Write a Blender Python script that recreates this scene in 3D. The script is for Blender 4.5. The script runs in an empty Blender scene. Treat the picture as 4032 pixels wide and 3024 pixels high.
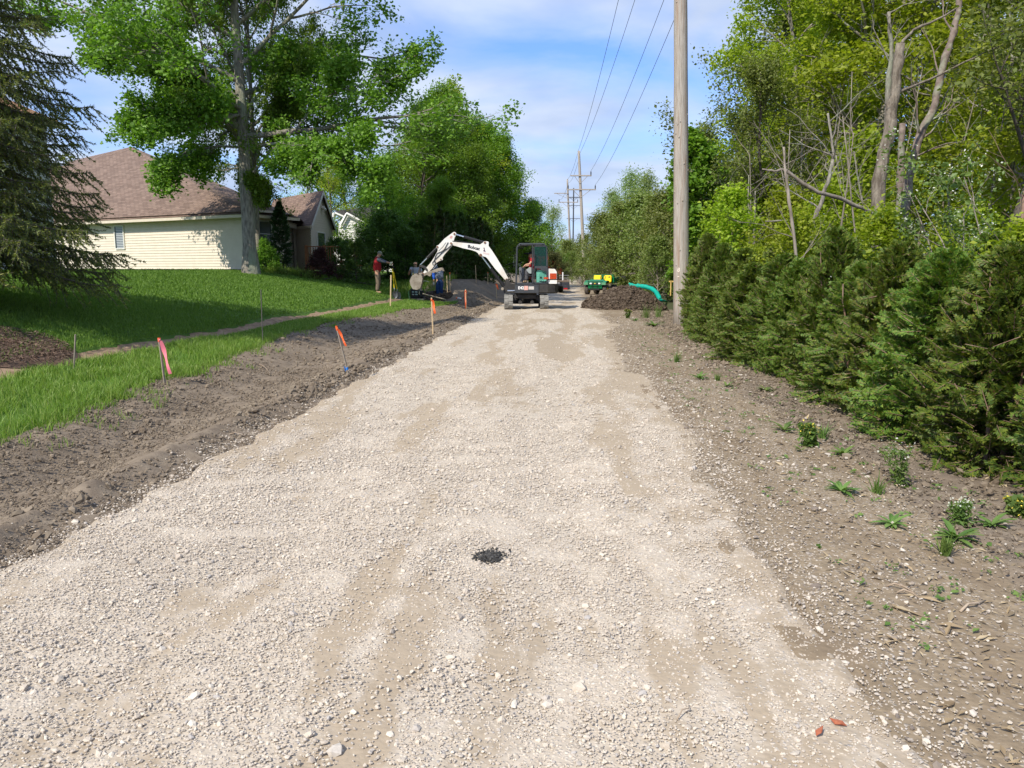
import bpy, math, random
import numpy as np
from mathutils import Vector, Matrix
C = bpy.context.scene
COL = C.collection
R = math.radians
# ------------------------------------------------------------ camera, sky, sun, exposure
F, CX, CY, PITCH, EYE = 3029.0, 2016.0, 1512.0, R(8.56), 1.6
cam = bpy.data.cameras.new('camera'); camo = bpy.data.objects.new('camera', cam); COL.objects.link(camo)
camo.location = (0, 0, EYE); camo.rotation_euler = (R(90) - PITCH, 0, 0)
cam.sensor_width = 36; cam.lens = 36 * F / 4032; cam.clip_start = .05; cam.clip_end = 6000
C.camera = camo
SUN_EL, SUN_DIR = R(46), Vector((-.62, -.785, 0)).normalized()
sun = bpy.data.lights.new('sun', 'SUN'); suno = bpy.data.objects.new('sun', sun); COL.objects.link(suno)
sun.energy = 4.2; sun.angle = R(.5); sun.color = (1, .93, .80)
sv = Vector((SUN_DIR.x * math.cos(SUN_EL), SUN_DIR.y * math.cos(SUN_EL), math.sin(SUN_EL)))
suno.rotation_euler = sv.to_track_quat('Z', 'Y').to_euler(); suno.location = (-20, -15, 25)
C.view_settings.view_transform = 'Standard'; C.view_settings.look = 'None'
C.view_settings.exposure = .46; C.view_settings.gamma = 1
C.cycles.max_bounces = 5; C.cycles.diffuse_bounces = 3; C.cycles.glossy_bounces = 2
C.cycles.transmission_bounces = 4; C.cycles.transparent_max_bounces = 6
C.cycles.caustics_reflective = False; C.cycles.caustics_refractive = False
W = bpy.data.worlds.new('World'); C.world = W; W.use_nodes = True
nt = W.node_tree; nt.nodes.clear()
def N(tree, typ, **kw):
    n = tree.nodes.new(typ)
    for k, v in kw.items(): setattr(n, k, v)
    return n
sky = N(nt, 'ShaderNodeTexSky', sky_type='NISHITA', sun_disc=False)
sky.sun_elevation = SUN_EL; sky.sun_rotation = math.atan2(SUN_DIR.x, SUN_DIR.y)
sky.air_density = 1.0; sky.dust_density = .6; sky.ozone_density = 2.0
bg = N(nt, 'ShaderNodeBackground'); bg.inputs[1].default_value = .15
tc = N(nt, 'ShaderNodeTexCoord'); sep = N(nt, 'ShaderNodeSeparateXYZ'); nt.links.new(tc.outputs['Generated'], sep.inputs[0])
# project directions onto a cloud layer: xy / (z + .18)
ad = N(nt, 'ShaderNodeMath', operation='ADD'); nt.links.new(sep.outputs[2], ad.inputs[0]); ad.inputs[1].default_value = .16
dx = N(nt, 'ShaderNodeMath', operation='DIVIDE'); dy = N(nt, 'ShaderNodeMath', operation='DIVIDE')
nt.links.new(sep.outputs[0], dx.inputs[0]); nt.links.new(ad.outputs[0], dx.inputs[1])
nt.links.new(sep.outputs[1], dy.inputs[0]); nt.links.new(ad.outputs[0], dy.inputs[1])
cmb = N(nt, 'ShaderNodeCombineXYZ'); nt.links.new(dx.outputs[0], cmb.inputs[0]); nt.links.new(dy.outputs[0], cmb.inputs[1])
cmb.inputs[2].default_value = 2.3
n1 = N(nt, 'ShaderNodeTexNoise'); n1.inputs['Scale'].default_value = 1.15; n1.inputs['Detail'].default_value = 7; n1.inputs['Roughness'].default_value = .5
n1.inputs['Distortion'].default_value = .35
nt.links.new(cmb.outputs[0], n1.inputs['Vector'])
cr = N(nt, 'ShaderNodeValToRGB'); cr.color_ramp.elements[0].position = .31; cr.color_ramp.elements[1].position = .55
cr.color_ramp.elements[0].color = (.10, .10, .10, 1); cr.color_ramp.elements[1].color = (.93, .93, .93, 1)
nt.links.new(n1.outputs[0], cr.inputs[0])
n2 = N(nt, 'ShaderNodeTexNoise'); n2.inputs['Scale'].default_value = 2.1; n2.inputs['Detail'].default_value = 5
nt.links.new(cmb.outputs[0], n2.inputs['Vector'])
cr2 = N(nt, 'ShaderNodeValToRGB'); cr2.color_ramp.elements[0].position = .3; cr2.color_ramp.elements[1].position = .7
cr2.color_ramp.elements[0].color = (2.5, 3.05, 4.2, 1); cr2.color_ramp.elements[1].color = (3.9, 4.35, 5.2, 1)
nt.links.new(n2.outputs[0], cr2.inputs[0])
tint = N(nt, 'ShaderNodeMix', data_type='RGBA', blend_type='MULTIPLY'); tint.inputs[0].default_value = 1
tint.inputs[7].default_value = (.50, .74, 1.15, 1)
nt.links.new(sky.outputs[0], tint.inputs[6])
mx = N(nt, 'ShaderNodeMix', data_type='RGBA'); nt.links.new(cr.outputs[0], mx.inputs[0])
nt.links.new(tint.outputs[2], mx.inputs[6]); nt.links.new(cr2.outputs[0], mx.inputs[7])
nt.links.new(mx.outputs[2], bg.inputs[0])
wo = N(nt, 'ShaderNodeOutputWorld'); nt.links.new(bg.outputs[0], wo.inputs[0])

# ------------------------------------------------------------ helpers
rng = np.random.default_rng(7)
def ray(px, py):
    up = CY - py; c, s = math.cos(PITCH), math.sin(PITCH)
    return np.array([px - CX, F * c + up * s, -F * s + up * c])
def at(px, py, Y):
    d = ray(px, py); t = Y / d[1]
    return Vector((d[0] * t, Y, EYE + d[2] * t))
def hsh(ix, iy, seed):
    n = (ix.astype(np.int64) * 374761393 + iy.astype(np.int64) * 668265263 + seed * 144269) & 0x7fffffff
    n = ((n ^ (n >> 13)) * 1274126177) & 0x7fffffff
    return ((n ^ (n >> 16)) & 0xffff) / 65535.0
def vn(x, y, seed=0):
    x = np.asarray(x, float); y = np.asarray(y, float)
    ix, iy = np.floor(x), np.floor(y); fx, fy = x - ix, y - iy
    fx = fx * fx * (3 - 2 * fx); fy = fy * fy * (3 - 2 * fy)
    a, b, c, d = hsh(ix, iy, seed), hsh(ix + 1, iy, seed), hsh(ix, iy + 1, seed), hsh(ix + 1, iy + 1, seed)
    return (a + (b - a) * fx) * (1 - fy) + (c + (d - c) * fx) * fy - .5
def fbm(x, y, seed=0, o=4):
    r = 0; a = 1.
    for i in range(o): r = r + a * vn(x * 2 ** i, y * 2 ** i, seed + i); a *= .5
    return r
def lerp(a, b, t): return a + (b - a) * t
def sst(e0, e1, x): t = np.clip((x - e0) / (e1 - e0), 0, 1); return t * t * (3 - 2 * t)
VPX = .0723
GE_S = [0, 5, 8, 13, 17, 21, 27, 32, 36, 60]; GE_U = [-4.45, -4.75, -5.25, -5.95, -6.3, -6.5, -6.0, -4.9, -4.8, -4.8]
def ge(s): return np.interp(s, GE_S, GE_U)
def zl(u): return np.interp(u, [-60, -30, -17, -14, -12.3, -10, -8.6, -8, -7.6, -7.2, -6.4, -5.4, -4.6], [1.7, 1.6, 1.5, 1.42, 1.24, .88, .62, .50, .38, .25, .15, .09, .05])
def H(x, y):
    x = np.asarray(x, float); y = np.asarray(y, float)
    s = y; u = x - VPX * y
    g = ge(s)
    w = (u + 3.35) / (g + 3.35)
    zg = zl(g)
    ditch = np.interp(w, [-10, -.25, -.14, 0, .12, .32, .55, .8, 1.0], [0, 0, .0, .075, .03, -.09, -.13, -.03, 0]) + zg * sst(.3, 1, w)
    left = np.where(u < g, zl(u), ditch)
    bank = np.interp(u, [-14, -12, -9, -7.2, -6.2, -5.2, -4.3, -3.7, -3.2, -2.8], [1.4, 1.25, .95, 1.0, 1.12, 1.05, .55, .15, .03, 0])
    bk = sst(33.5, 37.5, s + .9 * (u + 5)) * (1 - sst(52, 66, s))
    left = lerp(left, bank, bk)
    far = sst(70, 110, s); left = left * (1 - far * .6)
    ruts = -.02 * np.exp(-((u + 1.75) / .28) ** 2) - .02 * np.exp(-((u + .05) / .28) ** 2)
    mid = ruts + .02 * np.exp(-((u + .9) / .5) ** 2) + .018 * fbm(u * .7, s * .35, 3, 3)
    right = np.interp(u, [1.2, 2.0, 3.2, 4.5, 60], [0, .0, -.05, -.12, -.2])
    z = np.where(u < -3.0, left, np.where(u > 1.2, right, mid * np.clip(np.minimum(u + 3.0, 1.2 - u) * 2, 0, 1)))
    return z
def hit(px, py):
    d = ray(px, py); ts = np.linspace(1.5, 140, 30000) / d[1]
    P = np.array([0, 0, EYE])[None] + ts[:, None] * d[None]
    k = np.argmax(P[:, 2] < H(P[:, 0], P[:, 1]))
    return Vector(P[k])
class MB:
    def __init__(s): s.v = []; s.f = []; s.n = 0; s.uv = None
    def add(s, V, Fc, m=0):
        V = np.asarray(V, float).reshape(-1, 3)
        if isinstance(Fc, np.ndarray): s.f.append((Fc + s.n, m))
        else:
            by = {}
            for f in Fc: by.setdefault(len(f), []).append(f)
            for k, l in by.items(): s.f.append((np.array(l, int) + s.n, m))
        s.v.append(V); s.n += len(V); return s
    def box(s, c, d, rot=None, m=0, taper=None):
        x, y, z = [q / 2 for q in d]
        V = np.array([[-x, -y, -z], [x, -y, -z], [x, y, -z], [-x, y, -z], [-x, -y, z], [x, -y, z], [x, y, z], [-x, y, z]])
        if taper: V[4:, 0] *= taper[0]; V[4:, 1] *= taper[1]
        if rot is not None: V = V @ np.array(rot).T
        return s.add(V + np.array(c), [(3, 2, 1, 0), (4, 5, 6, 7), (0, 1, 5, 4), (1, 2, 6, 5), (2, 3, 7, 6), (3, 0, 4, 7)], m)
    def rbox(s, c, d, b=.02, rot=None, m=0):           # box with chamfered edges
        hx, hy, hz = [q / 2 for q in d]; b = min(b, hx * .9, hy * .9, hz * .9)
        bm = bmesh_box(hx, hy, hz, b); V = np.array(bm[0])
        if rot is not None: V = V @ np.array(rot).T
        return s.add(V + np.array(c), bm[1], m)
    def tube(s, pts, rad, n=6, m=0, cap=True):
        P = np.array([tuple(p) for p in pts], float); k = len(P)
        r = np.full(k, rad) if np.isscalar(rad) else np.array(rad, float)
        T = np.gradient(P, axis=0); T /= np.linalg.norm(T, axis=1)[:, None] + 1e-9
        a = np.array([0, 0, 1.]) if abs(T[0][2]) < .9 else np.array([1., 0, 0])
        A = []
        for i in range(k):
            a = a - T[i] * a.dot(T[i]); a /= np.linalg.norm(a) + 1e-9; A.append(a)
        A = np.array(A); B = np.cross(T, A)
        th = np.arange(n) * 2 * math.pi / n
        V = P[:, None] + r[:, None, None] * (np.cos(th)[None, :, None] * A[:, None] + np.sin(th)[None, :, None] * B[:, None])
        i = np.arange(k - 1)[:, None] * n; j = np.arange(n)[None]; j2 = (j + 1) % n
        Fq = np.stack([i + j, i + j2, i + n + j2, i + n + j], -1).reshape(-1, 4)
        s.add(V.reshape(-1, 3), Fq, m)
        if cap:
            s.f.append((np.array([list(range(n))[::-1]]) + s.n - k * n, m)); s.f.append((np.array([list(range(n))]) + s.n - n, m))
        return s
    def cyl(s, a, b, r, n=12, m=0, r2=None): return s.tube([a, b], [r, r if r2 is None else r2], n, m)
    def ball(s, c, r, n=8, m=0):
        r = np.array([r] * 3 if np.isscalar(r) else r, float)
        th = np.linspace(0, math.pi, n + 1)[1:-1]; ph = np.arange(2 * n) * math.pi / n
        V = [[0, 0, 1]] + [[math.sin(t) * math.cos(p), math.sin(t) * math.sin(p), math.cos(t)] for t in th for p in ph] + [[0, 0, -1]]
        k = 2 * n; fs = [(0, 1 + j, 1 + (j + 1) % k) for j in range(k)]
        for i in range(n - 2):
            for j in range(k): a = 1 + i * k; fs.append((a + j, a + k + j, a + k + (j + 1) % k, a + (j + 1) % k))
        a = 1 + (n - 2) * k; L = len(V) - 1; fs += [(a + j, L, a + (j + 1) % k) for j in range(k)]
        return s.add(np.array(V) * r + np.array(c), fs, m)
    def prism(s, poly, y0, y1, m=0, ax='y'):            # polygon in (x,z) extruded along y
        P = np.array(poly, float); n = len(P); V = np.zeros((2 * n, 3))
        V[:n, 0] = P[:, 0]; V[:n, 2] = P[:, 1]; V[n:, 0] = P[:, 0]; V[n:, 2] = P[:, 1]; V[:n, 1] = y0; V[n:, 1] = y1
        if ax == 'x': V = V[:, [1, 0, 2]]
        if ax == 'z': V = V[:, [0, 2, 1]]
        fs = [tuple(range(n)), tuple(range(2 * n - 1, n - 1, -1))] + [(i, i + n, (i + 1) % n + n, (i + 1) % n) for i in range(n)]
        return s.add(V, fs, m)
    def build(s, name, mats, parent=None, smooth=False, loc=None, uv=None, fixn=True):
        me = bpy.data.meshes.new(name)
        V = np.concatenate(s.v) if s.v else np.zeros((0, 3))
        me.vertices.add(len(V)); me.vertices.foreach_set('co', V.astype(np.float32).ravel())
        tot = np.concatenate([np.full(len(f), f.shape[1]) for f, _ in s.f]); li = np.concatenate([f.ravel() for f, _ in s.f])
        mi = np.concatenate([np.full(len(f), m) for f, m in s.f])
        me.loops.add(len(li)); me.loops.foreach_set('vertex_index', li.astype(np.int32))
        me.polygons.add(len(tot)); st = np.concatenate([[0], np.cumsum(tot)[:-1]])
        me.polygons.foreach_set('loop_start', st.astype(np.int32)); me.polygons.foreach_set('material_index', mi.astype(np.int32))
        me.polygons.foreach_set('use_smooth', np.full(len(tot), smooth))
        me.update(calc_edges=True)
        if uv is not None:
            l = me.uv_layers.new(name='UVMap'); l.data.foreach_set('uv', np.asarray(uv, np.float32)[li].ravel())
        if fixn and len(tot) < 5000:
            import bmesh
            b = bmesh.new(); b.from_mesh(me); bmesh.ops.recalc_face_normals(b, faces=b.faces); b.to_mesh(me); b.free()
        for m in (mats if isinstance(mats, (list, tuple)) else [mats]): me.materials.append(m)
        o = bpy.data.objects.new(name, me); COL.objects.link(o)
        if parent is not None: o.parent = parent
        if loc is not None: o.location = loc
        return o
_bb = {}
def bmesh_box(hx, hy, hz, b):
    V = []; idx = {}
    for sx in (-1, 1):
        for sy in (-1, 1):
            for sz in (-1, 1):
                for a in range(3):
                    p = [sx * (hx - b), sy * (hy - b), sz * (hz - b)]; p[a] += (sx, sy, sz)[a] * b
                    idx[(sx, sy, sz, a)] = len(V); V.append(p)
    fs = []
    for a in range(3):
        o1, o2 = [q for q in range(3) if q != a]
        for sg in (-1, 1):
            f = []
            for s1, s2 in ((-1, -1), (1, -1), (1, 1), (-1, 1)):
                k = [0, 0, 0]; k[a] = sg; k[o1] = s1; k[o2] = s2; f.append(idx[tuple(k) + (a,)])
            fs.append(tuple(f))
    for a in range(3):
        o1, o2 = [q for q in range(3) if q != a]
        for s1 in (-1, 1):
            for s2 in (-1, 1):
                k0 = [0, 0, 0]; k0[a] = -1; k0[o1] = s1; k0[o2] = s2; k1 = list(k0); k1[a] = 1
                fs.append((idx[tuple(k0) + (o1,)], idx[tuple(k1) + (o1,)], idx[tuple(k1) + (o2,)], idx[tuple(k0) + (o2,)]))
    for sx in (-1, 1):
        for sy in (-1, 1):
            for sz in (-1, 1): fs.append(tuple(idx[(sx, sy, sz, a)] for a in range(3)))
    return V, fs
def thing(name, label, cat, loc=(0, 0, 0), rz=0, group=None):
    o = bpy.data.objects.new(name, None); COL.objects.link(o); o.location = loc; o.rotation_euler = (0, 0, rz)
    o.empty_display_size = .2; o['label'] = label; o['category'] = cat
    if group: o['group'] = group
    return o
def tag(o, label, cat, group=None, kind=None):
    o['label'] = label; o['category'] = cat
    if group: o['group'] = group
    if kind: o['kind'] = kind
    return o
def struct(o, label=None):
    o['kind'] = 'structure'
    if label: o['label'] = label
    return o
def kids(o): return [c for c in bpy.data.objects if c.parent == o]
CH = {}
def dup(src, loc, rz, sc, label, group=None, tilt=(0, 0)):
    if src.name not in CH: CH[src.name] = [(c, kids(c)) for c in kids(src)]
    r = src.copy(); COL.objects.link(r); r.location = loc; r.rotation_euler = (tilt[0], tilt[1], rz)
    r.scale = (sc, sc, sc) if np.isscalar(sc) else sc
    r['label'] = label
    if group: r['group'] = group
    for c, g in CH[src.name]:
        d = c.copy(); COL.objects.link(d); d.parent = r
        for q in g: e = q.copy(); COL.objects.link(e); e.parent = d
    return r
def Rz(a): c, s = math.cos(a), math.sin(a); return np.array([[c, -s, 0], [s, c, 0], [0, 0, 1]])
def Rx(a): c, s = math.cos(a), math.sin(a); return np.array([[1, 0, 0], [0, c, -s], [0, s, c]])
def Ry(a): c, s = math.cos(a), math.sin(a); return np.array([[c, 0, s], [0, 1, 0], [-s, 0, c]])

# ------------------------------------------------------------ materials
def mat(name, c1, c2=None, scale=8, rough=.8, bump=0, bscale=None, metal=0, spec=.3, c3=None, s3=1.2, detail=4, stretch=None, lo=.35, hi=.65):
    m = bpy.data.materials.new(name); m.use_nodes = True; t = m.node_tree; p = t.nodes['Principled BSDF']
    p.inputs['Roughness'].default_value = rough; p.inputs['Metallic'].default_value = metal; p.inputs['Specular IOR Level'].default_value = spec
    p.inputs['Base Color'].default_value = (*c1, 1)
    if c2 is None and bump == 0: return m
    tc = N(t, 'ShaderNodeTexCoord'); vec = tc.outputs['Object']
    if stretch:
        mp = N(t, 'ShaderNodeMapping'); mp.inputs['Scale'].default_value = stretch; t.links.new(vec, mp.inputs[0]); vec = mp.outputs[0]
    if c2 is not None:
        n = N(t, 'ShaderNodeTexNoise'); n.inputs['Scale'].default_value = scale; n.inputs['Detail'].default_value = detail; n.inputs['Roughness'].default_value = .6
        t.links.new(vec, n.inputs['Vector'])
        r = N(t, 'ShaderNodeValToRGB'); e = r.color_ramp.elements; e[0].position = lo; e[1].position = hi; e[0].color = (*c1, 1); e[1].color = (*c2, 1)
        t.links.new(n.outputs[0], r.inputs[0]); out = r.outputs[0]
        if c3 is not None:
            n3 = N(t, 'ShaderNodeTexNoise'); n3.inputs['Scale'].default_value = s3; n3.inputs['Detail'].default_value = 5; t.links.new(vec, n3.inputs['Vector'])
            r3 = N(t, 'ShaderNodeValToRGB'); r3.color_ramp.elements[0].position = .5; r3.color_ramp.elements[1].position = .68; t.links.new(n3.outputs[0], r3.inputs[0])
            mx = N(t, 'ShaderNodeMix', data_type='RGBA'); t.links.new(r3.outputs[0], mx.inputs[0]); t.links.new(out, mx.inputs[6]); mx.inputs[7].default_value = (*c3, 1); out = mx.outputs[2]
        t.links.new(out, p.inputs['Base Color'])
    if bump:
        nb = N(t, 'ShaderNodeTexNoise'); nb.inputs['Scale'].default_value = bscale or scale * 3; nb.inputs['Detail'].default_value = 6; nb.inputs['Roughness'].default_value = .65
        t.links.new(vec, nb.inputs['Vector'])
        b = N(t, 'ShaderNodeBump'); b.inputs['Strength'].default_value = min(1, bump * 20); b.inputs['Distance'].default_value = bump
        t.links.new(nb.outputs[0], b.inputs['Height']); t.links.new(b.outputs[0], p.inputs['Normal'])
    return m
def leafmat(name, cols, trans=.35, rough=.5, tr_tint=(1.25, 1.35, .5), objvar=.12):
    m = bpy.data.materials.new(name); m.use_nodes = True; t = m.node_tree; p = t.nodes['Principled BSDF']
    p.inputs['Roughness'].default_value = rough; p.inputs['Specular IOR Level'].default_value = .35
    g = N(t, 'ShaderNodeNewGeometry'); r = N(t, 'ShaderNodeValToRGB'); t.links.new(g.outputs['Random Per Island'], r.inputs[0])
    els = r.color_ramp.elements
    while len(els) < len(cols): els.new(.5)
    for i, c in enumerate(cols): els[i].position = i / (len(cols) - 1); els[i].color = (*c, 1)
    oi = N(t, 'ShaderNodeObjectInfo'); hs = N(t, 'ShaderNodeHueSaturation')
    mr = N(t, 'ShaderNodeMapRange'); t.links.new(oi.outputs['Random'], mr.inputs[0]); mr.inputs[3].default_value = 1 - objvar * 1.6; mr.inputs[4].default_value = 1 + objvar * 1.6
    mh = N(t, 'ShaderNodeMapRange'); t.links.new(oi.outputs['Random'], mh.inputs[0]); mh.inputs[3].default_value = .5 - objvar * .12; mh.inputs[4].default_value = .5 + objvar * .12
    t.links.new(mr.outputs[0], hs.inputs['Value']); t.links.new(mh.outputs[0], hs.inputs['Hue']); t.links.new(r.outputs[0], hs.inputs['Color'])
    t.links.new(hs.outputs[0], p.inputs['Base Color'])
    tr = N(t, 'ShaderNodeBsdfTranslucent'); mu = N(t, 'ShaderNodeMix', data_type='RGBA', blend_type='MULTIPLY'); mu.inputs[0].default_value = 1
    mu.inputs[7].default_value = (*tr_tint, 1); t.links.new(hs.outputs[0], mu.inputs[6]); t.links.new(mu.outputs[2], tr.inputs[0])
    ms = N(t, 'ShaderNodeMixShader'); ms.inputs[0].default_value = trans; t.links.new(p.outputs[0], ms.inputs[1]); t.links.new(tr.outputs[0], ms.inputs[2])
    t.links.new(ms.outputs[0], t.nodes['Material Output'].inputs[0])
    return m
def rampmat(name, cols, rough=.85, bump=0, bscale=60):       # colour per separate stone / clod / blade
    m = bpy.data.materials.new(name); m.use_nodes = True; t = m.node_tree; p = t.nodes['Principled BSDF']
    p.inputs['Roughness'].default_value = rough; p.inputs['Specular IOR Level'].default_value = .25
    g = N(t, 'ShaderNodeNewGeometry'); r = N(t, 'ShaderNodeValToRGB'); t.links.new(g.outputs['Random Per Island'], r.inputs[0])
    els = r.color_ramp.elements
    while len(els) < len(cols): els.new(.5)
    for i, c in enumerate(cols): els[i].position = i / (len(cols) - 1); els[i].color = (*c, 1)
    t.links.new(r.outputs[0], p.inputs['Base Color'])
    if bump:
        tc = N(t, 'ShaderNodeTexCoord'); nb = N(t, 'ShaderNodeTexNoise'); nb.inputs['Scale'].default_value = bscale; t.links.new(tc.outputs['Object'], nb.inputs[0])
        b = N(t, 'ShaderNodeBump'); b.inputs['Distance'].default_value = bump; t.links.new(nb.outputs[0], b.inputs['Height']); t.links.new(b.outputs[0], p.inputs['Normal'])
    return m
def gravel_ground(name, dust, dust2, stones, cell=75, cover=.62, patch=(.27, .2, .13), patchamt=1.0, bumpd=.008, att=False):
    m = bpy.data.materials.new(name); m.use_nodes = True; t = m.node_tree; p = t.nodes['Principled BSDF']; L = t.links.new
    p.inputs['Roughness'].default_value = .9; p.inputs['Specular IOR Level'].default_value = .15
    tc = N(t, 'ShaderNodeTexCoord'); V = tc.outputs['Object']
    nd = N(t, 'ShaderNodeTexNoise'); nd.inputs['Scale'].default_value = cell * .5; L(V, nd.inputs[0])
    vm = N(t, 'ShaderNodeMix', data_type='RGBA', blend_type='LINEAR_LIGHT'); vm.inputs[0].default_value = .006; L(V, vm.inputs[6]); L(nd.outputs[1], vm.inputs[7])
    v1 = N(t, 'ShaderNodeTexVoronoi'); v1.inputs['Scale'].default_value = cell; L(vm.outputs[2], v1.inputs['Vector'])
    v2 = N(t, 'ShaderNodeTexVoronoi'); v2.inputs['Scale'].default_value = cell * .42; L(vm.outputs[2], v2.inputs['Vector'])
    # large patches along the road where fines cover the stones
    mp = N(t, 'ShaderNodeMapping'); mp.inputs['Rotation'].default_value = (0, 0, -.07); mp.inputs['Scale'].default_value = (4.5, 2.4, 1) if att else (1.5, .45, 1); L(V, mp.inputs[0])
    np_ = N(t, 'ShaderNodeTexNoise'); np_.inputs['Scale'].default_value = 1.1; np_.inputs['Detail'].default_value = 8; np_.inputs['Roughness'].default_value = .62; L(mp.outputs[0], np_.inputs[0])
    rp = N(t, 'ShaderNodeValToRGB'); rp.color_ramp.elements[0].position = .47; rp.color_ramp.elements[1].position = .66; L(np_.outputs[0], rp.inputs[0])
    if att:
        an = N(t, 'ShaderNodeAttribute', attribute_name='fines'); sm = N(t, 'ShaderNodeMath', operation='MULTIPLY_ADD'); L(np_.outputs[0], sm.inputs[0]); sm.inputs[1].default_value = 2.4; sm.inputs[2].default_value = -1.2
        s2 = N(t, 'ShaderNodeMath', operation='ADD'); L(sm.outputs[0], s2.inputs[0]); L(an.outputs['Fac'], s2.inputs[1])
        rp = N(t, 'ShaderNodeValToRGB'); rp.color_ramp.elements[0].position = .22; rp.color_ramp.elements[1].position = .75; L(s2.outputs[0], rp.inputs[0])
    # stone colour from the cell's random colour
    sp = N(t, 'ShaderNodeSeparateColor'); L(v1.outputs['Color'], sp.inputs[0])
    rc = N(t, 'ShaderNodeValToRGB'); els = rc.color_ramp.elements
    while len(els) < len(stones): els.new(.5)
    for i, c in enumerate(stones): els[i].position = i / (len(stones) - 1); els[i].color = (*c, 1)
    L(sp.outputs[0], rc.inputs[0])
    nz = N(t, 'ShaderNodeTexNoise'); nz.inputs['Scale'].default_value = 22; nz.inputs['Detail'].default_value = 6; L(V, nz.inputs[0])
    rd = N(t, 'ShaderNodeValToRGB'); rd.color_ramp.elements[0].position = .35; rd.color_ramp.elements[1].position = .65
    rd.color_ramp.elements[0].color = (*dust, 1); rd.color_ramp.elements[1].color = (*dust2, 1); L(nz.outputs[0], rd.inputs[0])
    # coverage: cell random < cover - patches
    cv = N(t, 'ShaderNodeMath', operation='MULTIPLY'); L(rp.outputs[0], cv.inputs[0]); cv.inputs[1].default_value = -.55 * patchamt
    cv2 = N(t, 'ShaderNodeMath', operation='ADD'); L(cv.outputs[0], cv2.inputs[0]); cv2.inputs[1].default_value = cover
    lt = N(t, 'ShaderNodeMath', operation='LESS_THAN'); L(sp.outputs[1], lt.inputs[0]); L(cv2.outputs[0], lt.inputs[1])
    ed = N(t, 'ShaderNodeMapRange'); L(v1.outputs['Distance'], ed.inputs[0]); ed.inputs[1].default_value = .62; ed.inputs[2].default_value = .4
    mk = N(t, 'ShaderNodeMath', operation='MULTIPLY'); L(lt.outputs[0], mk.inputs[0]); L(ed.outputs[0], mk.inputs[1])
    pm = N(t, 'ShaderNodeMix', data_type='RGBA'); pf = N(t, 'ShaderNodeMath', operation='MULTIPLY'); L(rp.outputs[0], pf.inputs[0]); pf.inputs[1].default_value = .8 * patchamt
    L(pf.outputs[0], pm.inputs[0]); L(rd.outputs[0], pm.inputs[6]); pm.inputs[7].default_value = (*patch, 1)
    fm = N(t, 'ShaderNodeMix', data_type='RGBA'); L(mk.outputs[0], fm.inputs[0]); L(pm.outputs[2], fm.inputs[6]); L(rc.outputs[0], fm.inputs[7])
    L(fm.outputs[2], p.inputs['Base Color'])
    inv = N(t, 'ShaderNodeMath', operation='SUBTRACT'); inv.inputs[0].default_value = .7; L(v1.outputs['Distance'], inv.inputs[1])
    h1 = N(t, 'ShaderNodeMath', operation='MULTIPLY'); L(inv.outputs[0], h1.inputs[0]); L(mk.outputs[0], h1.inputs[1])
    i2 = N(t, 'ShaderNodeMath', operation='MULTIPLY'); L(v2.outputs['Distance'], i2.inputs[0]); i2.inputs[1].default_value = -.5
    h2 = N(t, 'ShaderNodeMath', operation='ADD'); L(h1.outputs[0], h2.inputs[0]); L(i2.outputs[0], h2.inputs[1])
    h3 = N(t, 'ShaderNodeMath', operation='ADD'); L(h2.outputs[0], h3.inputs[0]); L(nz.outputs[0], h3.inputs[1])
    b = N(t, 'ShaderNodeBump'); b.inputs['Distance'].default_value = bumpd; b.inputs['Strength'].default_value = .9; L(h3.outputs[0], b.inputs['Height']); L(b.outputs[0], p.inputs['Normal'])
    return m
STONES = [(.33, .285, .235), (.46, .395, .325), (.57, .50, .415), (.42, .36, .295), (.61, .55, .465), (.50, .425, .345), (.38, .355, .335)]
M = {}
M['gravel'] = gravel_ground('gravel_road_mat', (.50, .435, .355), (.42, .36, .285), STONES, patch=(.33, .262, .185), att=True, bumpd=.006)
M['shoulder'] = gravel_ground('dirt_shoulder_mat', (.28, .22, .15), (.20, .155, .105), [(.2, .16, .12), (.33, .28, .22), (.48, .42, .35), (.25, .2, .16)], cell=60, cover=.38, patch=(.20, .15, .10))
M['soil'] = mat('soil_mat', (.155, .12, .088), (.235, .188, .138), 9, .95, .02, 60, c3=(.15, .115, .082), s3=.8)
M['strip'] = mat('bare_soil_mat', (.20, .13, .08), (.34, .24, .16), 7, .95, .02, 40)
M['lawn'] = mat('lawn_mat', (.05, .11, .012), (.09, .17, .022), 14, .9, .03, 60, c3=(.075, .16, .02), s3=.5)
M['mulch'] = mat('mulch_mat', (.08, .05, .035), (.16, .105, .075), 30, .95, .02, 70)
M['floor'] = mat('forest_floor_mat', (.06, .05, .03), (.06, .085, .025), 3, .95, .03, 20)
M['stone'] = rampmat('stone_mat', STONES, .85, .003, 90)
M['clod'] = rampmat('clod_mat', [(.12, .092, .066), (.19, .15, .11), (.24, .195, .145), (.15, .12, .088)], .95)
M['grass'] = leafmat('grass_mat', [(.075, .145, .018), (.115, .205, .028), (.165, .26, .045), (.095, .175, .022)], .33, .55, (1.2, 1.3, .4))
M['grass_tall'] = leafmat('tall_grass_mat', [(.10, .18, .025), (.155, .26, .035), (.21, .32, .055), (.28, .33, .10)], .33, .5, (1.2, 1.3, .4))

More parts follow.
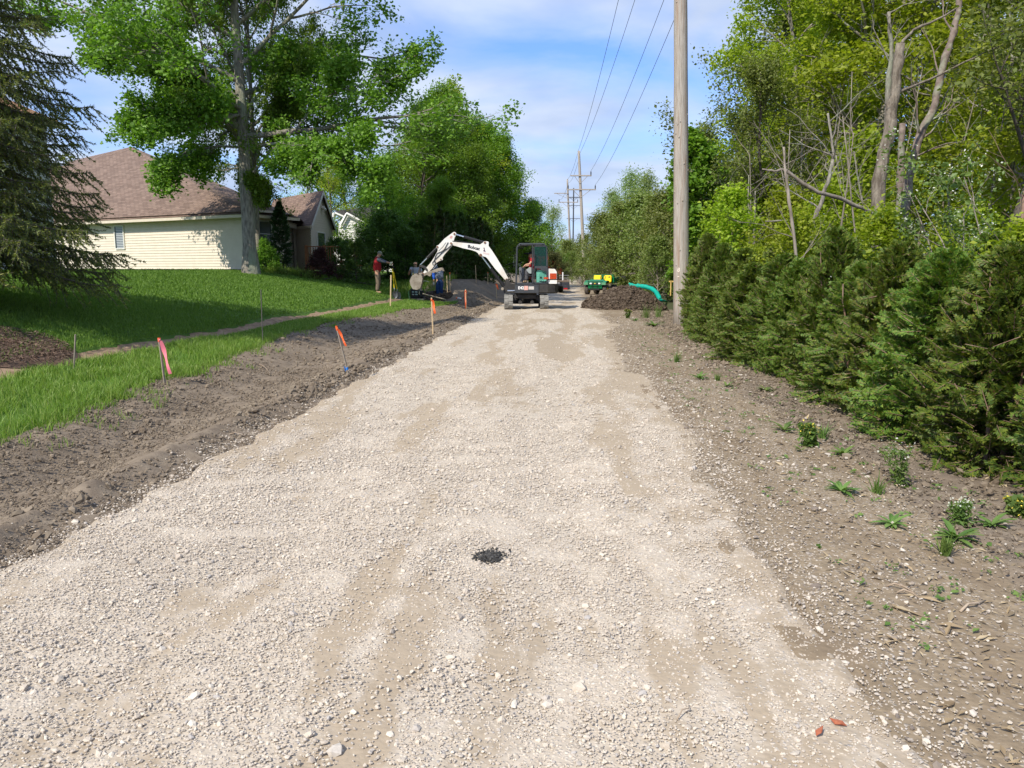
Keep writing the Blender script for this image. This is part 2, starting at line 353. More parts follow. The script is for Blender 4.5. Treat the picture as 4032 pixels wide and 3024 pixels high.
# ------------------------------------------------------------ terrain sheets
def sheet(name, ss, u0, u1, nu, lift, m, detail=None, edge=.04, drop0=True, drop1=True, att=None):
    s = np.asarray(ss); a = u0(s); b = u1(s)
    v = np.linspace(0, 1, nu); U = a[:, None] + (b - a)[:, None] * v[None]; S = np.repeat(s[:, None], nu, 1)
    X = U + VPX * S; Z = H(X, S) + lift
    if detail: Z = Z + detail(U, S)
    if drop0: Z[:, 0] -= edge
    if drop1: Z[:, -1] -= edge
    k = len(s); i = np.arange(k - 1)[:, None] * nu; j = np.arange(nu - 1)[None]
    Fq = np.stack([i + j, i + j + 1, i + nu + j + 1, i + nu + j], -1).reshape(-1, 4)
    mb = MB(); mb.add(np.stack([X, S, Z], -1).reshape(-1, 3), Fq)
    o = mb.build(name, m, smooth=True, fixn=False)
    if att is not None: o.data.attributes.new('fines', 'FLOAT', 'POINT').data.foreach_set('value', att(U, S).astype(np.float32).ravel())
    return struct(o)
def srange(a, b, d0, g):                               # spacing grows with distance
    r = [a]; d = d0
    while r[-1] < b: r.append(r[-1] + d0 + max(0, r[-1]) * g)
    return np.array(r)
def rl(s): return -3.0 + .13 * fbm(s * 2.6, s * 0 + 3, 11, 4) + .35 * sst(30, 40, s) * 0      # left gravel edge
def rr(s): return 1.2 + .5 * fbm(s * .5, s * 0 + 9, 17, 4) + .2 * np.exp(-s / 3)
def gedge(s): return ge(s) + .35 * fbm(s * .9, s * 0 + 5, 23, 5)
# base ground: rows of u with fine middle
us = np.concatenate([[-2500, -900, -300, -120, -60], np.linspace(-40, -9, 50), np.linspace(-8.8, -3, 150), np.linspace(-2.8, 1.2, 20), np.linspace(1.25, 6, 90), np.linspace(6.3, 20, 30), [40, 80, 150, 400, 1000, 2500]])
sg = np.concatenate([[-600, -100, -20, -4, 0], srange(.6, 150, .05, .005)[0:], [200, 300, 500, 900, 2000, 4000]])
U, S = np.meshgrid(us, sg); X = U + VPX * np.clip(S, -10, 200)
Z = H(X, S)
inroad = sst(0, .15, U - rl(S)) * sst(0, .15, rr(S) - U); inlawn = sst(0, .12, gedge(S) - U) + sst(.02, .14, U - rr(S) + .25) * sst(.25, .45, 2.55 + .5 * fbm(S * .8, S * 0 + 4, 99, 4) - U + .3) * (S < 60)
det = .03 * fbm(U * 2.2, S * 2.2, 31, 5) * sst(.4, 1.2, rl(S) + .7 - U) + .035 * fbm(U * 7, S * 7, 41, 3)
side = np.where((U < rl(S)) | (U > rr(S)), 1., 0.)
ridge = np.exp(-((U + 3.4) / .16) ** 2)
clumpy = .07 * ridge * np.clip(fbm(U * 5, S * 5, 51, 4) + .15, -.1, 1)
Z = Z + (det + clumpy) * (1 - inroad) * (1 - inlawn) * (np.abs(S - 20) < 60) - .07 * inroad - .07 * inlawn
mb = MB(); nu = len(us); k = len(sg); i = np.arange(k - 1)[:, None] * nu; j = np.arange(nu - 1)[None]
mb.add(np.stack([X, S, Z], -1).reshape(-1, 3), np.stack([i + j, i + j + 1, i + nu + j + 1, i + nu + j], -1).reshape(-1, 4))
struct(mb.build('ground', M['soil'], smooth=True, fixn=False), 'grey brown graded soil beside the gravel road')
def fines(U, S): return np.clip(np.clip(2.6 * fbm(U * 2.1, S * .42, 201, 6) + .9 * np.clip(fbm(U * 7, S * 1.6, 221, 4), -.3, .5) + .55 * np.exp(-((U + .15 + .12 * np.sin(S * .5)) / .28) ** 2) + .4 * np.exp(-((U + 1.55 + .1 * np.sin(S * .4)) / .3) ** 2) + .3 * sst(.4, 1.0, U) - .2 * sst(-2.2, -2.6, U), 0, 1) + .75 * sst(-.6, -.05, U - rr(S) + .25 * fbm(U * 4, S * 4, 241, 3)) + .6 * sst(.3, 0, U - rl(S)), 0, 1.1)
sr = srange(-1.5, 110, .05, .006)
struct(sheet('gravel_road', sr, rl, rr, 90, .008, M['gravel'], lambda U, S: .012 * fbm(U * 6, S * 6, 61, 3), .05, att=fines), 'pale crushed stone road running straight ahead')
TR = lambda s: -7.25 + .12 * fbm(s * .3, s * 0 + 2, 71, 3)
struct(sheet('lawn_verge', srange(1, 34.2, .06, .006), lambda s: TR(s) + .21 + .04 * fbm(s * 3, s * 0, 5, 3), gedge, 40, .012, M['lawn'], lambda U, S: .03 * fbm(U * 3, S * 3, 81, 3), .06), 'grass verge between the bare strip and the graded soil')
struct(sheet('lawn', srange(-3, 75, .15, .01), lambda s: -45 + 0 * s, lambda s: np.where(s < 34.2, TR(s) - .21 + .04 * fbm(s * 3, s * 0 + 8, 6, 3), -6.9), 160, .012, M['lawn'], lambda U, S: .03 * fbm(U * 2, S * 2, 91, 3), .07), 'mown lawn rising to the houses')
struct(sheet('bare_soil_strip', srange(2, 34.4, .1, .006), lambda s: TR(s) - .30, lambda s: TR(s) + .30, 14, -.045, M['strip'], lambda U, S: .03 * fbm(U * 6, S * 6, 95, 3), .0), 'strip of bare brown soil where sod was cut')
struct(sheet('dirt_shoulder', srange(-1.5, 60, .06, .006), lambda s: rr(s) - .25, lambda s: 2.55 + .5 * fbm(s * .8, s * 0 + 4, 99, 4), 40, .004, M['shoulder'], lambda U, S: .022 * fbm(U * 5, S * 5, 101, 4), .05), 'weedy stony dirt shoulder right of the road')
struct(sheet('forest_floor', srange(-3, 140, .4, .02), lambda s: np.where(s < 38, 3.9, 2.8) + .4 * fbm(s * .5, s * 0 + 7, 103, 3), lambda s: 60 + 0 * s, 60, .03, M['floor'], lambda U, S: .1 * fbm(U * 1, S * 1, 105, 3), .05), 'leafy floor of the wood behind the hedge')

# ------------------------------------------------------------ loose stones, clods, grass
ICO_V = None
def ico():
    t = (1 + 5 ** .5) / 2
    V = np.array([[-1, t, 0], [1, t, 0], [-1, -t, 0], [1, -t, 0], [0, -1, t], [0, 1, t], [0, -1, -t], [0, 1, -t], [t, 0, -1], [t, 0, 1], [-t, 0, -1], [-t, 0, 1]]) / math.sqrt(1 + t * t)
    Fc = np.array([[0, 11, 5], [0, 5, 1], [0, 1, 7], [0, 7, 10], [0, 10, 11], [1, 5, 9], [5, 11, 4], [11, 10, 2], [10, 7, 6], [7, 1, 8], [3, 9, 4], [3, 4, 2], [3, 2, 6], [3, 6, 8], [3, 8, 9], [4, 9, 5], [2, 4, 11], [6, 2, 10], [8, 6, 7], [9, 8, 1]])
    return V, Fc
IV, IF = ico()
def rocks(P, size, rough=.25, flat=.6, sd=1):
    g = np.random.default_rng(sd); n = len(P)
    V = IV[None] * (1 + g.uniform(-rough, rough, (n, 12, 1))) + g.normal(0, rough * .18, (n, 12, 3))
    V = V * g.uniform(.6, 1.25, (n, 1, 3)) * np.array([1, 1, flat])
    a = g.uniform(0, 6.28, n); ta = g.normal(0, .35, n)
    c, s = np.cos(a), np.sin(a); x = V[..., 0]; y = V[..., 1]; z = V[..., 2]
    y2 = y * np.cos(ta)[:, None] - z * np.sin(ta)[:, None]; z2 = y * np.sin(ta)[:, None] + z * np.cos(ta)[:, None]
    V = np.stack([x * c[:, None] - y2 * s[:, None], x * s[:, None] + y2 * c[:, None], z2], -1) * size[:, None, None]
    V += P[:, None]
    return V.reshape(-1, 3), (IF[None] + np.arange(n)[:, None, None] * 12).reshape(-1, 3)
def scatter(name, u0, u1, s0, s1, n, smed, sig, m, seed, dens=None, lift=.3, rough=.25, flat=.6, label=None, smax=.03):
    g = np.random.default_rng(seed)
    U = g.uniform(0, 1, n); Sx = g.uniform(s0, s1, n)
    a = u0(Sx) if callable(u0) else u0; b = u1(Sx) if callable(u1) else u1
    U = a + (b - a) * U
    if dens is not None: k = g.uniform(0, 1, n) < dens(U, Sx); U = U[k]; Sx = Sx[k]
    X = U + VPX * Sx
    k = (np.abs(X) < Sx * .72 + .6); U = U[k]; Sx = Sx[k]; X = X[k]
    sz = np.clip(smed * np.exp(g.normal(0, sig, len(X))), .003, smax)
    return np.stack([X, Sx, H(X, Sx) + .012 + sz * (lift - .22)], -1), sz
def patchy(U, S): return np.clip(1 - .85 * fines(U, S) + .5 * fbm(U * 9, S * 9, 231, 3), .16, 1) * (1 - .85 * sst(-.1, .5, U - rr(S))) * (1 - .8 * sst(.02, -.3, U - rl(S)))
P = []; Zs = []
for (s0, s1, n, md) in ((1.8, 7, 1300, .0105), (1.7, 4.5, 90000, .0040), (4.5, 8, 70000, .0052), (8, 14, 36000, .0065), (14, 30, 14000, .0085)):
    a, b = scatter('', lambda s: rl(s) - .32, lambda s: rr(s) + .6, s0, s1, n, md, .42, None, int(n + s0), patchy, smax=.03); P.append(a); Zs.append(b)
mb = MB(); V, Fc = rocks(np.concatenate(P), np.concatenate(Zs), .28, .68); mb.add(V, Fc)
tag(mb.build('gravel', M['stone'], fixn=False), 'loose crushed limestone pieces covering the road', 'gravel', kind='stuff')
P = []; Zs = []
for (s0, s1, n, md) in ((2, 6, 6000, .0048), (6, 12, 5000, .0065), (12, 26, 2500, .010)):
    a, b = scatter('', lambda s: rr(s) - .1, 2.9, s0, s1, n, md, .5, None, int(n + s0 + 5), lambda U, S: np.clip(1.1 - (U - 1.2) * .5, .1, 1), smax=.028); P.append(a); Zs.append(b)
mb = MB(); V, Fc = rocks(np.concatenate(P), np.concatenate(Zs), .28, .6, 2); mb.add(V, Fc)
M['stone2'] = rampmat('shoulder_stone_mat', [(.2, .16, .12), (.4, .35, .29), (.55, .49, .42), (.16, .13, .11), (.3, .25, .2)])
tag(mb.build('loose_stones', M['stone2'], fixn=False), 'scattered small stones on the dirt shoulder', 'stones', kind='stuff')
P = []; Zs = []
g0 = lambda s: gedge(s) + .05
for (s0, s1, n, md, sm) in ((3, 7, 14000, .0055, .03), (7, 13, 12000, .0075, .035), (13, 36, 9000, .012, .045)):
    a, b = scatter('', g0, lambda s: rl(s) + .02, s0, s1, n, md, .55, None, int(n + s0 + 9), None, smax=sm); P.append(a); Zs.append(b)
# crumbly windrow along the gravel edge
for (s0, s1, n, md) in ((2.5, 8, 3500, .022), (8, 20, 3500, .028), (20, 34, 2000, .035)):
    a, b = scatter('', -3.62, -3.12, s0, s1, n, md * .6, .45, None, int(n + s0 + 19), lambda U, S: np.clip(.3 + 1.6 * fbm(S * 1.3, S * 0, 77, 3), .03, 1), smax=.045, lift=.9); P.append(a); Zs.append(b)
for (s0, s1, n, md) in ((3, 12, 9000, .009), (12, 30, 5000, .017)):
    a, b = scatter('', 2.3, 4.4, s0, s1, n, md, .5, None, int(n + s0 + 29), None, smax=.06); P.append(a); Zs.append(b)
mb = MB(); V, Fc = rocks(np.concatenate(P), np.concatenate(Zs), .3, .75, 3); mb.add(V, Fc)
tag(mb.build('soil_clods', M['clod'], fixn=False), 'crumbly soil clods on the graded slope and shoulder', 'soil', kind='stuff')
def blades(P, h, w, seed, lean=.35):
    g = np.random.default_rng(seed); n = len(P); a = g.uniform(0, 6.28, n); d = g.uniform(0, 6.28, n)
    W2 = np.stack([np.cos(a), np.sin(a), 0 * a], -1) * w[:, None]; Ld = np.stack([np.cos(d), np.sin(d), 0 * d], -1) * (h * np.abs(g.normal(0, lean, n)))[:, None]
    up = np.zeros((n, 3)); up[:, 2] = h
    V = np.stack([P - W2, P + W2, P + up * .55 + Ld * .35 + W2 * .8, P + up * .55 + Ld * .35 - W2 * .8, P + up * .95 + Ld], 1)
    i = np.arange(n)[:, None] * 5
    return V.reshape(-1, 3), i + np.array([[0, 1, 2, 3]]), i + np.array([[3, 2, 4]])
def grassfield(name, specs, m, label, seed, lean=.35, hm=.05, zo=.0):
    mb = MB(); g = np.random.default_rng(seed)
    for (u0, u1, s0, s1, n, h, w, dens) in specs:
        Sx = g.uniform(s0, s1, n); a = u0(Sx) if callable(u0) else u0; b = u1(Sx) if callable(u1) else u1
        U = a + (b - a) * g.uniform(0, 1, n)
        if dens is not None: k = g.uniform(0, 1, n) < dens(U, Sx); U = U[k]; Sx = Sx[k]
        X = U + VPX * Sx; k = (np.abs(X) < Sx * .72 + .8); U = U[k]; Sx = Sx[k]; X = X[k]
        P = np.stack([X, Sx, H(X, Sx) + zo], -1); hh = h * np.exp(g.normal(0, .3, len(X)))
        V, Q, T = blades(P, hh, w * (.7 + .6 * g.random(len(X))), seed + len(X), lean)
        n0 = mb.n; mb.add(V, Q); mb.f.append((T + n0, 0))
    return tag(mb.build(name, m, fixn=False), label, 'grass', kind='stuff')
grassfield('tall_grass', [
    (lambda s: TR(s) + .22, lambda s: gedge(s) + .05, 4, 9, 60000, .11, .0032, lambda U, S: np.clip(.5 + 1.6 * fbm(U * 2, S * 2, 7, 3), .1, 1)),
    (lambda s: -9.0, lambda s: TR(s) - .22, 4, 9, 26000, .08, .0035, None),
    (lambda s: TR(s) + .22, lambda s: gedge(s) + .05, 9, 15, 55000, .09, .0045, lambda U, S: np.clip(.5 + 1.6 * fbm(U * 2, S * 2, 7, 3), .1, 1)),
    (lambda s: gedge(s) - .3, lambda s: gedge(s) + .2, 4, 26, 24000, .10, .004, lambda U, S: np.clip(.35 + 2 * fbm(U * 3, S * 3, 9, 3), 0, 1)), (lambda s: gedge(s), lambda s: gedge(s) + .6, 4, 26, 14000, .07, .004, lambda U, S: np.clip(2.5 * (fbm(U * 3.5, S * 3.5, 19, 3) - .12), 0, 1)),
    (lambda s: TR(s) + .22, lambda s: gedge(s) + .04, 15, 34, 60000, .06, .007, None)], M['grass_tall'], 'longer grass blades on the verge beside the graded soil', 41, .5)
grassfield('lawn_grass', [
    (-14., lambda s: TR(s) - .22, 8, 18, 110000, .05, .006, lambda U, S: np.where((U < -7.9) & (S < 11.2), .1, 1.)),
    (-17., lambda s: np.where(s < 34, TR(s) - .3, -7.), 18, 42, 110000, .055, .012, None)], M['grass'], 'short mown grass of the lawn in front of the houses', 43, .45, zo=.01)
# ============================================================ vegetation
def norm(v): return v / (np.linalg.norm(v) + 1e-9)
def rotv(v, ax, a):
    ax = norm(ax); return v * math.cos(a) + np.cross(ax, v) * math.sin(a) + ax * ax.dot(v) * (1 - math.cos(a))
def branch(g, p, d, L, r, lvl, maxl, out, tips, up=.02, wob=.09, kids_=(9, 6, 5), ang=(35, 62), ratio=.55, flat=.35, seg=None):
    n = max(3, int(L / (seg or max(.12, L / 8)))); n = min(n, 9); step = L / n
    pts = [p.copy()]; dd = d.copy()
    for i in range(n):
        dd = norm(dd + g.normal(0, wob, 3) + np.array([0, 0, up])); pts.append(pts[-1] + dd * step)
    rad = np.linspace(r, r * .3, n + 1); out.append((pts, rad, lvl))
    if lvl >= maxl: tips.append(pts); return
    nk = kids_[min(lvl, len(kids_) - 1)]; nk = max(2, int(round(nk * g.uniform(.8, 1.2)))); az0 = g.uniform(0, 6.28)
    for q in range(nk):
        t = lerp(.22, 1.0, (q + g.uniform(.1, .9)) / nk); f = t * n; i = min(int(f), n - 1); pp = pts[i] + (pts[i + 1] - pts[i]) * (f - i)
        bd = norm(pts[i + 1] - pts[i]); perp = np.cross(bd, [0, 0, 1]) if abs(bd[2]) < .95 else np.array([1., 0, 0])
        side = (1 if q % 2 else -1); az = (0 if side > 0 else math.pi) + g.normal(0, .9) if lvl > 0 else az0 + q * 2.4
        ax = rotv(norm(np.cross(perp, bd)), bd, az); nd = rotv(bd, ax, R(g.uniform(*ang)) * (1 - .35 * t))
        nd[2] *= (1 - flat); nd = norm(nd)
        branch(g, pp, nd, L * ratio * g.uniform(.7, 1.15) * (1.1 - .45 * t), rad[i] * .62, lvl + 1, maxl, out, tips, up, wob * 1.15, kids_, ang, ratio, flat)
def twig_mesh(out, sides=(9, 6, 4, 3, 3), maxlvl=9):
    mb = MB()
    for pts, rad, lvl in out:
        if lvl <= maxlvl: mb.tube(pts, rad, sides[min(lvl, 4)], cap=False)
    return mb
def leaves(g, Cn, size, nrm=None, shape=0, updown=.9, sd=.25):
    """leaf per centre: shape 0 = folded diamond, 1 = lobed five-pointed leaf"""
    n = len(Cn); s = size * np.exp(g.normal(0, sd, n))
    nn = g.normal(0, 1, (n, 3)) * .6; nn[:, 2] += updown; nn /= np.linalg.norm(nn, axis=1)[:, None]
    a = g.normal(0, 1, (n, 3)); a -= nn * (a * nn).sum(1)[:, None]; a /= np.linalg.norm(a, axis=1)[:, None]; b = np.cross(nn, a)
    if shape == 0: L = np.array([[-.5, 0, 0], [0, -.36, .08], [.5, 0, -.05], [0, .36, .08]]); fs = [[0, 1, 2, 3]]
    elif shape == 2: L = np.array([[-.5, 0, 0], [0, -.14, .03], [.5, 0, -.1], [0, .14, .03]]); fs = [[0, 1, 2, 3]]
    else:
        L = np.array([[-.5, 0, 0], [-.25, -.42, .02], [.02, -.22, .03], [.2, -.45, -.06], [.5, 0, -.12], [.2, .45, -.06], [.02, .22, .03], [-.25, .42, .02]]); fs = [[0, 1, 2, 7], [2, 3, 4, 7], [7, 4, 5, 6]]
    V = Cn[:, None] + s[:, None, None] * (L[None, :, :1] * a[:, None] + L[None, :, 1:2] * b[:, None] + L[None, :, 2:] * nn[:, None])
    Fq = (np.array(fs)[None] + np.arange(n)[:, None, None] * len(L)).reshape(-1, 4)
    return V.reshape(-1, 3), Fq
def tipleaves(g, tips, per, spread, droop=.0):
    out = []
    for pts in tips:
        P = np.array(pts); n = max(2, int(per * g.uniform(.6, 1.4)))
        t = g.uniform(.1, 1.05, n) * (len(P) - 1); i = np.clip(t.astype(int), 0, len(P) - 2); f = (t - i)[:, None]
        c = P[i] * (1 - f) + P[i + 1] * f + g.normal(0, spread, (n, 3)); c[:, 2] -= droop * g.random(n); out.append(c)
    return np.concatenate(out)
BARK = {
 'grey': mat('grey_bark_mat', (.15, .13, .11), (.36, .33, .28), 14, .9, .06, 22, c3=(.30, .33, .24), s3=2, stretch=(1, 1, .25)),
 'dark': mat('dark_bark_mat', (.06, .05, .042), (.13, .11, .09), 12, .9, .02, 40, stretch=(1, 1, .25)),
 'pale': mat('pale_bark_mat', (.15, .125, .10), (.30, .26, .22), 9, .9, .02, 40, stretch=(1, 1, .3)),
 'red': mat('cedar_bark_mat', (.17, .10, .07), (.30, .21, .16), 14, .9, .01, 40, stretch=(1, 1, .2)),
}
LM = {
 'maple': leafmat('maple_leaf_mat', [(.10, .19, .022), (.15, .27, .032), (.22, .36, .05), (.12, .225, .028)], .42),
 'bright': leafmat('bright_leaf_mat', [(.095, .19, .018), (.14, .26, .026), (.20, .33, .04), (.12, .225, .022)], .42),
 'yellow': leafmat('yellow_green_leaf_mat', [(.20, .28, .02), (.29, .37, .03), (.38, .44, .05), (.22, .31, .024)], .5),
 'olive': leafmat('olive_leaf_mat', [(.13, .18, .04), (.19, .24, .06), (.24, .27, .09), (.14, .20, .045)], .38),
 'willow': leafmat('willow_leaf_mat', [(.19, .27, .08), (.25, .33, .12), (.30, .37, .15)], .38),
 'dark': leafmat('dark_leaf_mat', [(.05, .11, .02), (.08, .16, .03), (.12, .21, .04)], .35),
 'arbor': leafmat('arborvitae_spray_mat', [(.06, .13, .022), (.11, .20, .03), (.17, .25, .036), (.28, .31, .05), (.08, .16, .028), (.14, .22, .032), (.06, .13, .022), (.11, .20, .03), (.17, .25, .036), (.19, .12, .05)], .35, .5, (1.2, 1.2, .4), .12),
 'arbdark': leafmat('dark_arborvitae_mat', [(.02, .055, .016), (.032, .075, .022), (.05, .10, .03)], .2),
 'spruce': leafmat('spruce_needle_mat', [(.07, .10, .032), (.11, .145, .04), (.16, .185, .05), (.27, .27, .045)], .3, .5),
 'red': leafmat('burgundy_leaf_mat', [(.05, .016, .018), (.085, .026, .028), (.055, .04, .02)], .25, .5, (1.4, .6, .5)),
 'blossom': leafmat('blossom_mat', [(.65, .66, .58), (.75, .75, .68), (.5, .55, .42)], .3),
 'weed': leafmat('weed_leaf_mat', [(.08, .15, .03), (.12, .20, .045), (.17, .25, .06)], .3),
}
def make_tree(name, label, loc, seed, Ht, r, leaf, bark, per=30, spread=.18, lsize=.11, shape=0, start=.3, nl=13, L0=.42, elev=(15, 65), maxl=3, kd=(0, 6, 5, 4), lean=(0, 0), flat=.35, droop=.05, group=None, cat='tree', twigs=9, limbs=None, forks=1, up=.02, env=None, ratio=.55, wob=.09, updown=.9, stem_wob=.04):
    g = np.random.default_rng(seed); root = thing(name, label, cat, loc, 0, group)
    out, tips = [], []; n = 14; pts = [np.array([0, 0, -.15])]; d = norm(np.array([lean[0], lean[1], 1.]))
    for i in range(n): d = norm(d + g.normal(0, stem_wob, 3) + np.array([0, 0, .05])); pts.append(pts[-1] + d * (Ht * .97 / n))
    rad = r * np.linspace(1, .12, n + 1) ** .8; rad[0] = r * 1.5; out.append((pts, rad, 0))
    for q in range(nl):
        t = lerp(start, .97, (q + .5) / nl); f = t * n; i = min(int(f), n - 1); pp = pts[i] + (pts[i + 1] - pts[i]) * (f - i)
        az = q * 2.39996 + g.uniform(-.4, .4); tt = (t - start) / (1 - start); el = R(lerp(elev[0], elev[1], tt) + g.normal(0, 7))
        L = Ht * L0 * (1 - .72 * tt ** 1.4) * g.uniform(.8, 1.15) * (1 if env is None else env(az, tt))
        branch(g, pp, np.array([math.cos(az) * math.cos(el), math.sin(az) * math.cos(el), math.sin(el)]), L, min(rad[i] * .55, .02 + L * .022), 1, maxl, out, tips, up, wob, kd, (32, 60), ratio, flat)
    if limbs:
        for (lp, lr) in limbs:
            lp = [np.array(q, float) for q in lp]; out.append((lp, np.linspace(lr, lr * .4, len(lp)), 1))
            for q in range(13):
                t = lerp(.22, 1, (q + .5) / 13) * (len(lp) - 1); i = min(int(t), len(lp) - 2); pp = lp[i] + (lp[i + 1] - lp[i]) * (t - i); bd = norm(lp[i + 1] - lp[i])
                nd = norm(bd + g.normal(0, .6, 3)); branch(g, pp, nd, 1.45 * g.uniform(.7, 1.2), lr * .4, 2, maxl, out, tips, up, wob, kd, (32, 60), ratio, flat)
    twig_mesh(out, maxlvl=twigs).build('trunk', bark, root, smooth=True, fixn=False)
    Cn = tipleaves(g, tips, per, spread, droop)
    V, Fq = leaves(g, Cn, lsize, shape=shape, updown=updown); mb = MB(); mb.add(V, Fq)
    mb.build('crown', leaf, root, fixn=False)
    return root
def gz(x, y): return float(H(x, y))
# ---- the big maple on the lawn and the dark one behind it
mx_, my_ = -10.9, 32.5
def P2(px, py, Y=32.5): v = at(px, py, Y); return (v.x - mx_, v.y - my_, v.z - gz(mx_, my_))
def C4(x, y, dy=0): return P2(300 + x / 1.3825, y / 1.3825, 32.5 + dy)
limbs = [([C4(890, 700), C4(780, 560, -.6), C4(680, 480, -1), C4(540, 330, -1.3), C4(430, 200, -1.5)], .12),
         ([C4(965, 940), C4(1040, 840, -.3), C4(1180, 710, -.8), C4(1300, 560, -1), C4(1450, 470, -1.3), C4(1700, 430, -1.4)], .07),
         ([C4(880, 540), C4(740, 430, -.5), C4(560, 380, -1.2), C4(380, 300, -1.8), C4(200, 250, -2)], .12),
         ([C4(940, 640), C4(960, 560, .4), C4(1070, 440, .6), C4(1250, 330, .5), C4(1500, 300, .3), C4(1800, 340, 0)], .075),
         ([C4(900, 620), C4(760, 640, -2), C4(560, 600, -3), C4(330, 640, -3.4)], .08),
         ([C4(950, 800), C4(1100, 770, -1.5), C4(1350, 790, -2.5), C4(1550, 850, -2.7)], .07),
         ([C4(890, 800), C4(780, 800, 1), C4(620, 830, 1.5), C4(520, 900, 1.6)], .06)]
maple = make_tree('maple_tree', 'tall maple with thick grey trunk on the lawn, nearest the cream house', (mx_, my_, gz(mx_, my_)), 5, 18.8, .29, LM['maple'], BARK['grey'],
    per=20, spread=.18, lsize=.12, shape=1, start=.30, nl=23, L0=.40, elev=(8, 72), maxl=4, kd=(0, 7, 6, 5), lean=(-.005, 0), flat=.45, droop=.16, limbs=limbs, up=.0, stem_wob=.01); maple.scale = (1, .78, 1)
dup(maple, (-11.4, 35.0, gz(-11.4, 35.0)), 2.2, (.6, .45, .82), 'second maple, dark trunk half hidden right behind the big grey trunk', 'maples on the lawn'); maple['group'] = 'maples on the lawn'
# ---- bushy trees in the middle distance (left of the road)
dense = make_tree('bushy_tree', 'broad bright green bushy tree behind the excavator boom, tallest in its clump', (0, 0, 0), 11, 13, .2, LM['bright'], BARK['dark'],
    per=42, spread=.27, lsize=.14, start=.06, nl=24, L0=.38, elev=(8, 72), maxl=3, kd=(0, 8, 6, 5), flat=.25, droop=.05, twigs=2, up=.05)
olive = make_tree('feathery_tree', 'tall loose yellow green tree top rising behind the bushy green clump', (0, 0, 0), 12, 15, .2, LM['yellow'], BARK['dark'],
    per=14, spread=.22, lsize=.17, start=.3, nl=16, L0=.27, elev=(25, 75), maxl=3, kd=(0, 6, 5, 4), flat=.1, droop=.03, twigs=2)
def put(o, px, Y, sc, rz): x = (px - CX) / F * Y; o.location = (x, Y, gz(x, Y) - .1); o.rotation_euler[2] = rz; o.scale = (sc, sc, sc) if np.isscalar(sc) else sc; return o
def pd(src, px, Y, sc, rz, label, group=None, tilt=(0, 0)): x = (px - CX) / F * Y; return dup(src, (x, Y, gz(x, Y) - .1), rz, sc, label, group, tilt)
GL = 'bushy trees behind the lawn'
put(dense, 1800, 58, 1.02, .3); dense['group'] = GL
pd(dense, 1975, 63, (.92, .92, .86), 2.0, 'bushy green tree at the right end of the clump, its edge against the sky', GL)
pd(dense, 1640, 50, (.85, .85, .80), 4.0, 'bushy green tree at the left end of the clump, over the bearded worker', GL)
pd(dense, 1900, 62, (.9, .9, .95), 5.2, 'bushy tree in the back of the clump, between the tallest and the right end', GL)
pd(dense, 1400, 72, .85, 1.2, 'bushy tree standing behind the white house roof', GL)
pd(dense, 1720, 44.5, (.42, .42, .42), 3.2, 'low bushy tree right behind the tip of the excavator arm', GL)
pd(dense, 1880, 55, (.6, .6, .66), 1.7, 'smaller bushy tree low at the right front of the clump', GL)
pd(dense, 1720, 56, (.95, .95, .9), 2.7, 'bushy tree in the back of the clump, above the boom', GL)
pd(dense, 2060, 66, (.6, .6, .55), 3.7, 'bushy tree directly behind the cab roof', GL)
pd(dense, 1560, 45, (.5, .5, .5), .8, 'dark green low tree behind the man in the red shirt', GL)
put(olive, 1790, 60, .98, 0); pd(olive, 1860, 66, .9, 2.5, 'yellow green tree top just right of the tallest feathery one', 'feathery trees'); olive['group'] = 'feathery trees'
pd(olive, 1330, 62, .62, 1.1, 'thin feathery tree showing sky through it left of the white house gable', 'feathery trees')
pd(olive, 1240, 70, .7, 3.1, 'feathery tree peeking over the ridge of the cream house wing', 'feathery trees')
# ---- willows at the end of the road
wil = make_tree('willow_tree', 'pale grey green willow at the end of the road, between excavator and poles', (0, 0, 0), 21, 9.5, .18, LM['willow'], BARK['dark'],
    per=13, spread=.3, lsize=.22, shape=2, start=.08, nl=20, L0=.4, elev=(15, 75), maxl=3, kd=(0, 6, 5, 4), flat=.1, droop=.35, twigs=1)
put(wil, 2165, 112, 1.05, 0); wil['group'] = 'willows and scrub by the road end'
GW = 'willows and scrub by the road end'
for (px, Y, sc, rz, lb) in [
    (2090, 96, .8, 1.0, 'willow half hidden behind the bushy clump and the cab roof'),
    (2250, 125, .62, 2.0, 'small willow between the third and second utility poles'),
    (2370, 92, .62, 2.7, 'low willow scrub just right of the second utility pole'),
    (2400, 84, 1.0, 3.9, 'big willow right of the second utility pole'),
    (2475, 76, 1.12, .5, 'tallest round willow left of the near utility pole'),
    (2560, 66, .98, 1.4, 'willow beside the near pole, in line with its left edge')]:
    pd(wil, px, Y, sc, rz, lb, GW)
scrub = make_tree('olive_shrub', 'olive brown scrub bush right of the second utility pole', (0, 0, 0), 22, 5, .07, LM['olive'], BARK['pale'],
    per=13, spread=.17, lsize=.12, start=.05, nl=24, L0=.5, elev=(30, 82), maxl=3, kd=(0, 6, 5, 4), flat=0, droop=.02, twigs=2, cat='bush')
GS = 'scrub along the right of the road'
put(scrub, 2370, 72, 1.25, 0); scrub['group'] = GS
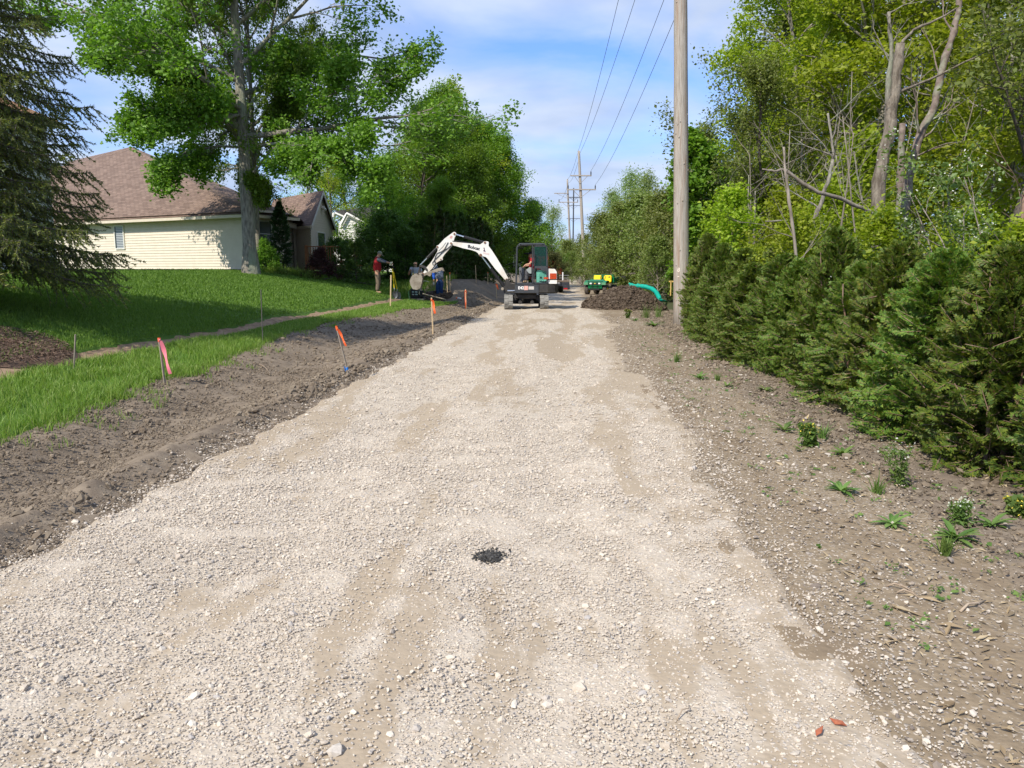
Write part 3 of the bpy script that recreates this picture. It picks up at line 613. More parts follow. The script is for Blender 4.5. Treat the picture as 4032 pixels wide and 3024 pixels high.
for (px, Y, sc, rz, lb) in [
    (2300, 100, 1.1, 1, 'scrub bush at the foot of the third utility pole'),
    (2440, 64, 1.3, 2, 'tall olive scrub bush above the utility cart'),
    (2500, 58, 1.35, 3, 'olive scrub bush above the left half of the dirt pile'),
    (2560, 51, 1.2, 4, 'olive scrub bush above the green sock on the dirt pile'),
    (2400, 58, .75, 5, 'low scrub bush directly behind the yellow seats of the cart'),
    (2620, 45, 1.15, 6, 'olive scrub bush touching the left edge of the near utility pole'),
    (2590, 38, .62, .6, 'low green scrub behind the right end of the dirt pile'),
    (2350, 66, .6, 1.7, 'low scrub at the foot of the second utility pole'),
    (2700, 40, 1.2, 2.6, 'scrub bush hidden behind the near utility pole')]:
    pd(scrub, px, Y, sc, rz, lb, GS)
# ---- young bright maple and wood on the right
young = make_tree('young_maple', 'bright green young maple just right of the near utility pole', (0, 0, 0), 31, 7.5, .07, LM['bright'], BARK['pale'],
    per=34, spread=.14, lsize=.15, shape=1, start=.1, nl=20, L0=.25, elev=(25, 70), maxl=3, kd=(0, 5, 4, 4), flat=.3, droop=.05, twigs=3)
put(young, 2775, 28, .9, 0)
wood = make_tree('wood_tree', 'tall yellow green tree filling the top right of the wood', (0, 0, 0), 32, 16, .17, LM['yellow'], BARK['grey'],
    per=19, spread=.2, lsize=.125, shape=0, start=.2, nl=22, L0=.27, elev=(5, 70), maxl=4, kd=(0, 5, 4, 4), flat=.45, droop=.06, twigs=3, lean=(.02, 0))
thin = make_tree('slender_tree', 'slender tree with airy crown rising right behind the near utility pole', (0, 0, 0), 33, 14, .13, LM['olive'], BARK['dark'],
    per=24, spread=.24, lsize=.13, start=.3, nl=18, L0=.27, elev=(30, 75), maxl=3, kd=(0, 6, 5, 4), flat=.1, droop=.03, twigs=3, stem_wob=.07)
GT = 'trees of the wood right of the road'
put(wood, 3330, 29, 1.15, 0); wood['group'] = GT
for (px, Y, sc, rz, lb) in [
    (3150, 38, (.85, .85, .98), 1.3, 'yellow green tree at the left edge of the tall wood, branches against the sky'),
    (3180, 33, 1.0, 3.3, 'yellow green tree behind the Y shaped dead trunk'),
    (3560, 30, 1.25, 4.4, 'tall leafy tree behind the broken grey trunk'),
    (3850, 26, 1.2, 5.6, 'leafy tree right of the dark leaning trunk'),
    (4150, 19, .95, .9, 'leafy tree cut off by the right edge of the picture'),
    (3420, 38, 1.1, 2.0, 'leafy tree deep in the wood left of the broken trunk'),
    (3700, 34, 1.2, 2.9, 'leafy tree deep in the wood between the dark trunk and the thin trunk'),
    (4000, 30, 1.2, 3.8, 'tall leafy tree deep in the wood behind the white blossom'),
    (3080, 46, 1.0, 5.0, 'back row tree seen above the tip of the dead stem')]:
    pd(wood, px, Y, sc, rz, lb, GT)
GH = 'slender airy trees'
put(thin, 2810, 44, 1.12, 0); thin['group'] = GH
pd(thin, 2700, 52, .75, 2, 'slender airy tree hidden by the near utility pole', GH)
pd(thin, 2930, 44, .72, 4, 'shorter slender tree between the young maple and the tall wood', GH)
pd(thin, 3050, 27, .62, 5, 'slender tree among the dead stems behind the hedge', GH)
pd(thin, 3900, 16, .8, 1, 'slender thin trunked tree near the right edge of the picture', GH)
# understory
und = make_tree('understory_shrub', 'leafy shrub behind the hedge below the dead fallen limb', (0, 0, 0), 34, 4.2, .05, LM['yellow'], BARK['pale'],
    per=12, spread=.15, lsize=.10, start=.05, nl=20, L0=.42, elev=(20, 80), maxl=3, kd=(0, 6, 5, 4), flat=.1, droop=.03, twigs=2, cat='bush')
GU = 'understory shrubs behind the hedge'
put(und, 3250, 20, .9, 0); und['group'] = GU
for (px, Y, sc, rz, lb) in [
    (2860, 23, .95, 1, 'understory shrub at the foot of the young maple'), (2960, 27, 1.2, 2, 'understory shrub left of the forked dead stems'),
    (3080, 21, .9, 3, 'understory shrub at the foot of the leaning dead stem'), (3420, 20.5, .8, 4, 'understory shrub at the foot of the broken trunk'),
    (3600, 22, 1.2, 5, 'understory shrub right of the broken trunk'), (3800, 16, .7, 6, 'understory shrub left of the white blossom'),
    (4020, 12, .6, 7, 'understory shrub at the right edge behind the hedge'), (3350, 25, 1.4, 8, 'taller understory shrub deep behind the fallen limb'),
    (3700, 26, 1.6, 9, 'tallest understory shrub under the dark leaning trunk'), (3950, 20, 1.5, 10, 'understory shrub behind the blossom')]:
    pd(und, px, Y, sc, rz, lb, GU)
# blossom shrub
g = np.random.default_rng(8); bl = thing('blossom_shrub', 'shrub with sprays of tiny white flowers above the hedge at right', 'bush', (4.6 + 1.6, 9.6, gz(6.2, 9.6)))
out, tips = [], []
for q in range(16):
    a = q * .39 + g.uniform(-.2, .2); el = R(g.uniform(35, 75)); branch(g, np.array([0, 0, 0.]), np.array([math.cos(a) * math.cos(el), math.sin(a) * math.cos(el), math.sin(el)]), 3.0 * g.uniform(.7, 1.1), .02, 1, 3, out, tips, -.02, .1, (0, 6, 5), (30, 55), .42, .2)
twig_mesh(out).build('trunk', BARK['pale'], bl, smooth=True, fixn=False)
Cn = tipleaves(g, tips, 20, .07); V, Fq = leaves(g, Cn, .055); MB().add(V, Fq).build('crown', LM['weed'], bl, fixn=False)
Cn = tipleaves(g, tips, 7, .05); Cn[:, 2] += .04; V, Fq = leaves(g, Cn, .03); MB().add(V, Fq).build('blossom', LM['blossom'], bl, fixn=False)
# ---- bare trunks in the wood
def snag(name, label, polys, mt, cat='tree', group=None, sub='branch'):
    p0 = polys[0][0][0]; base = Vector(p0); root = thing(name, label, cat, base, 0, group)
    for i, (pts, r0, r1) in enumerate(polys):
        g = np.random.default_rng(i + 5); P = [Vector(p) - base for p in pts]; Q = []
        for a, b in zip(P[:-1], P[1:]):
            for k in range(4): Q.append(a.lerp(b, k / 4) + Vector(g.normal(0, r0 * (.14 if r0 > .09 else .18), 3)))
        Q.append(P[-1]); rad = np.linspace(r0, r1, len(Q)) * (1 + g.normal(0, .10, len(Q)))
        if i == 0: Q0 = (Q, rad)
        MB().tube(Q, rad, 10 if r0 > .06 else 6).build('trunk' if i == 0 else sub, mt, root, smooth=True, fixn=False)
    g = np.random.default_rng(len(label)); o2, t2 = [], []; pts, r0, r1 = polys[0]; P = [np.array(Vector(p) - base) for p in pts]
    if r0 < .12:
        for k in range(9):
            t = g.uniform(.25, 1) * (len(P) - 1); i = min(int(t), len(P) - 2); pp = P[i] + (P[i + 1] - P[i]) * (t - i); a = g.uniform(0, 6.28); branch(g, pp, norm(np.array([math.cos(a), math.sin(a), g.uniform(.3, 1.6)])), g.uniform(.5, 1.6), r0 * .22, 2, 3, o2, t2, .03, .14, (4, 4, 4), (25, 55), .5, .1)
        tb = twig_mesh(o2)
        for o_ in [q for q in bpy.data.objects if q.parent == root and q.name.startswith('trunk')]: bpy.data.objects.remove(o_)
        tb.tube(Q0[0], Q0[1], 8); tb.build('trunk', mt, root, smooth=True, fixn=False)
    return root
def C6(x, y, Y): return at(2500 + x / 1.276, y / 1.276, Y)
def gnd(v): return Vector((v.x, v.y, gz(v.x, v.y) - .1))
b = C6(1205, 1300, 16)
snag('broken_trunk', 'thick grey trunk broken off at the top, leaning right above the hedge', [
    ([gnd(b), b, C6(1225, 900, 16), C6(1290, 620, 16), C6(1315, 420, 16), C6(1335, 215, 16)], .155, .09),
    ([C6(1335, 220, 16), C6(1400, 150, 16.2), C6(1560, 80, 16.3), C6(1630, 30, 16.3)], .035, .012),
    ([C6(1330, 460, 16), C6(1480, 400, 16.4), C6(1700, 290, 16.8), C6(1900, 200, 17)], .03, .01)], mat('brown_grey_bark_mat', (.13, .105, .08), (.29, .25, .20), 14, .9, .05, 24, stretch=(1, 1, .25)))
b = C6(1340, 1200, 17.5)
snag('leaning_trunk', 'dark barked trunk leaning right beside the broken grey trunk', [
    ([gnd(b), b, C6(1375, 900, 17.5), C6(1420, 720, 17.5), C6(1510, 520, 17.6), C6(1550, 320, 17.6), C6(1600, 170, 17.7), C6(1645, -60, 17.8)], .115, .06),
    ([C6(1330, 1180, 17.7), C6(1335, 900, 17.7), C6(1345, 620, 17.7)], .1, .06),
    ([C6(1300, 1130, 17.4), C6(1200, 1080, 17), C6(1300, 640, 18)], .05, .02)], mat('reddish_bark_mat', (.13, .10, .085), (.24, .19, .16), 10, .9, .02, 40, c3=(.3, .33, .24), s3=2.5))
snag('fallen_limb', 'dead limb slanting down to the right across the trunks', [
    ([C6(750, 850, 15), C6(830, 910, 15), C6(920, 965, 15), C6(1030, 995, 15.2), C6(1140, 1045, 15.4), C6(1290, 1100, 15.6)], .03, .045),
    ([C6(750, 850, 15), C6(700, 860, 15), C6(640, 850, 15)], .03, .012)], BARK['pale'], 'limb')
b = C6(820, 1340, 13.5)
snag('dead_stem', 'pale dead stem leaning left, topped at the fallen limb', [([gnd(b), b, C6(790, 1120, 13.6), C6(762, 900, 13.8), C6(748, 740, 14)], .035, .018)], BARK['pale'])
b = C6(880, 1330, 16)
snag('forked_dead_trunk', 'grey dead trunk forking in a Y behind the hedge', [
    ([gnd(b), b, C6(895, 1120, 16), C6(945, 1000, 16), C6(980, 880, 16), C6(1000, 780, 16.2), C6(970, 570, 16.4)], .07, .022),
    ([C6(895, 1140, 16), C6(870, 1110, 16), C6(790, 1108, 16), C6(655, 1112, 16)], .035, .012)], BARK['grey'])
b = C6(1935, 1640, 8)
snag('peeling_trunk', 'reddish peeling trunk at the right edge above the hedge', [([gnd(b), b, C6(1940, 1300, 8), C6(1955, 960, 8.1)], .028, .018)], BARK['red'])
for (x0, y0, x1, y1, x2, y2, Y, r, lb) in [
    (1905, 900, 1900, 500, 1885, 60, 20, .05, 'thin straight trunk near the top right corner'),
    (835, 1000, 838, 700, 830, 560, 26, .05, 'thin grey trunk between the dead stem and the forked trunk'),
    (600, 1200, 603, 1050, 605, 960, 25, .05, 'short grey stem right of the young maple'),
    (578, 1180, 570, 1000, 573, 880, 25, .045, 'taller grey stem right of the young maple'),
    (560, 1190, 500, 1060, 465, 940, 24, .03, 'thin stem leaning left beside the young maple'),
    (1160, 1100, 1130, 950, 1100, 760, 22, .04, 'thin stem just left of the broken trunk'),
    (1030, 1150, 1040, 950, 1010, 780, 22, .035, 'thin stem right of the forked dead trunk'),
    (1590, 1150, 1570, 950, 1620, 690, 19, .035, 'thin bent stem right of the dark leaning trunk'),
    (895, 620, 897, 400, 890, 270, 30, .07, 'upright thin trunk high in the left part of the tall wood'),
    (1280, 400, 1290, 250, 1275, 60, 22, .09, 'dark upright trunk behind the broken top')]:
    b = C6(x0, y0, Y); snag('thin_trunk', lb, [([gnd(b), b, C6(x1, y1, Y), C6(x2, y2, Y)], r, r * .5)], BARK['grey'], group='thin bare trunks in the wood')

g = np.random.default_rng(77)
for k, (px, Y, h, ln) in enumerate([(2905, 30, 6.5, .3), (2985, 24, 5.2, -.5), (3035, 31, 8, .2), (3125, 22, 5.6, -.4), (3190, 26, 7.2, .6), (3265, 19, 5.0, .3), (3330, 24, 7.6, -.3), (3385, 18, 5.2, -.7), (3490, 23, 7.5, .5), (3640, 20, 6.6, .9), (3700, 24, 8.5, -.4), (3760, 18, 5.6, .7), (3845, 21, 7.8, -.5), (3960, 18, 7.0, .4), (3160, 28, 9, -.2), (3580, 27, 10, .4)]):
    x = (px - CX) / F * Y; p = Vector((x, Y, gz(x, Y) - .1)); q = p + Vector((ln, 0, h)); m1 = p.lerp(q, .45) + Vector((g.normal(0, .12), 0, 0))
    snag('sapling_stem', 'slim bare sapling stem number %s from the left behind the hedge' % ['one', 'three', 'four', 'five', 'seven', 'eight', 'nine', 'ten', 'eleven', 'thirteen', 'fourteen', 'fifteen', 'sixteen', 'seventeen', 'six', 'twelve'][k], [([p, m1, q], .028 + .01 * (k % 3), .01)], BARK['pale'], 'sapling', 'bare sapling stems behind the hedge')
# ---- arborvitae hedge
FR = []
for k, (ang, l) in enumerate([(0, 1), (.55, .62), (-.55, .62), (.8, .4), (-.8, .4)]):
    o = .25 * k * (1 if k < 3 else 1.1) if k else 0; o = [0, .18, .30, .45, .55][k]
    ca, sa = math.cos(ang), math.sin(ang); w = .085 if k else .07
    for (x, y) in ((0, 0), (l * .45, -w), (l, 0), (l * .45, w)): FR.append([o + x * ca - y * sa, x * sa + y * ca, -.18 * (o + x * ca) ** 2])
FR = np.array(FR); FRF = np.arange(20).reshape(5, 4)
def fronds(Cn, D, U_, s):
    n = len(Cn); D = D / np.linalg.norm(D, axis=1)[:, None]; Sd = np.cross(D, U_); Sd /= np.linalg.norm(Sd, axis=1)[:, None] + 1e-9; Up = np.cross(Sd, D)
    V = Cn[:, None] + s[:, None, None] * (FR[None, :, :1] * D[:, None] + FR[None, :, 1:2] * Sd[:, None] + FR[None, :, 2:] * Up[:, None])
    return V.reshape(-1, 3), (FRF[None] + np.arange(n)[:, None, None] * 20).reshape(-1, 4)
def make_arb(name, label, seed, h, rad, n, s, leaf, droop=-.35, group=None, top=.66, stems=2):
    g = np.random.default_rng(seed); root = thing(name, label, 'hedge shrub', (0, 0, 0), 0, group)
    mb = MB()
    for k in range(stems):
        a = g.uniform(0, 6.28); P = [np.array([.06 * math.cos(a), .06 * math.sin(a), -.1])]; d = np.array([.12 * math.cos(a), .12 * math.sin(a), 1])
        for i in range(8): P.append(P[-1] + norm(d + g.normal(0, .06, 3)) * h * .93 / 8)
        mb.tube(P, np.linspace(.024, .006, 9), 6, cap=False)
    # boughs: clustered fans reaching outwards and up
    nb = n // 16; up0 = 0; Cs, Ds, Us, Ss = [], [], [], []
    z = g.random(nb) ** .85; a = g.uniform(0, 6.28, nb)
    prof = np.interp(z, [0, .12, .4, .75, .93, 1], [.95, 1, .95, top, .36, .1])
    lump = 1 + .28 * vn(a * 1.6 + seed, z * 5, seed)
    r1 = rad * prof * lump * g.uniform(.55, 1.1, nb)
    for i in range(nb):
        dr = np.array([math.cos(a[i]), math.sin(a[i]), -.05 + .9 * z[i]]); dr = norm(dr + g.normal(0, .35, 3))
        tip = np.array([math.cos(a[i]) * r1[i], math.sin(a[i]) * r1[i], .04 + z[i] * h])
        L = .24 * (1 - .3 * z[i]); base = tip - dr * L; mb.tube([base, tip], [.004, .002], 3, cap=False)
        t = np.linspace(.05, 1, 16); pn = norm(np.cross(dr, g.normal(0, 1, 3))); sg = np.where(np.arange(16) % 2, 1, -1)
        d2 = dr[None] * (.75 + .5 * t[:, None]) + pn[None] * (sg * (.95 - .6 * t))[:, None] + g.normal(0, .13, (16, 3)); d2[:, 2] += droop
        Cs.append(base + dr * (L * t)[:, None]); Ds.append(d2); Us.append(np.cross(dr, pn)[None] + g.normal(0, .25, (16, 3))); Ss.append(s * (1.15 - .5 * t) * g.uniform(.75, 1.2, 16))
    mb.build('trunk', BARK['red'], root, smooth=True, fixn=False)
    V, Fq = fronds(np.concatenate(Cs), np.concatenate(Ds), np.concatenate(Us), np.concatenate(Ss)); mb = MB(); mb.add(V, Fq)
    mb.build('crown', leaf, root, fixn=False); return root
GA = 'arborvitae hedge along the right of the road'
protos = [make_arb('arborvitae', 'arborvitae at the right edge of the picture, nearest of the hedge', 61, 1.9, .68, 19000, .085, LM['arbor'], group=GA),
          make_arb('arborvitae', 'arborvitae second from the right edge in the hedge, reaching furthest down the picture', 62, 2.1, .64, 19000, .08, LM['arbor'], group=GA),
          make_arb('arborvitae', 'arborvitae third from the right edge in the hedge', 63, 2.0, .66, 19000, .08, LM['arbor'], group=GA)]
ords = ['fourth', 'fifth', 'sixth', 'seventh', 'eighth', 'ninth', 'tenth', 'eleventh', 'twelfth', 'thirteenth', 'fourteenth', 'fifteenth']
g = np.random.default_rng(3); s = 5.3; i = 0
while s < 19.5:
    u = 3.72 + .1 * g.normal() - .02 * (s - 5); x = u + VPX * s; sc = g.uniform(.88, 1.12); hs = g.uniform(.66, 1.12) * (1 if s < 10 else 1.08)
    loc = (x, s, gz(x, s) - .03)
    if i < 3: o = protos[i]; o.location = loc; o.scale = (1.02, 1.02, .86 + .03 * i); o.rotation_euler[2] = i
    else: dup(protos[i % 3], loc, g.uniform(0, 6.28), (sc, sc, sc * hs), 'arborvitae %s from the right edge in the hedge' % (ords[i - 3] if i - 3 < 12 else 'last') if s < 18.2 else 'arborvitae at the far end of the hedge, beside the near utility pole', GA)
    i += 1; s += g.uniform(.88, 1.28)
for (s, u, sc, rz, lb) in [(7.6, 4.45, .5, 1, 'yellow green leafy bush poking over the hedge third from right'), (10.9, 4.35, .58, 2, 'yellow green leafy bush growing out of the middle of the hedge'), (14.3, 4.2, .62, 3, 'yellow green leafy bush in the far half of the hedge'), (17.9, 4.3, .5, 4, 'leafy bush at the hedge end right of the near pole')]:
    dup(und, (u + VPX * s, s, gz(u + VPX * s, s)), rz, sc, lb, 'leafy bushes mixed into the hedge')
# second, staggered row just behind
for j, (s, du, hs) in enumerate([(6.8, 1.2, .9), (8.9, 1.1, 1.0), (10.4, 1.2, .92), (13, 1.1, 1.1), (15, 1.0, 1.0), (17.4, .9, 1.1)]):
    x = 3.75 + du + VPX * s; dup(protos[j % 3], (x, s, gz(x, s)), j * 1.3, (1, 1, hs), 'arborvitae standing behind the hedge line, %s from the right' % ['first', 'second', 'third', 'fourth', 'fifth', 'sixth'][j], 'second row of arborvitae')
# ---- dark arborvitae columns by the cream house and behind the soil bank
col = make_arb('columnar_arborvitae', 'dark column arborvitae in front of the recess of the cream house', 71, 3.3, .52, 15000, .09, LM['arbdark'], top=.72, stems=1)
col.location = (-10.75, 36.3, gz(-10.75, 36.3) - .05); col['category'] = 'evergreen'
GB = 'row of arborvitae behind the soil bank'
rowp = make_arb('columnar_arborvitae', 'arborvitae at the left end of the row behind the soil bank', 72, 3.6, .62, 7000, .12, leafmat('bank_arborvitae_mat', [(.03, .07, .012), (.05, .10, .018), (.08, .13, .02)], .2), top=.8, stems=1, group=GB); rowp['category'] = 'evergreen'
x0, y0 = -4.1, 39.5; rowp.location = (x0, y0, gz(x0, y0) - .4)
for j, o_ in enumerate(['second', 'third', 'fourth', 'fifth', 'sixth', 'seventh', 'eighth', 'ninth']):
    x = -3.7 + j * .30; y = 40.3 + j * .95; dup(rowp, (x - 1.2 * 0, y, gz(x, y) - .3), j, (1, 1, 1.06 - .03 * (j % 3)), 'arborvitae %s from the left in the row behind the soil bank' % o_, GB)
# ---- shrubs by the house
sh = make_tree('burgundy_shrub', 'dark burgundy leaved shrub right of the wooden deck', (-8.7, 35.0, gz(-8.7, 35.0)), 81, 2.2, .04, LM['red'], BARK['dark'], per=16, spread=.1, lsize=.08, start=.05, nl=24, L0=.5, elev=(10, 80), maxl=3, kd=(0, 5, 5, 4), flat=0, cat='bush', twigs=2, updown=.5)
sh.scale = (.66, .66, .62)
sh2 = make_tree('green_shrub', 'light green clipped shrub between the maple trunk and the dark column', (-11.05, 35.0, gz(-11.05, 35.0)), 82, 1.5, .03, LM['maple'], BARK['dark'], per=18, spread=.08, lsize=.06, start=.02, nl=26, L0=.42, elev=(20, 85), maxl=3, kd=(0, 5, 5, 4), flat=0, cat='bush', twigs=2)
vib = make_tree('layered_shrub', 'dark layered shrub right of the burgundy one', (-7.3, 36.5, gz(-7.3, 36.5)), 83, 3.4, .05, LM['dark'], BARK['dark'], per=14, spread=.12, lsize=.1, start=.05, nl=22, L0=.45, elev=(0, 60), maxl=3, kd=(0, 6, 5, 4), flat=.7, cat='bush', twigs=2, group='dark shrubs beyond the lawn'); vib.scale = (.62, .62, .6)
for (px, Y, sc, rz, lb) in [(1375, 39, .6, 1, 'dark shrub with bare stems left of the man in the red shirt'), (1465, 41, .8, 2, 'dark shrub directly behind the man in the red shirt'), (1530, 42, 1.1, 3, 'dark shrub between the red shirt man and the bearded man'),
    (1600, 41, .85, 4, 'dark shrub behind the bearded man'), (1440, 46, .6, 5, 'tall dark shrub in front of the white house'), (1660, 44, 1.0, 6, 'dark shrub behind the excavator bucket'), (1330, 41, .6, 6.5, 'dark shrub between burgundy shrub and white house')]:
    pd(vib, px, Y, sc, rz, lb, 'dark shrubs beyond the lawn')
# ---- the spruce at the left
def make_spruce(loc, Ht, rb, seed):
    g = np.random.default_rng(seed); root = thing('spruce_tree', 'big dark spruce with drooping boughs at the left edge of the picture', 'tree', loc)
    mb = MB(); mb.tube([(0, 0, -.2), (0.02, 0, 2), (.05, .03, 6), (.03, 0, Ht)], [.3, .24, .15, .02], 12)
    NC, ND, NS = [], [], []
    nb = 370
    for q in range(nb):
        t = (q + .5) / nb; z = lerp(1.0, Ht * .97, t ** 1.15); L = rb * (1 - (z - .5) / Ht) ** .6 * g.uniform(.82, 1.12); a = q * 2.39996 + g.uniform(-.2, .2)
        if math.cos(a) < -.6 and g.random() < .5: continue
        dr = np.array([math.cos(a), math.sin(a), 0]); n = 12; P = [np.array([0, 0, z])]; sl = .18 - .1 * (1 - t)
        for i in range(n):
            f = i / n; d = norm(dr + np.array([0, 0, .05 - .62 * math.sin(f * 2.6) * (1 - t * .5) + .5 * f * f + g.normal(0, .05)]) + np.array([-dr[1], dr[0], 0]) * g.normal(0, .10)); P.append(P[-1] + d * L / n)
        mb.tube(P, np.linspace(.045, .006, n + 1), 5, cap=False); P = np.array(P)
        nm = int(L * 160); tt = g.uniform(0, n, nm); ii = np.clip(tt.astype(int), 0, n - 1); c = P[ii] + (P[ii + 1] - P[ii]) * (tt - ii)[:, None]; NC.append(c); ND.append(g.normal(0, 1, (nm, 3)) + dr * .8); NS.append(np.full(nm, .07))
        nt_ = int(L * 24)
        for k in range(nt_):
            t2 = lerp(.12, 1, (k + g.random()) / nt_) * n; i = min(int(t2), n - 1); pp = P[i] + (P[i + 1] - P[i]) * (t2 - i); bd = norm(P[i + 1] - P[i])
            side = np.cross(bd, [0, 0, 1]) * (1 if k % 2 else -1); hang = g.uniform(.15, 1.0)
            l = (.9 - .45 * t2 / n) * g.uniform(.5, 1.15) * min(1, L / 2.5)
            d = norm(side * (.9 - .45 * hang) + bd * .55 + np.array([0, 0, -hang * .9]) + g.normal(0, .12, 3))
            m_ = 5; Q = [pp]
            for w in range(m_): d = norm(d + np.array([0, 0, -.09 + .05 * w]) + g.normal(0, .06, 3)); Q.append(Q[-1] + d * l / m_)
            mb.tube(Q, np.linspace(.008, .003, m_ + 1), 3, cap=False); Q = np.array(Q)
            nn = int(l * 95); tt = g.uniform(0, m_, nn); ii = np.clip(tt.astype(int), 0, m_ - 1); ff = (tt - ii)[:, None]
            c = Q[ii] * (1 - ff) + Q[ii + 1] * ff; ax = Q[ii + 1] - Q[ii]; ax /= np.linalg.norm(ax, axis=1)[:, None]
            rd = g.normal(0, 1, (nn, 3)); rd -= ax * (rd * ax).sum(1)[:, None]; rd /= np.linalg.norm(rd, axis=1)[:, None]
            NC.append(c); ND.append(rd + ax * .9); NS.append(np.full(nn, .05))
    mb.build('trunk', BARK['dark'], root, smooth=True, fixn=False)
    c = np.concatenate(NC); d = np.concatenate(ND); d /= np.linalg.norm(d, axis=1)[:, None]; s = np.concatenate(NS) * g.uniform(.7, 1.3, len(c))
    w = np.cross(d, g.normal(0, 1, (len(c), 3))); w /= np.linalg.norm(w, axis=1)[:, None]; w *= .010
    V = np.stack([c - w, c + w, c + d * s[:, None]], 1).reshape(-1, 3); mb = MB(); mb.add(V, np.arange(len(V)).reshape(-1, 3)); mb.build('crown', LM['spruce'], root, fixn=False)
    return root
make_spruce((-10.1, 13.2, gz(-10.1, 13.2)), 14.5, 3.25, 5)
# ============================================================ buildings
M['cream'] = mat('cream_siding_mat', (.66, .585, .485), (.71, .635, .535), 3, .6, spec=.3)
M['greyside'] = mat('pale_grey_siding_mat', (.50, .52, .50), (.56, .58, .55), 3, .6)
M['whiteside'] = mat('white_siding_mat', (.74, .73, .70), (.78, .77, .74), 3, .6)
M['trim'] = mat('white_trim_mat', (.78, .76, .72), (.70, .68, .63), 6, .5)
M['creamtrim'] = mat('cream_trim_mat', (.66, .58, .47), (.60, .53, .42), 6, .5)
M['found'] = mat('foundation_block_mat', (.36, .27, .21), (.45, .36, .29), 12, .9, .01, 40)
M['deckwood'] = mat('deck_wood_mat', (.30, .12, .05), (.38, .17, .08), 8, .6)
def glassmat(name, col, rough=.08):
    m = mat(name, col, None, rough=rough, spec=.6); return m
M['pane'] = glassmat('window_pane_mat', (.05, .065, .075)); M['blind'] = mat('shutter_blind_mat', (.42, .45, .48), rough=.5)
def shingle(name, a, b, c):
    m = bpy.data.materials.new(name); m.use_nodes = True; t = m.node_tree; p = t.nodes['Principled BSDF']; p.inputs['Roughness'].default_value = .9
    uv = N(t, 'ShaderNodeTexCoord'); br = N(t, 'ShaderNodeTexBrick'); t.links.new(uv.outputs['UV'], br.inputs[0]); br.inputs['Scale'].default_value = 1
    br.inputs['Brick Width'].default_value = .34; br.inputs['Row Height'].default_value = .145; br.inputs['Mortar Size'].default_value = .012; br.inputs['Mortar Smooth'].default_value = .6; br.inputs['Bias'].default_value = 0
    br.inputs['Color1'].default_value = (*a, 1); br.inputs['Color2'].default_value = (*b, 1); br.inputs['Mortar'].default_value = (*c, 1)
    n = N(t, 'ShaderNodeTexNoise'); n.inputs['Scale'].default_value = 1.3; n.inputs['Detail'].default_value = 6; t.links.new(uv.outputs['UV'], n.inputs[0])
    mr = N(t, 'ShaderNodeMapRange'); mr.inputs[3].default_value = .75; mr.inputs[4].default_value = 1.25; t.links.new(n.outputs[0], mr.inputs[0])
    mx = N(t, 'ShaderNodeMix', data_type='RGBA', blend_type='MULTIPLY'); mx.inputs[0].default_value = 1; t.links.new(br.outputs[0], mx.inputs[6]); t.links.new(mr.outputs[0], mx.inputs[7]); t.links.new(mx.outputs[2], p.inputs['Base Color'])
    b = N(t, 'ShaderNodeBump'); b.inputs['Distance'].default_value = .012; b.invert = True; t.links.new(br.outputs['Fac'], b.inputs['Height']); t.links.new(b.outputs[0], p.inputs['Normal'])
    return m
M['shingle'] = shingle('brown_shingle_mat', (.145, .095, .072), (.225, .155, .12), (.085, .058, .045))
M['shingle_dark'] = shingle('dark_shingle_mat', (.06, .055, .055), (.10, .09, .09), (.04, .035, .035))
M['shingle_orange'] = shingle('orange_shingle_mat', (.28, .14, .07), (.36, .20, .11), (.15, .08, .05))
def siding(mb, p0, p1, z0, z1, course=.13, rng_=None, lap=.02, m=0):
    """lapped boards on the wall from p0 to p1; rng_(z) gives the start and end fraction (for gables)"""
    p0 = np.array(p0, float); p1 = np.array(p1, float); d = p1 - p0; L = np.linalg.norm(d); d /= L; nrm = np.array([d[1], -d[0]])   # outward = right of travel
    z = z0
    while z < z1 - .005:
        zt = min(z + course, z1); fa, fb = (0, 1) if rng_ is None else rng_(z); ga, gb = (0, 1) if rng_ is None else rng_(zt)
        q = [p0 + d * L * fa + nrm * lap, p0 + d * L * fb + nrm * lap, p0 + d * L * gb, p0 + d * L * ga, p0 + d * L * fb, p0 + d * L * fa]
        zz = [z, z, zt, zt, z, z]; mb.add([[a[0], a[1], b] for a, b in zip(q, zz)], [(0, 1, 2, 3), (5, 4, 1, 0)], m); z = zt
class UVB:
    def __init__(s): s.mb = MB(); s.uv = []
    def face(s, pts, horiz, thick=.0):
        P = [Vector(p) for p in pts]; h = Vector(horiz).normalized(); n = (P[1] - P[0]).cross(P[2] - P[0]).normalized(); v = n.cross(h)
        s.mb.add([tuple(p) for p in P], [tuple(range(len(P)))]); s.uv += [((p).dot(h), p.dot(v)) for p in P]
    def build(s, name, m, parent): return s.mb.build(name, m, parent, uv=np.array(s.uv))
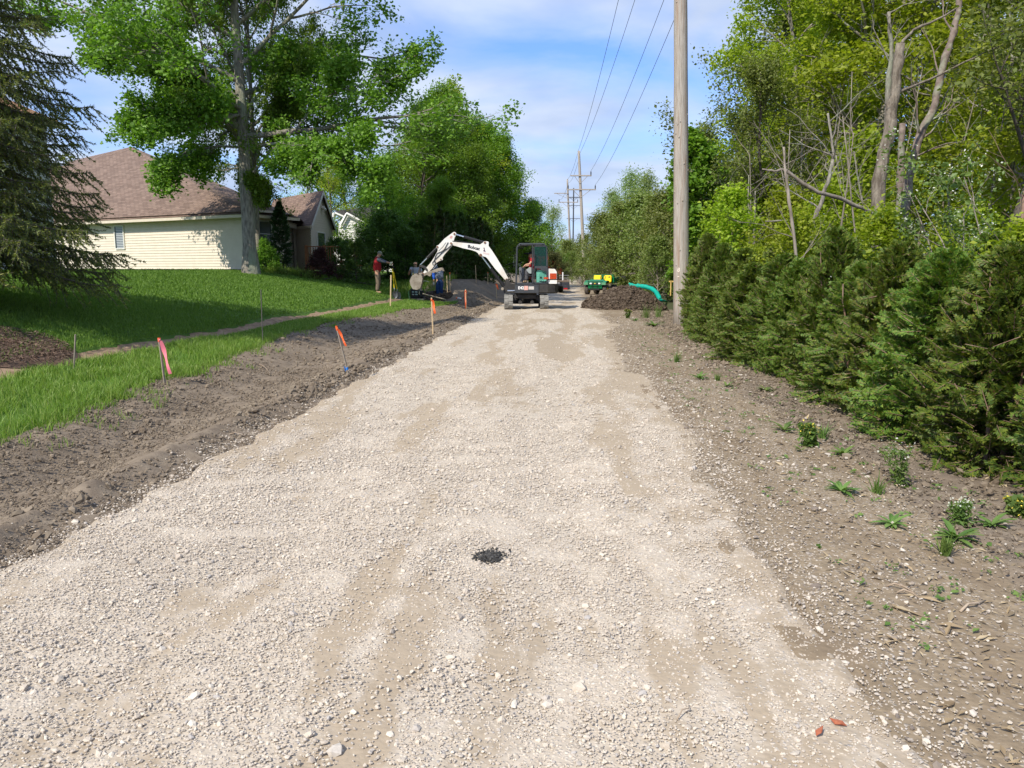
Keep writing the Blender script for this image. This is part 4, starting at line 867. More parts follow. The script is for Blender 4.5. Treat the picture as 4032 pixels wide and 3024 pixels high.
def window(root, c, dirv, w, h, frame, pane, mats, bars=True, out=.03, blinds=False):
    """window centred at c on a wall running along dirv (2D), outward to the right of it"""
    d = np.array(dirv, float); d /= np.linalg.norm(d); nr = np.array([d[1], -d[0]]); rot = np.column_stack([[d[0], d[1], 0], [-nr[0], -nr[1], 0], [0, 0, 1]])
    c = np.array(c, float) + np.array([nr[0], nr[1], 0]) * out; mb = MB(); f = .055
    for q, s_ in (((-w / 2 + f / 2, 0, 0), (f, .06, h)), ((w / 2 - f / 2, 0, 0), (f, .06, h)), ((0, 0, h / 2 - f / 2), (w - 2 * f, .055, f)), ((0, 0, -h / 2 + f / 2), (w - 2 * f, .055, f))): mb.box(c + rot @ np.array(q), s_, rot)
    if bars: mb.box(c + rot @ np.array([0, 0, 0]), (w - 2 * f, .04, .035), rot)
    win = mb.build('window', mats[0], root)
    MB().box(c + rot @ np.array([0, .012, 0]), (w - 2 * f, .012, h - 2 * f), rot).build('pane', mats[1], win)
    if blinds:
        mb = MB(); k = int((h - 2 * f) / .085)
        for i in range(k): mb.box(c + rot @ np.array([.02, .002, -h / 2 + f + .05 + i * .085]), (w - 2 * f - .12, .006, .05), rot)
        mb.build('shutter', M['blind'], win)
    return win
# ---- cream house
e = np.array([.876, -.482]); nn_ = np.array([.482, .876]); C0 = np.array([-12.05, 35.9])
def W2(t, r): return C0 - e * t + nn_ * r
zb, ze = 1.36, 4.3
hs = thing('ranch_house', 'cream sided ranch house with brown shingle roof behind the maples', 'house', (0, 0, 0))
mb = MB(); siding(mb, W2(26, 0), W2(0, 0), zb + .2, ze, .13); siding(mb, W2(0, 0), W2(0, 2.1), zb + .2, ze, .13)
mb.add([[*W2(7, 11), zb], [*W2(26, 11), zb], [*W2(26, 11), ze], [*W2(7, 11), ze], [*W2(26, 0), zb], [*W2(26, 0), ze]], [(0, 1, 2, 3), (1, 4, 5, 2)])
wall = mb.build('wall', M['cream'], hs)
mb = MB(); q0, q1, q2 = W2(26, .02), W2(.02, .02), W2(.02, 2)
mb.add([[*q0, zb - 1], [*q1, zb - 1], [*q2, zb - 1], [*q0, zb + .2], [*q1, zb + .2], [*q2, zb + .2]], [(0, 1, 4, 3), (1, 2, 5, 4)]); mb.build('foundation', M['found'], hs)
mb = MB()
for (c_, rt) in ((W2(0, 0), None),): mb.box((*c_, (zb + .2 + ze) / 2), (.12, .12, ze - zb - .2), Rz(math.atan2(e[1], e[0])))
mb.build('corner_trim', M['creamtrim'], hs)
rp = .775; ov = .42; zo = ze - rp * ov * .0
def RZ(r): return ze + .05 + rp * (r)
A = lambda t, r: (*W2(t, r), RZ(r)) 
ub = UVB(); apex = (*W2(16.3, 6), RZ(6))
cl = (*W2(-.5, -ov), RZ(-ov)); cr_ = (*W2(-.5, 2.7), RZ(-ov)); bkc = (*W2(7, 11.5), RZ(-ov)); ll = (*W2(27, -ov), RZ(-ov)); Q = (*W2(20.2, 4.75), RZ(4.75)); QL = (*W2(27, 4.75), RZ(4.75))
ub.face([ll, cl, apex, Q, QL], (*e, 0)); ub.face([cl, cr_, apex], (*nn_, 0)); ub.face([cr_, bkc, apex], (*nn_, 0)); ub.face([bkc, (*W2(27, 11.5), RZ(-ov)), (*W2(24, 6.5), RZ(5.5)), apex], (*-e, 0)); ub.face([Q, apex, (*W2(24, 6.5), RZ(5.5))], (*e, 0))
roof = ub.build('roof', M['shingle'], hs)
mb = MB()
for a, b in ((ll, cl), (cl, cr_)):
    a = np.array(a); b = np.array(b); d = b - a; L = np.linalg.norm(d); d /= L; mb.box((a + b) / 2 + [0, 0, -.09], (L, .12, .13), Rz(math.atan2(d[1], d[0])))
mb.build('gutter', M['creamtrim'], hs)
mb = MB(); mb.add([[*W2(27, -ov + .05), ze - .16], [*W2(-.45, -ov + .05), ze - .16], [*W2(-.45, 2.6), ze - .16], [*W2(27, .05), ze - .16], [*W2(.0, .05), ze - .16], [*W2(.0, 2.6), ze - .16]], [(0, 1, 4, 3), (1, 2, 5, 4)]); mb.build('soffit', M['creamtrim'], hs)
# window in front wall at px 475..524, py 893..981
def onwall(px): k = (px - CX) / F; t = (C0[0] - k * C0[1]) / (e[0] - k * e[1]); return t
tw = onwall(499); pw = W2(tw, 0); zc = EYE + (1056 - 938) / F * pw[1]
window(hs, (*pw, zc), e, .78, 1.22, 0, 0, (M['trim'], M['pane']), False, .04, True)
pw = W2(0, .95); window(hs, (*pw, EYE + (1056 - 925) / F * pw[1]), nn_, .85, 1.25, 0, 0, (M['trim'], M['pane']), True, .04)
tb = onwall(820); pw = W2(tb, 0); window(hs, (*pw, zb + .02), e, .75, .34, 0, 0, (M['trim'], M['pane']), False, .03)
v = at(808, 700, 44); MB().cyl((v.x, v.y, v.z - .5), (v.x, v.y, v.z + .06), .09, 10).build('vent_pipe', M['trim'], hs)
# wing with the gable facing the road
ge_ = lambda px, Y: np.array([(px - CX) / F * Y, Y])
G1, G2, W1 = ge_(1237, 40.8), ge_(1322, 45.0), ge_(1168, 42.6); zt = EYE + (1056 - 876) / F * 40.8; zr = EYE + (1056 - 771) / F * 42.9
mb = MB(); Lg = np.linalg.norm(G2 - G1); h_ = zr - zt
siding(mb, G1, G2, zb + .2, zt, .13); siding(mb, G1, G2, zt, zr - .05, .13, lambda z: (min(.5, .5 * (z - zt) / h_), max(.5, 1 - .5 * (z - zt) / h_)))
siding(mb, W1, G1, zb + .2, zt, .13); Rw = ge_(1085, 39.4); Rw2 = W2(0, 2.2); siding(mb, W2(0.02, 2.0), W1, zb + .2, zt + .2, .13)
mb.build('wall', M['cream'], hs)
gd = (G2 - G1) / Lg; ridge = (G1 + G2) / 2; rd = W1 - G1; rd /= np.linalg.norm(rd); rd = np.array([rd[0], rd[1]])
go = -rd * .35; rk1 = np.array([*(G1 + go - gd * .3), zt - .25]); rk2 = np.array([*(G2 + go + gd * .3), zt - .25]); pk = np.array([*(ridge + go), zr + .12])
bk1 = rk1 + np.array([*(rd * 7), 0]); bkp = pk + np.array([*(rd * 7), 0]); bk2 = rk2 + np.array([*(rd * 7), 0])
ub = UVB(); ub.face([bk1, rk1, pk, bkp], (*rd, 0)); ub.face([rk2, bk2, bkp, pk], (*rd, 0)); ub.build('roof', M['shingle'], hs)
mb = MB()
for a, b in ((rk1, pk), (rk2, pk)):
    a2 = a - np.array([0, 0, .02]); b2 = b - np.array([0, 0, .02]); o_ = np.array([*(rd * .04), 0]); dn = np.array([0, 0, -.2])
    mb.add([a2 - o_, b2 - o_, b2 - o_ + dn, a2 - o_ + dn, a2 + o_, b2 + o_, b2 + o_ + dn, a2 + o_ + dn], [(0, 1, 2, 3), (7, 6, 5, 4), (0, 4, 5, 1), (3, 2, 6, 7)])
mb.build('rake_board', M['trim'], hs); mb = MB()
vL = at(1083, 862, 37.2); vR = at(1168, 884, 41.5)
mb.add([vL, vR, vR - Vector((0, 0, .22)), vL - Vector((0, 0, .22)), vL + Vector((.1, .1, 0)), vR + Vector((.1, .1, 0))], [(0, 1, 2, 3), (0, 4, 5, 1)])
mb.build('rake_board', M['trim'], hs)
a = rk1; b = bk1; L = 2.0; d = np.array([*rd, 0]); MB().box(a + d * L / 2 + [0, 0, -.06], (L, .11, .12), Rz(math.atan2(rd[1], rd[0]))).build('gutter', M['creamtrim'], hs)
v = W1 + (G1 - W1) * .12; MB().box((v[0], v[1] - .08, (zb + zt) / 2), (.09, .07, zt - zb)).build('downspout', M['creamtrim'], hs)
pw = G1 + gd * Lg * .42; window(hs, (*pw, EYE + (1056 - 955) / F * 42.5), gd, 1.5, 1.05, 0, 0, (M['trim'], M['pane']), False, .04)
v = ridge; MB().box((v[0] + .1, v[1], zr - .75), (.14, .22, .14)).cyl((v[0] + .15, v[1] - .1, zr - .78), (v[0] + .3, v[1] - .2, zr - .9), .06, 8).build('flood_light', M['trim'], hs)
# deck beside the wing
dk = thing('wooden_deck', 'small reddish wooden deck with railing beside the burgundy shrub', 'deck', (-9.9, 39.0, gz(-9.9, 39.0)))
mb = MB(); mb.box((.9, .6, .45), (2.6, 1.6, .05)); mb.box((.9, -.22, .32), (2.6, .04, .2)); mb.build('deck_floor', M['deckwood'], dk)
for x in (-.35, .55, 1.4, 2.15): MB().box((x, -.15, .75), (.11, .11, 1.5 - .1)).build('post', M['deckwood'], dk)
mb = MB(); mb.box((.9, -.15, 1.38), (2.6, .12, .05)); mb.box((.9, -.15, .62), (2.4, .05, .07))
for i in range(20): mb.box((-.25 + i * .125, -.15, 1.0), (.035, .03, .72))
mb.build('railing', M['deckwood'], dk)
# ---- house at the far left behind the spruce
h2 = thing('two_storey_house', 'pale grey sided house with orange brown roof half hidden by the spruce', 'house', (0, 0, 0))
pA, pB, pC, pD = np.array([-19.6, 14.]), np.array([-16.35, 28.]), np.array([-27, 30.5]), np.array([-30, 16.]); zB = 1.4; zT = EYE + (1056 - 500) / F * 28
mb = MB(); siding(mb, pA, pB, zB, zT, .13); siding(mb, pD, pA, zB, zT, .13); siding(mb, pB, pC, zB, zT, .13); mb.build('wall', M['greyside'], h2)
ub = UVB(); d = (pB - pA) / np.linalg.norm(pB - pA); nrm = np.array([d[1], -d[0]])
a1 = (*(pA - d * .4 + nrm * .45), zT - .1); b1 = (*(pB + d * .4 + nrm * .45), zT - .1); r1_ = (*((pA + pD) / 2 + d * 3), zT + 2.9); r2_ = (*((pB + pC) / 2 - d * 3), zT + 2.9); c1 = (*(pC + d * .4 - nrm * .45), zT - .1); d1 = (*(pD - d * .4 - nrm * .45), zT - .1)
ub.face([a1, b1, r2_, r1_], (*d, 0)); ub.face([b1, c1, r2_], (*nrm, 0)); ub.face([d1, a1, r1_], (*nrm, 0)); ub.face([c1, d1, r1_, r2_], (*d, 0)); ub.build('roof', M['shingle_orange'], h2)
mb = MB(); a_ = np.array(a1); b_ = np.array(b1); mb.box((a_ + b_) / 2 - [0, 0, .1], (np.linalg.norm(b_ - a_), .12, .16), Rz(math.atan2(d[1], d[0]))); mb.build('gutter', M['creamtrim'], h2)
pw = pA + d * 11.0; window(h2, (*pw, 5.0), d, 1.0, 1.3, 0, 0, (M['trim'], M['pane'])); pw = pA + d * 6.5; window(h2, (*pw, 3.0), d, 1.0, 1.3, 0, 0, (M['trim'], M['pane']))
# ---- white house behind
h3 = thing('white_house', 'white house with dark grey roof between the cream house and the bushy trees', 'house', (0, 0, 0))
f1, f2 = ge_(1300, 60), ge_(1560, 58); b1_, b2_ = ge_(1330, 70), ge_(1580, 68)
mb = MB(); zt3 = EYE + (1056 - 935) / F * 60; siding(mb, f1, f2, 1.3, zt3, .16); siding(mb, f2, b2_, 1.3, zt3, .16)
gx = [ge_(1345, 57), ge_(1450, 57)]; gz3 = EYE + (1056 - 842) / F * 57; gt = EYE + (1056 - 890) / F * 57; siding(mb, gx[0], gx[1], 1.3, gt, .16); siding(mb, gx[0], gx[1], gt, gz3, .16, lambda z: (.33 * (z - gt) / (gz3 - gt), 1 - .67 * (z - gt) / (gz3 - gt)))
mb.build('wall', M['whiteside'], h3)
ub = UVB(); A3 = at(1318, 832, 60); B3 = at(1560, 935, 60.5); A4 = at(1318, 832, 60) + Vector((4, 6, 1.2)); B4 = at(1700, 880, 66); ub.face([A3, B3, B4, A4], (B3 - A3)); ub.build('roof', M['shingle_dark'], h3)
mb = MB(); 
for a, b in ((at(1318, 840, 59.9), at(1560, 943, 60.4)), (at(1343, 886, 56.8), at(1366, 842, 56.8)), (at(1366, 842, 56.8), at(1452, 888, 56.8))): MB().tube([a, b], .11, 4).build('rake_board', M['trim'], h3)
MB().cyl(at(1313, 855, 60), at(1313, 838, 60), .1, 8).build('vent_pipe', M['trim'], h3)

# ============================================================ utility poles and wires
def polemat():
    m = mat('weathered_pole_mat', (.24, .21, .18), (.47, .43, .38), 6, .9, .02, 20, c3=(.30, .22, .17), s3=2, stretch=(9, 9, .35), lo=.3, hi=.7); return m
M['polewood'] = polemat(); M['blackins'] = mat('insulator_mat', (.03, .025, .025), rough=.35); M['galv'] = mat('galvanised_mat', (.35, .35, .34), rough=.5, metal=.5)
M['wire'] = mat('wire_mat', (.12, .13, .15), rough=.5); M['steelpole'] = mat('steel_pole_mat', (.06, .065, .075), rough=.6)
def pole(label, base, top, r0, r1, arms, knots=0, group='utility poles along the road', m=None, extra=None):
    root = thing('utility_pole', label, 'utility pole', base, 0, group); t = Vector(top) - Vector(base); m = m or M['polewood']; g = np.random.default_rng(4)
    mb = MB(); n = 24; mb.tube([t * (i / n) + Vector((0, 0, -.5 if i == 0 else 0)) for i in range(n + 1)], [lerp(r0, r1, i / n) * (1 + .008 * math.sin(i * 2.1)) for i in range(n + 1)], 20)
    for i in range(knots):
        f = g.random() ** 1.1 * .75; a = g.uniform(0, 6.28); rr_ = lerp(r0, r1, f); c = t * f; mb.ball((c.x + math.cos(a) * rr_ * .98, c.y + math.sin(a) * rr_ * .98, c.z), (.022, .022, .03 * g.uniform(.7, 1.5)), 4)
    mb.build('pole', m, root, smooth=True)
    for (h, L, dxo, ins) in arms:
        c = t * (h / t.z); ar = MB(); ar.rbox((c.x + dxo, c.y - r1 - .06, h), (L, .1, .13), .012); arm = ar.build('crossarm', m, root)
        br = MB()
        for s_ in (-1, 1): br.tube([(c.x + dxo + s_ * L * .3, c.y - r1 - .06, h - .06), (c.x, c.y - r1 - .03, h - .85)], .025, 4)
        br.build('brace', m, arm)
        for q in ins: ii = MB(); ii.tube([(c.x + dxo + q * L / 2, c.y - r1 - .06, h + .05 + k * .06) for k in range(8)], [.035, .07, .045, .075, .045, .075, .045, .04], 10); ii.build('insulator', M['blackins'], arm)
    return root
p1b = hit(2683, 1278); P1 = Vector((p1b.x, p1b.y, gz(p1b.x, p1b.y))); P1t = P1 + Vector((-.55, 0, 15.6))
p1 = pole('thick weathered wooden utility pole nearest the camera, cut off by the top of the picture', P1, P1t, .235, .15, [(13.7, 2.6, .35, (.9,)), (12.3, 3.6, 0, (-.9, .9))], 46)
# painted mark and details on the near pole
def text(body, size, mt, parent, loc, rot, ext=.004, name='lettering', align='CENTER', bold=0):
    cu = bpy.data.curves.new('t', 'FONT'); cu.body = body; cu.size = size; cu.extrude = ext; cu.align_x = align; cu.align_y = 'CENTER'; cu.offset = bold
    o = bpy.data.objects.new('t', cu); COL.objects.link(o); dg = bpy.context.evaluated_depsgraph_get(); me = bpy.data.meshes.new_from_object(o.evaluated_get(dg)); bpy.data.objects.remove(o)
    me.name = name; me.materials.clear(); me.materials.append(mt); q = bpy.data.objects.new(name, me); COL.objects.link(q); q.parent = parent; q.location = loc; q.rotation_euler = rot; return q
M['chalk'] = mat('mark_paint_mat', (.75, .66, .58), rough=.9)
a8 = math.radians(-38); q = at(2657, 1055, P1.y)
text('8', .16, M['chalk'], p1, (math.sin(a8) * .238 - .03, -math.cos(a8) * .236, q.z), (R(90), 0, a8), name='number', bold=.004)
text('-', .22, M['chalk'], p1, (math.sin(a8) * .238 - .03, -math.cos(a8) * .236, q.z - .17), (R(90), 0, a8), name='number')
MB().rbox((0, 0, .12), (.03, .03, .45), .005).rbox((.02, 0, .32), (.16, .03, .04), .005).build('wood_peg', mat('peg_mat', (.55, .38, .12), rough=.7), p1, loc=(-.33, .1, .95))
P2b = at(2303, 1112, 86); P2 = Vector((P2b.x, 86, 0)); P2t = at(2279, 594, 86)
pole('leaning utility pole with two crossarms behind the utility cart', P2, P2t, .2, .13, [(P2t.z - 2.63, 2.3, .1, (.93,)), (P2t.z - 4.1, 3.1, .1, (-.95, .95))])
P3b = at(2246, 1090, 132); P3t = at(2234, 706, 128); P3 = Vector((P3b.x, 130, 0))
pole('third utility pole, further back left of the leaning one', P3, P3t, .2, .13, [(P3t.z - 2.2, 2.3, -1.1, ()), (P3t.z - 3.6, 3.2, 0, (-.95, .95))])
P4t = at(2259, 740, 210); pole('dark steel pole furthest away between the second and third poles', Vector((P4t.x, 210, -2)), P4t, .22, .16, [(P4t.z - .4, 3.2, .0, ()), (P4t.z - 2.6 + 2, 3.2, 0, ()), (P4t.z - 4.6 + 2, 3.4, 0, ()), (P4t.z - 8 + 2, 3.6, 0, ())], m=M['steelpole'])
def wire(label, a, b, sag, r=.011):
    P = [Vector(a).lerp(Vector(b), i / 24) - Vector((0, 0, sag * 4 * (i / 24) * (1 - i / 24))) for i in range(25)]
    tag(MB().tube(P, [r * (1 + .5 * i / 24) for i in range(25)], 4).build('power_line', M['wire'], fixn=False), label, 'wire', 'overhead lines')
def W_(pt, h, dx): t = P1t - P1; c = P1 + t * (h / t.z); return Vector((c.x + dx, c.y - .2, P1.z + h + .45))
top2 = P2t; arm = lambda h, dx: P2 + (P2t - P2) * (h / (P2t - P2).z) + Vector((dx, -.2, .5))
wire('leftmost overhead line running from the leaning pole top to the frame top', P1t + Vector((-.1, -.1, -.2)), top2 + Vector((-.1, 0, -.1)), .9)
wire('second overhead line from the left, also ending at the leaning pole top', P1t + Vector((.9, -.1, -.1)), top2 + Vector((.1, 0, -.3)), .9)
wire('overhead line running to the upper crossarm of the leaning pole', W_(0, 13.7, 1.52), arm(P2t.z - 2.63, 1.17), .9)
wire('rightmost overhead line, passing behind the near pole to the lower crossarm', W_(0, 12.3, 1.62), arm(P2t.z - 4.1, 1.57), .9)
wire('short overhead line from the leaning pole top down to the third pole', top2 + Vector((-.1, 0, -.2)), P3t, .5, .014)
wire('short overhead line between the left crossarm ends of the far poles', arm(P2t.z - 4.1, -1.4), P3 + (P3t - P3) * ((P3t.z - 3.6) / P3t.z) + Vector((-1.5, 0, .4)), .5, .014)
wire('second short line beside it from the pole top to the third pole', top2 + Vector((.1, 0, -.5)), P3t + Vector((.3, 0, -.5)), .6, .014)

# ============================================================ stakes, flags, shovels
M['stakewood'] = mat('new_stake_mat', (.62, .45, .26), (.72, .55, .34), 10, .8); M['stakegrey'] = mat('old_stake_mat', (.24, .20, .16), (.33, .28, .22), 14, .9)
M['orange'] = mat('orange_tape_mat', (.85, .13, .03), rough=.5); M['pink'] = mat('pink_tape_mat', (.85, .22, .28), rough=.5); M['blue'] = mat('blue_tape_mat', (.03, .2, .6), rough=.5)
M['metalstake'] = mat('metal_stake_mat', (.09, .085, .08), rough=.6)
def stake(label, xt, yt, xb, yb, w, mt, flag=None, tip=None, blue=False, name='survey_stake', group='survey stakes'):
    b = hit(xb, yb); t = at(xt, yt, b.y + .02) - b; root = thing(name, label, 'stake', b, 0, group); L = t.length; d = t.normalized()
    g = np.random.default_rng(int(xt)); rot = np.array(d.to_track_quat('Z', 'Y').to_matrix()) @ Rz(g.uniform(-.4, .4))
    mb = MB(); mb.rbox(np.array(t * .5) - np.array(d) * .1, (w, w * .55, L + .2), .003, rot); mb.build('post', mt, root)
    if tip is not None: MB().rbox(np.array(d * (L * .955)), (w * 1.12, w * .7, L * .09), .002, rot).build('painted_tip', tip, root)
    if flag:
        fm, fl, fw, side, drop = flag; mb = MB(); n = 9; top = t * .93; V = []; 
        for i in range(n + 1):
            f = i / n; off = Vector((side * fl * f * drop[0], .02 * math.sin(5 * f), -fl * f * drop[1])); ww = fw * (1 - .35 * f) * (1 + .12 * math.sin(7 * f)); 
            c = top + off + Vector((side * w * .5, 0, 0)); V += [c + Vector((-ww * .5 * drop[1], -.015 - .01 * math.sin(9 * f), -ww * .4 * drop[0])), c + Vector((ww * .5 * drop[1], -.012 + .015 * math.sin(8 * f), ww * .4 * drop[0]))]
        V2 = [v + Vector((0, .002, 0)) for v in V]; k = len(V); fs = []
        for i in range(n): a = 2 * i; fs += [(a, a + 1, a + 3, a + 2), (k + a + 2, k + a + 3, k + a + 1, k + a)]
        mb.add([tuple(v) for v in V + V2], fs); mb.tube([top - d * .01, top + d * .03], w * .62, 6); mb.build('flag', fm, root, smooth=True)
    if blue: MB().rbox(np.array(d * .13), (w * 1.2, w * 1.0, .04), .004, rot).rbox(np.array(d * .13) + [-w, -.01, 0], (w * .5, .006, .08), .002, rot).build('blue_tape', M['blue'], root)
    return root
stake('short grey stake beside the mulch bed, leftmost of all', 297, 1317, 291, 1462, .026, M['stakegrey'])
stake('stake with long pink ribbon at the edge of the grass', 626, 1330, 649, 1510, .03, M['stakegrey'], (M['pink'], .45, .05, 1, (.25, .97)), M['orange'])
stake('tall thin dark rod standing alone in the grass verge', 1027, 1140, 1035, 1354, .022, M['metalstake'])
stake('leaning stake with orange flag and blue tape at its foot, by the gravel edge', 1324, 1283, 1375, 1486, .028, M['stakegrey'], (M['orange'], .27, .035, 1, (.42, .88)), M['orange'], True)
stake('stake with small orange flag hanging right, near the corner of the grass', 1699, 1172, 1705, 1318, .03, M['stakewood'], (M['orange'], .32, .07, 1, (.2, .97)))
stake('broad pale lath in front of the yellow shovels', 1539.5, 1083, 1537, 1211, .062, M['stakewood'])
stake('stake with long orange ribbon on the slope left of the excavator', 1833, 1139, 1838, 1250, .032, M['stakewood'], (M['orange'], .55, .06, 0, (0, .99)))
stake('plain brown stake, left one of the pair right of the bending worker', 1759, 1086, 1763, 1162, .042, M['stakewood'])
stake('stake with orange tip, right one of the pair beside the bending worker', 1771, 1073, 1772, 1150, .042, M['stakewood'], None, M['orange'])
stake('pale stake on the crest of the soil bank', 1872, 1044, 1875, 1108, .045, M['stakewood'])
stake('stake with orange band on the soil bank behind the boom cylinder', 1921, 1072, 1921, 1118, .04, M['stakewood'], None, M['orange'])
stake('thin stake with orange pennant at the foot of the boom', 1953, 1114, 1956.5, 1181, .022, M['stakewood'], (M['orange'], .28, .1, 1, (.35, .9)))
stake('tiny green pin beside the compactor', 1609, 1145, 1612, 1185, .014, mat('green_pin_mat', (.1, .3, .15)))
# the tube of marking spray on the slope
b = hit(1806, 1178); mp_ = thing('spray_can', 'white marking spray can with orange cap lying on the dirt slope', 'can', b); MB().cyl((-.05, 0, .05), (.12, 0, .02), .035, 10).build('body', mat('white_can_mat', (.7, .7, .72), rough=.3), mp_); MB().cyl((-.12, 0, .06), (-.05, 0, .05), .03, 10).build('cap', M['orange'], mp_)
# ============================================================ people
M['skin'] = mat('skin_mat', (.50, .28, .19), rough=.6); M['redshirt'] = mat('red_shirt_mat', (.35, .018, .025), (.27, .012, .02), 9, .85, .006, 14); M['greysleeve'] = mat('grey_sleeve_mat', (.10, .11, .14), rough=.85)
M['khaki'] = mat('khaki_mat', (.20, .15, .11), (.13, .10, .075), 10, .9, .012, 13); M['jeans'] = mat('jeans_mat', (.022, .06, .17), (.012, .035, .11), 8, .9, .01, 14); M['tee'] = mat('grey_tee_mat', (.42, .44, .50), (.36, .38, .44), 6, .9, .006, 12)
M['hoodie'] = mat('grey_hoodie_mat', (.17, .20, .25), (.12, .14, .18), 6, .9, .01, 12); M['glove'] = mat('glove_mat', (.62, .58, .48), rough=.8); M['boot'] = mat('tan_boot_mat', (.30, .21, .12), rough=.8); M['blackcap'] = mat('black_cap_mat', (.015, .015, .018), rough=.7)
M['camo'] = mat('camo_cap_mat', (.10, .11, .07), (.34, .33, .27), 26, .9, lo=.45, hi=.52); M['hair'] = mat('grey_hair_mat', (.25, .22, .19), rough=.8); M['workpants'] = mat('grey_work_pants_mat', (.10, .10, .11), (.07, .07, .08), 8, .9, .01, 12)
M['blueglove'] = mat('blue_sleeve_mat', (.02, .10, .50), rough=.7)
def skin(name, V, E, Rr, mt, parent, root=0, sub=2):
    me = bpy.data.meshes.new(name); me.from_pydata([tuple(v) for v in V], E, []); o = bpy.data.objects.new(name, me); COL.objects.link(o)
    o.modifiers.new('s', 'SKIN').use_smooth_shade = True; sk = me.skin_vertices[0].data
    for i, r in enumerate(Rr): sk[i].radius = (r, r) if np.isscalar(r) else r; sk[i].use_root = (i == root)
    o.modifiers.new('u', 'SUBSURF').levels = sub
    dg = bpy.context.evaluated_depsgraph_get(); m2 = bpy.data.meshes.new_from_object(o.evaluated_get(dg)); bpy.data.objects.remove(o); m2.name = name
    m2.materials.clear(); m2.materials.append(mt); q = bpy.data.objects.new(name, m2); COL.objects.link(q); q.parent = parent
    for p in m2.polygons: p.use_smooth = True
    return q
def person(label, loc, J, face, cl, cap=None, hood=False, glasses=False, hair=None, beard=False, gloves=False, fingers=(.3,)):
    root = thing('person', label, 'person', loc); V, E, Rr = [], [], []; f = Vector(face).normalized()
    def chain(start, items):
        p = start
        for (v, r) in items: V.append(Vector(v)); Rr.append(r); i = len(V) - 1; (E.append((p, i)) if p is not None else None); p = i
        return p
    j = {k: Vector(v) for k, v in J.items()}
    pel = chain(None, [(j['pelvis'], .13)]); che = chain(pel, [(j['pelvis'].lerp(j['chest'], .5), .125), (j['chest'], .135)])
    nk = chain(che, [(j['neck'], .06)]); up = (j['head'] - j['neck']).normalized()
    hb = chain(nk, [(j['head'] - up * .06 + f * .02, .066), (j['head'] + f * .005, .083), (j['head'] + up * .075, .07)])
    chain(hb - 1, [(j['head'] + f * .092 - up * .012, .016)])
    ears = f.cross(up).normalized()
    for s_ in (-1, 1): chain(hb - 1, [(j['head'] + ears * s_ * .088 - up * .01, .014)])
    for s_ in 'LR':
        w = chain(che, [(j['sh' + s_], .07), (j['sh' + s_].lerp(j['el' + s_], .5), .05), (j['el' + s_], .043), (j['wr' + s_], .03)])
        hd = (j['ha' + s_] - j['wr' + s_]).normalized(); sd = hd.cross(Vector((0, 0, 1))); sd = (Vector((0, 1, 0)) if sd.length < .2 else sd.normalized()); dn = sd.cross(hd); dn = dn if dn.z < 0 else -dn
        pa = chain(w, [(j['ha' + s_] - hd * .02, .036)])
        for q, (o_, l) in enumerate(((-.03, .06), (-.01, .072), (.01, .068), (.03, .055))): k = j['ha' + s_] + hd * .03 + sd * o_; chain(pa, [(k, .010), (k + hd * l * .5 + dn * .012, .009), (k + hd * l * .75 + dn * (l * .75), .008)])
        chain(pa, [(j['ha' + s_] + sd * -.045 + dn * .015, .012), (j['ha' + s_] + sd * -.05 + hd * .03 + dn * .035, .010)])
        a = chain(pel, [(j['hip' + s_], .095), (j['hip' + s_].lerp(j['kn' + s_], .5), .078), (j['kn' + s_], .056), (j['kn' + s_].lerp(j['an' + s_], .4), .055), (j['an' + s_], .038)])
        chain(a, [(j['to' + s_], .035)])
    skin('body', V, E, Rr, M['skin'], root)
    # shirt
    dnv = (j['pelvis'] - j['chest']).normalized(); V2 = [j['pelvis'] + dnv * .11, j['pelvis'].lerp(j['chest'], .35), j['chest'], j['neck'] - up * .02]; R2 = [.185, cl.get('belly', .155) + .025, .185, .095]; E2 = [(0, 1), (1, 2), (2, 3)]
    sl = cl.get('sleeve', .45)
    for s_ in 'LR':
        k = len(V2)
        if sl <= 1: V2 += [j['sh' + s_], j['sh' + s_].lerp(j['el' + s_], sl)]; R2 += [.10, .078]; E2 += [(2, k), (k, k + 1)]
        else: V2 += [j['sh' + s_], j['el' + s_], j['el' + s_].lerp(j['wr' + s_], sl - 1)]; R2 += [.10, .07, .055]; E2 += [(2, k), (k, k + 1), (k + 1, k + 2)]
    skin('shirt', V2, E2, R2, cl['top'], root)
    if 'arm' in cl:
        for s_ in 'LR': skin('sleeve', [j['sh' + s_].lerp(j['chest'], .05), j['sh' + s_].lerp(j['el' + s_], .5), j['el' + s_], j['el' + s_].lerp(j['wr' + s_], .55)], [(0, 1), (1, 2), (2, 3)], [.108, .09, .076, .06], cl['arm'], root)
    V3 = [j['pelvis'] + Vector((0, 0, .02)), j['pelvis'] + Vector((0, 0, -.05))]; R3 = [.12, .135]; E3 = [(0, 1)]
    for s_ in 'LR': k = len(V3); V3 += [j['hip' + s_], j['kn' + s_], j['kn' + s_].lerp(j['an' + s_], .5), j['an' + s_] + Vector((0, 0, .02))]; R3 += [.115, .10, .095, .085]; E3 += [(1, k), (k, k + 1), (k + 1, k + 2), (k + 2, k + 3)]
    skin('trousers', V3, E3, R3, cl['legs'], root)
    for s_ in 'LR': skin('boot', [j['an' + s_] + Vector((0, 0, .06)), j['an' + s_] + Vector((0, 0, -.03)), j['to' + s_]], [(0, 1), (1, 2)], [.055, .056, .046], M['boot'], root)
    hp = j['head']; Rt = Matrix((f - up * f.dot(up), up.cross(f), up)).transposed(); Rt = np.array([list((f - up * f.dot(up)).normalized()), list(up.cross(f).normalized()), list(up)]).T
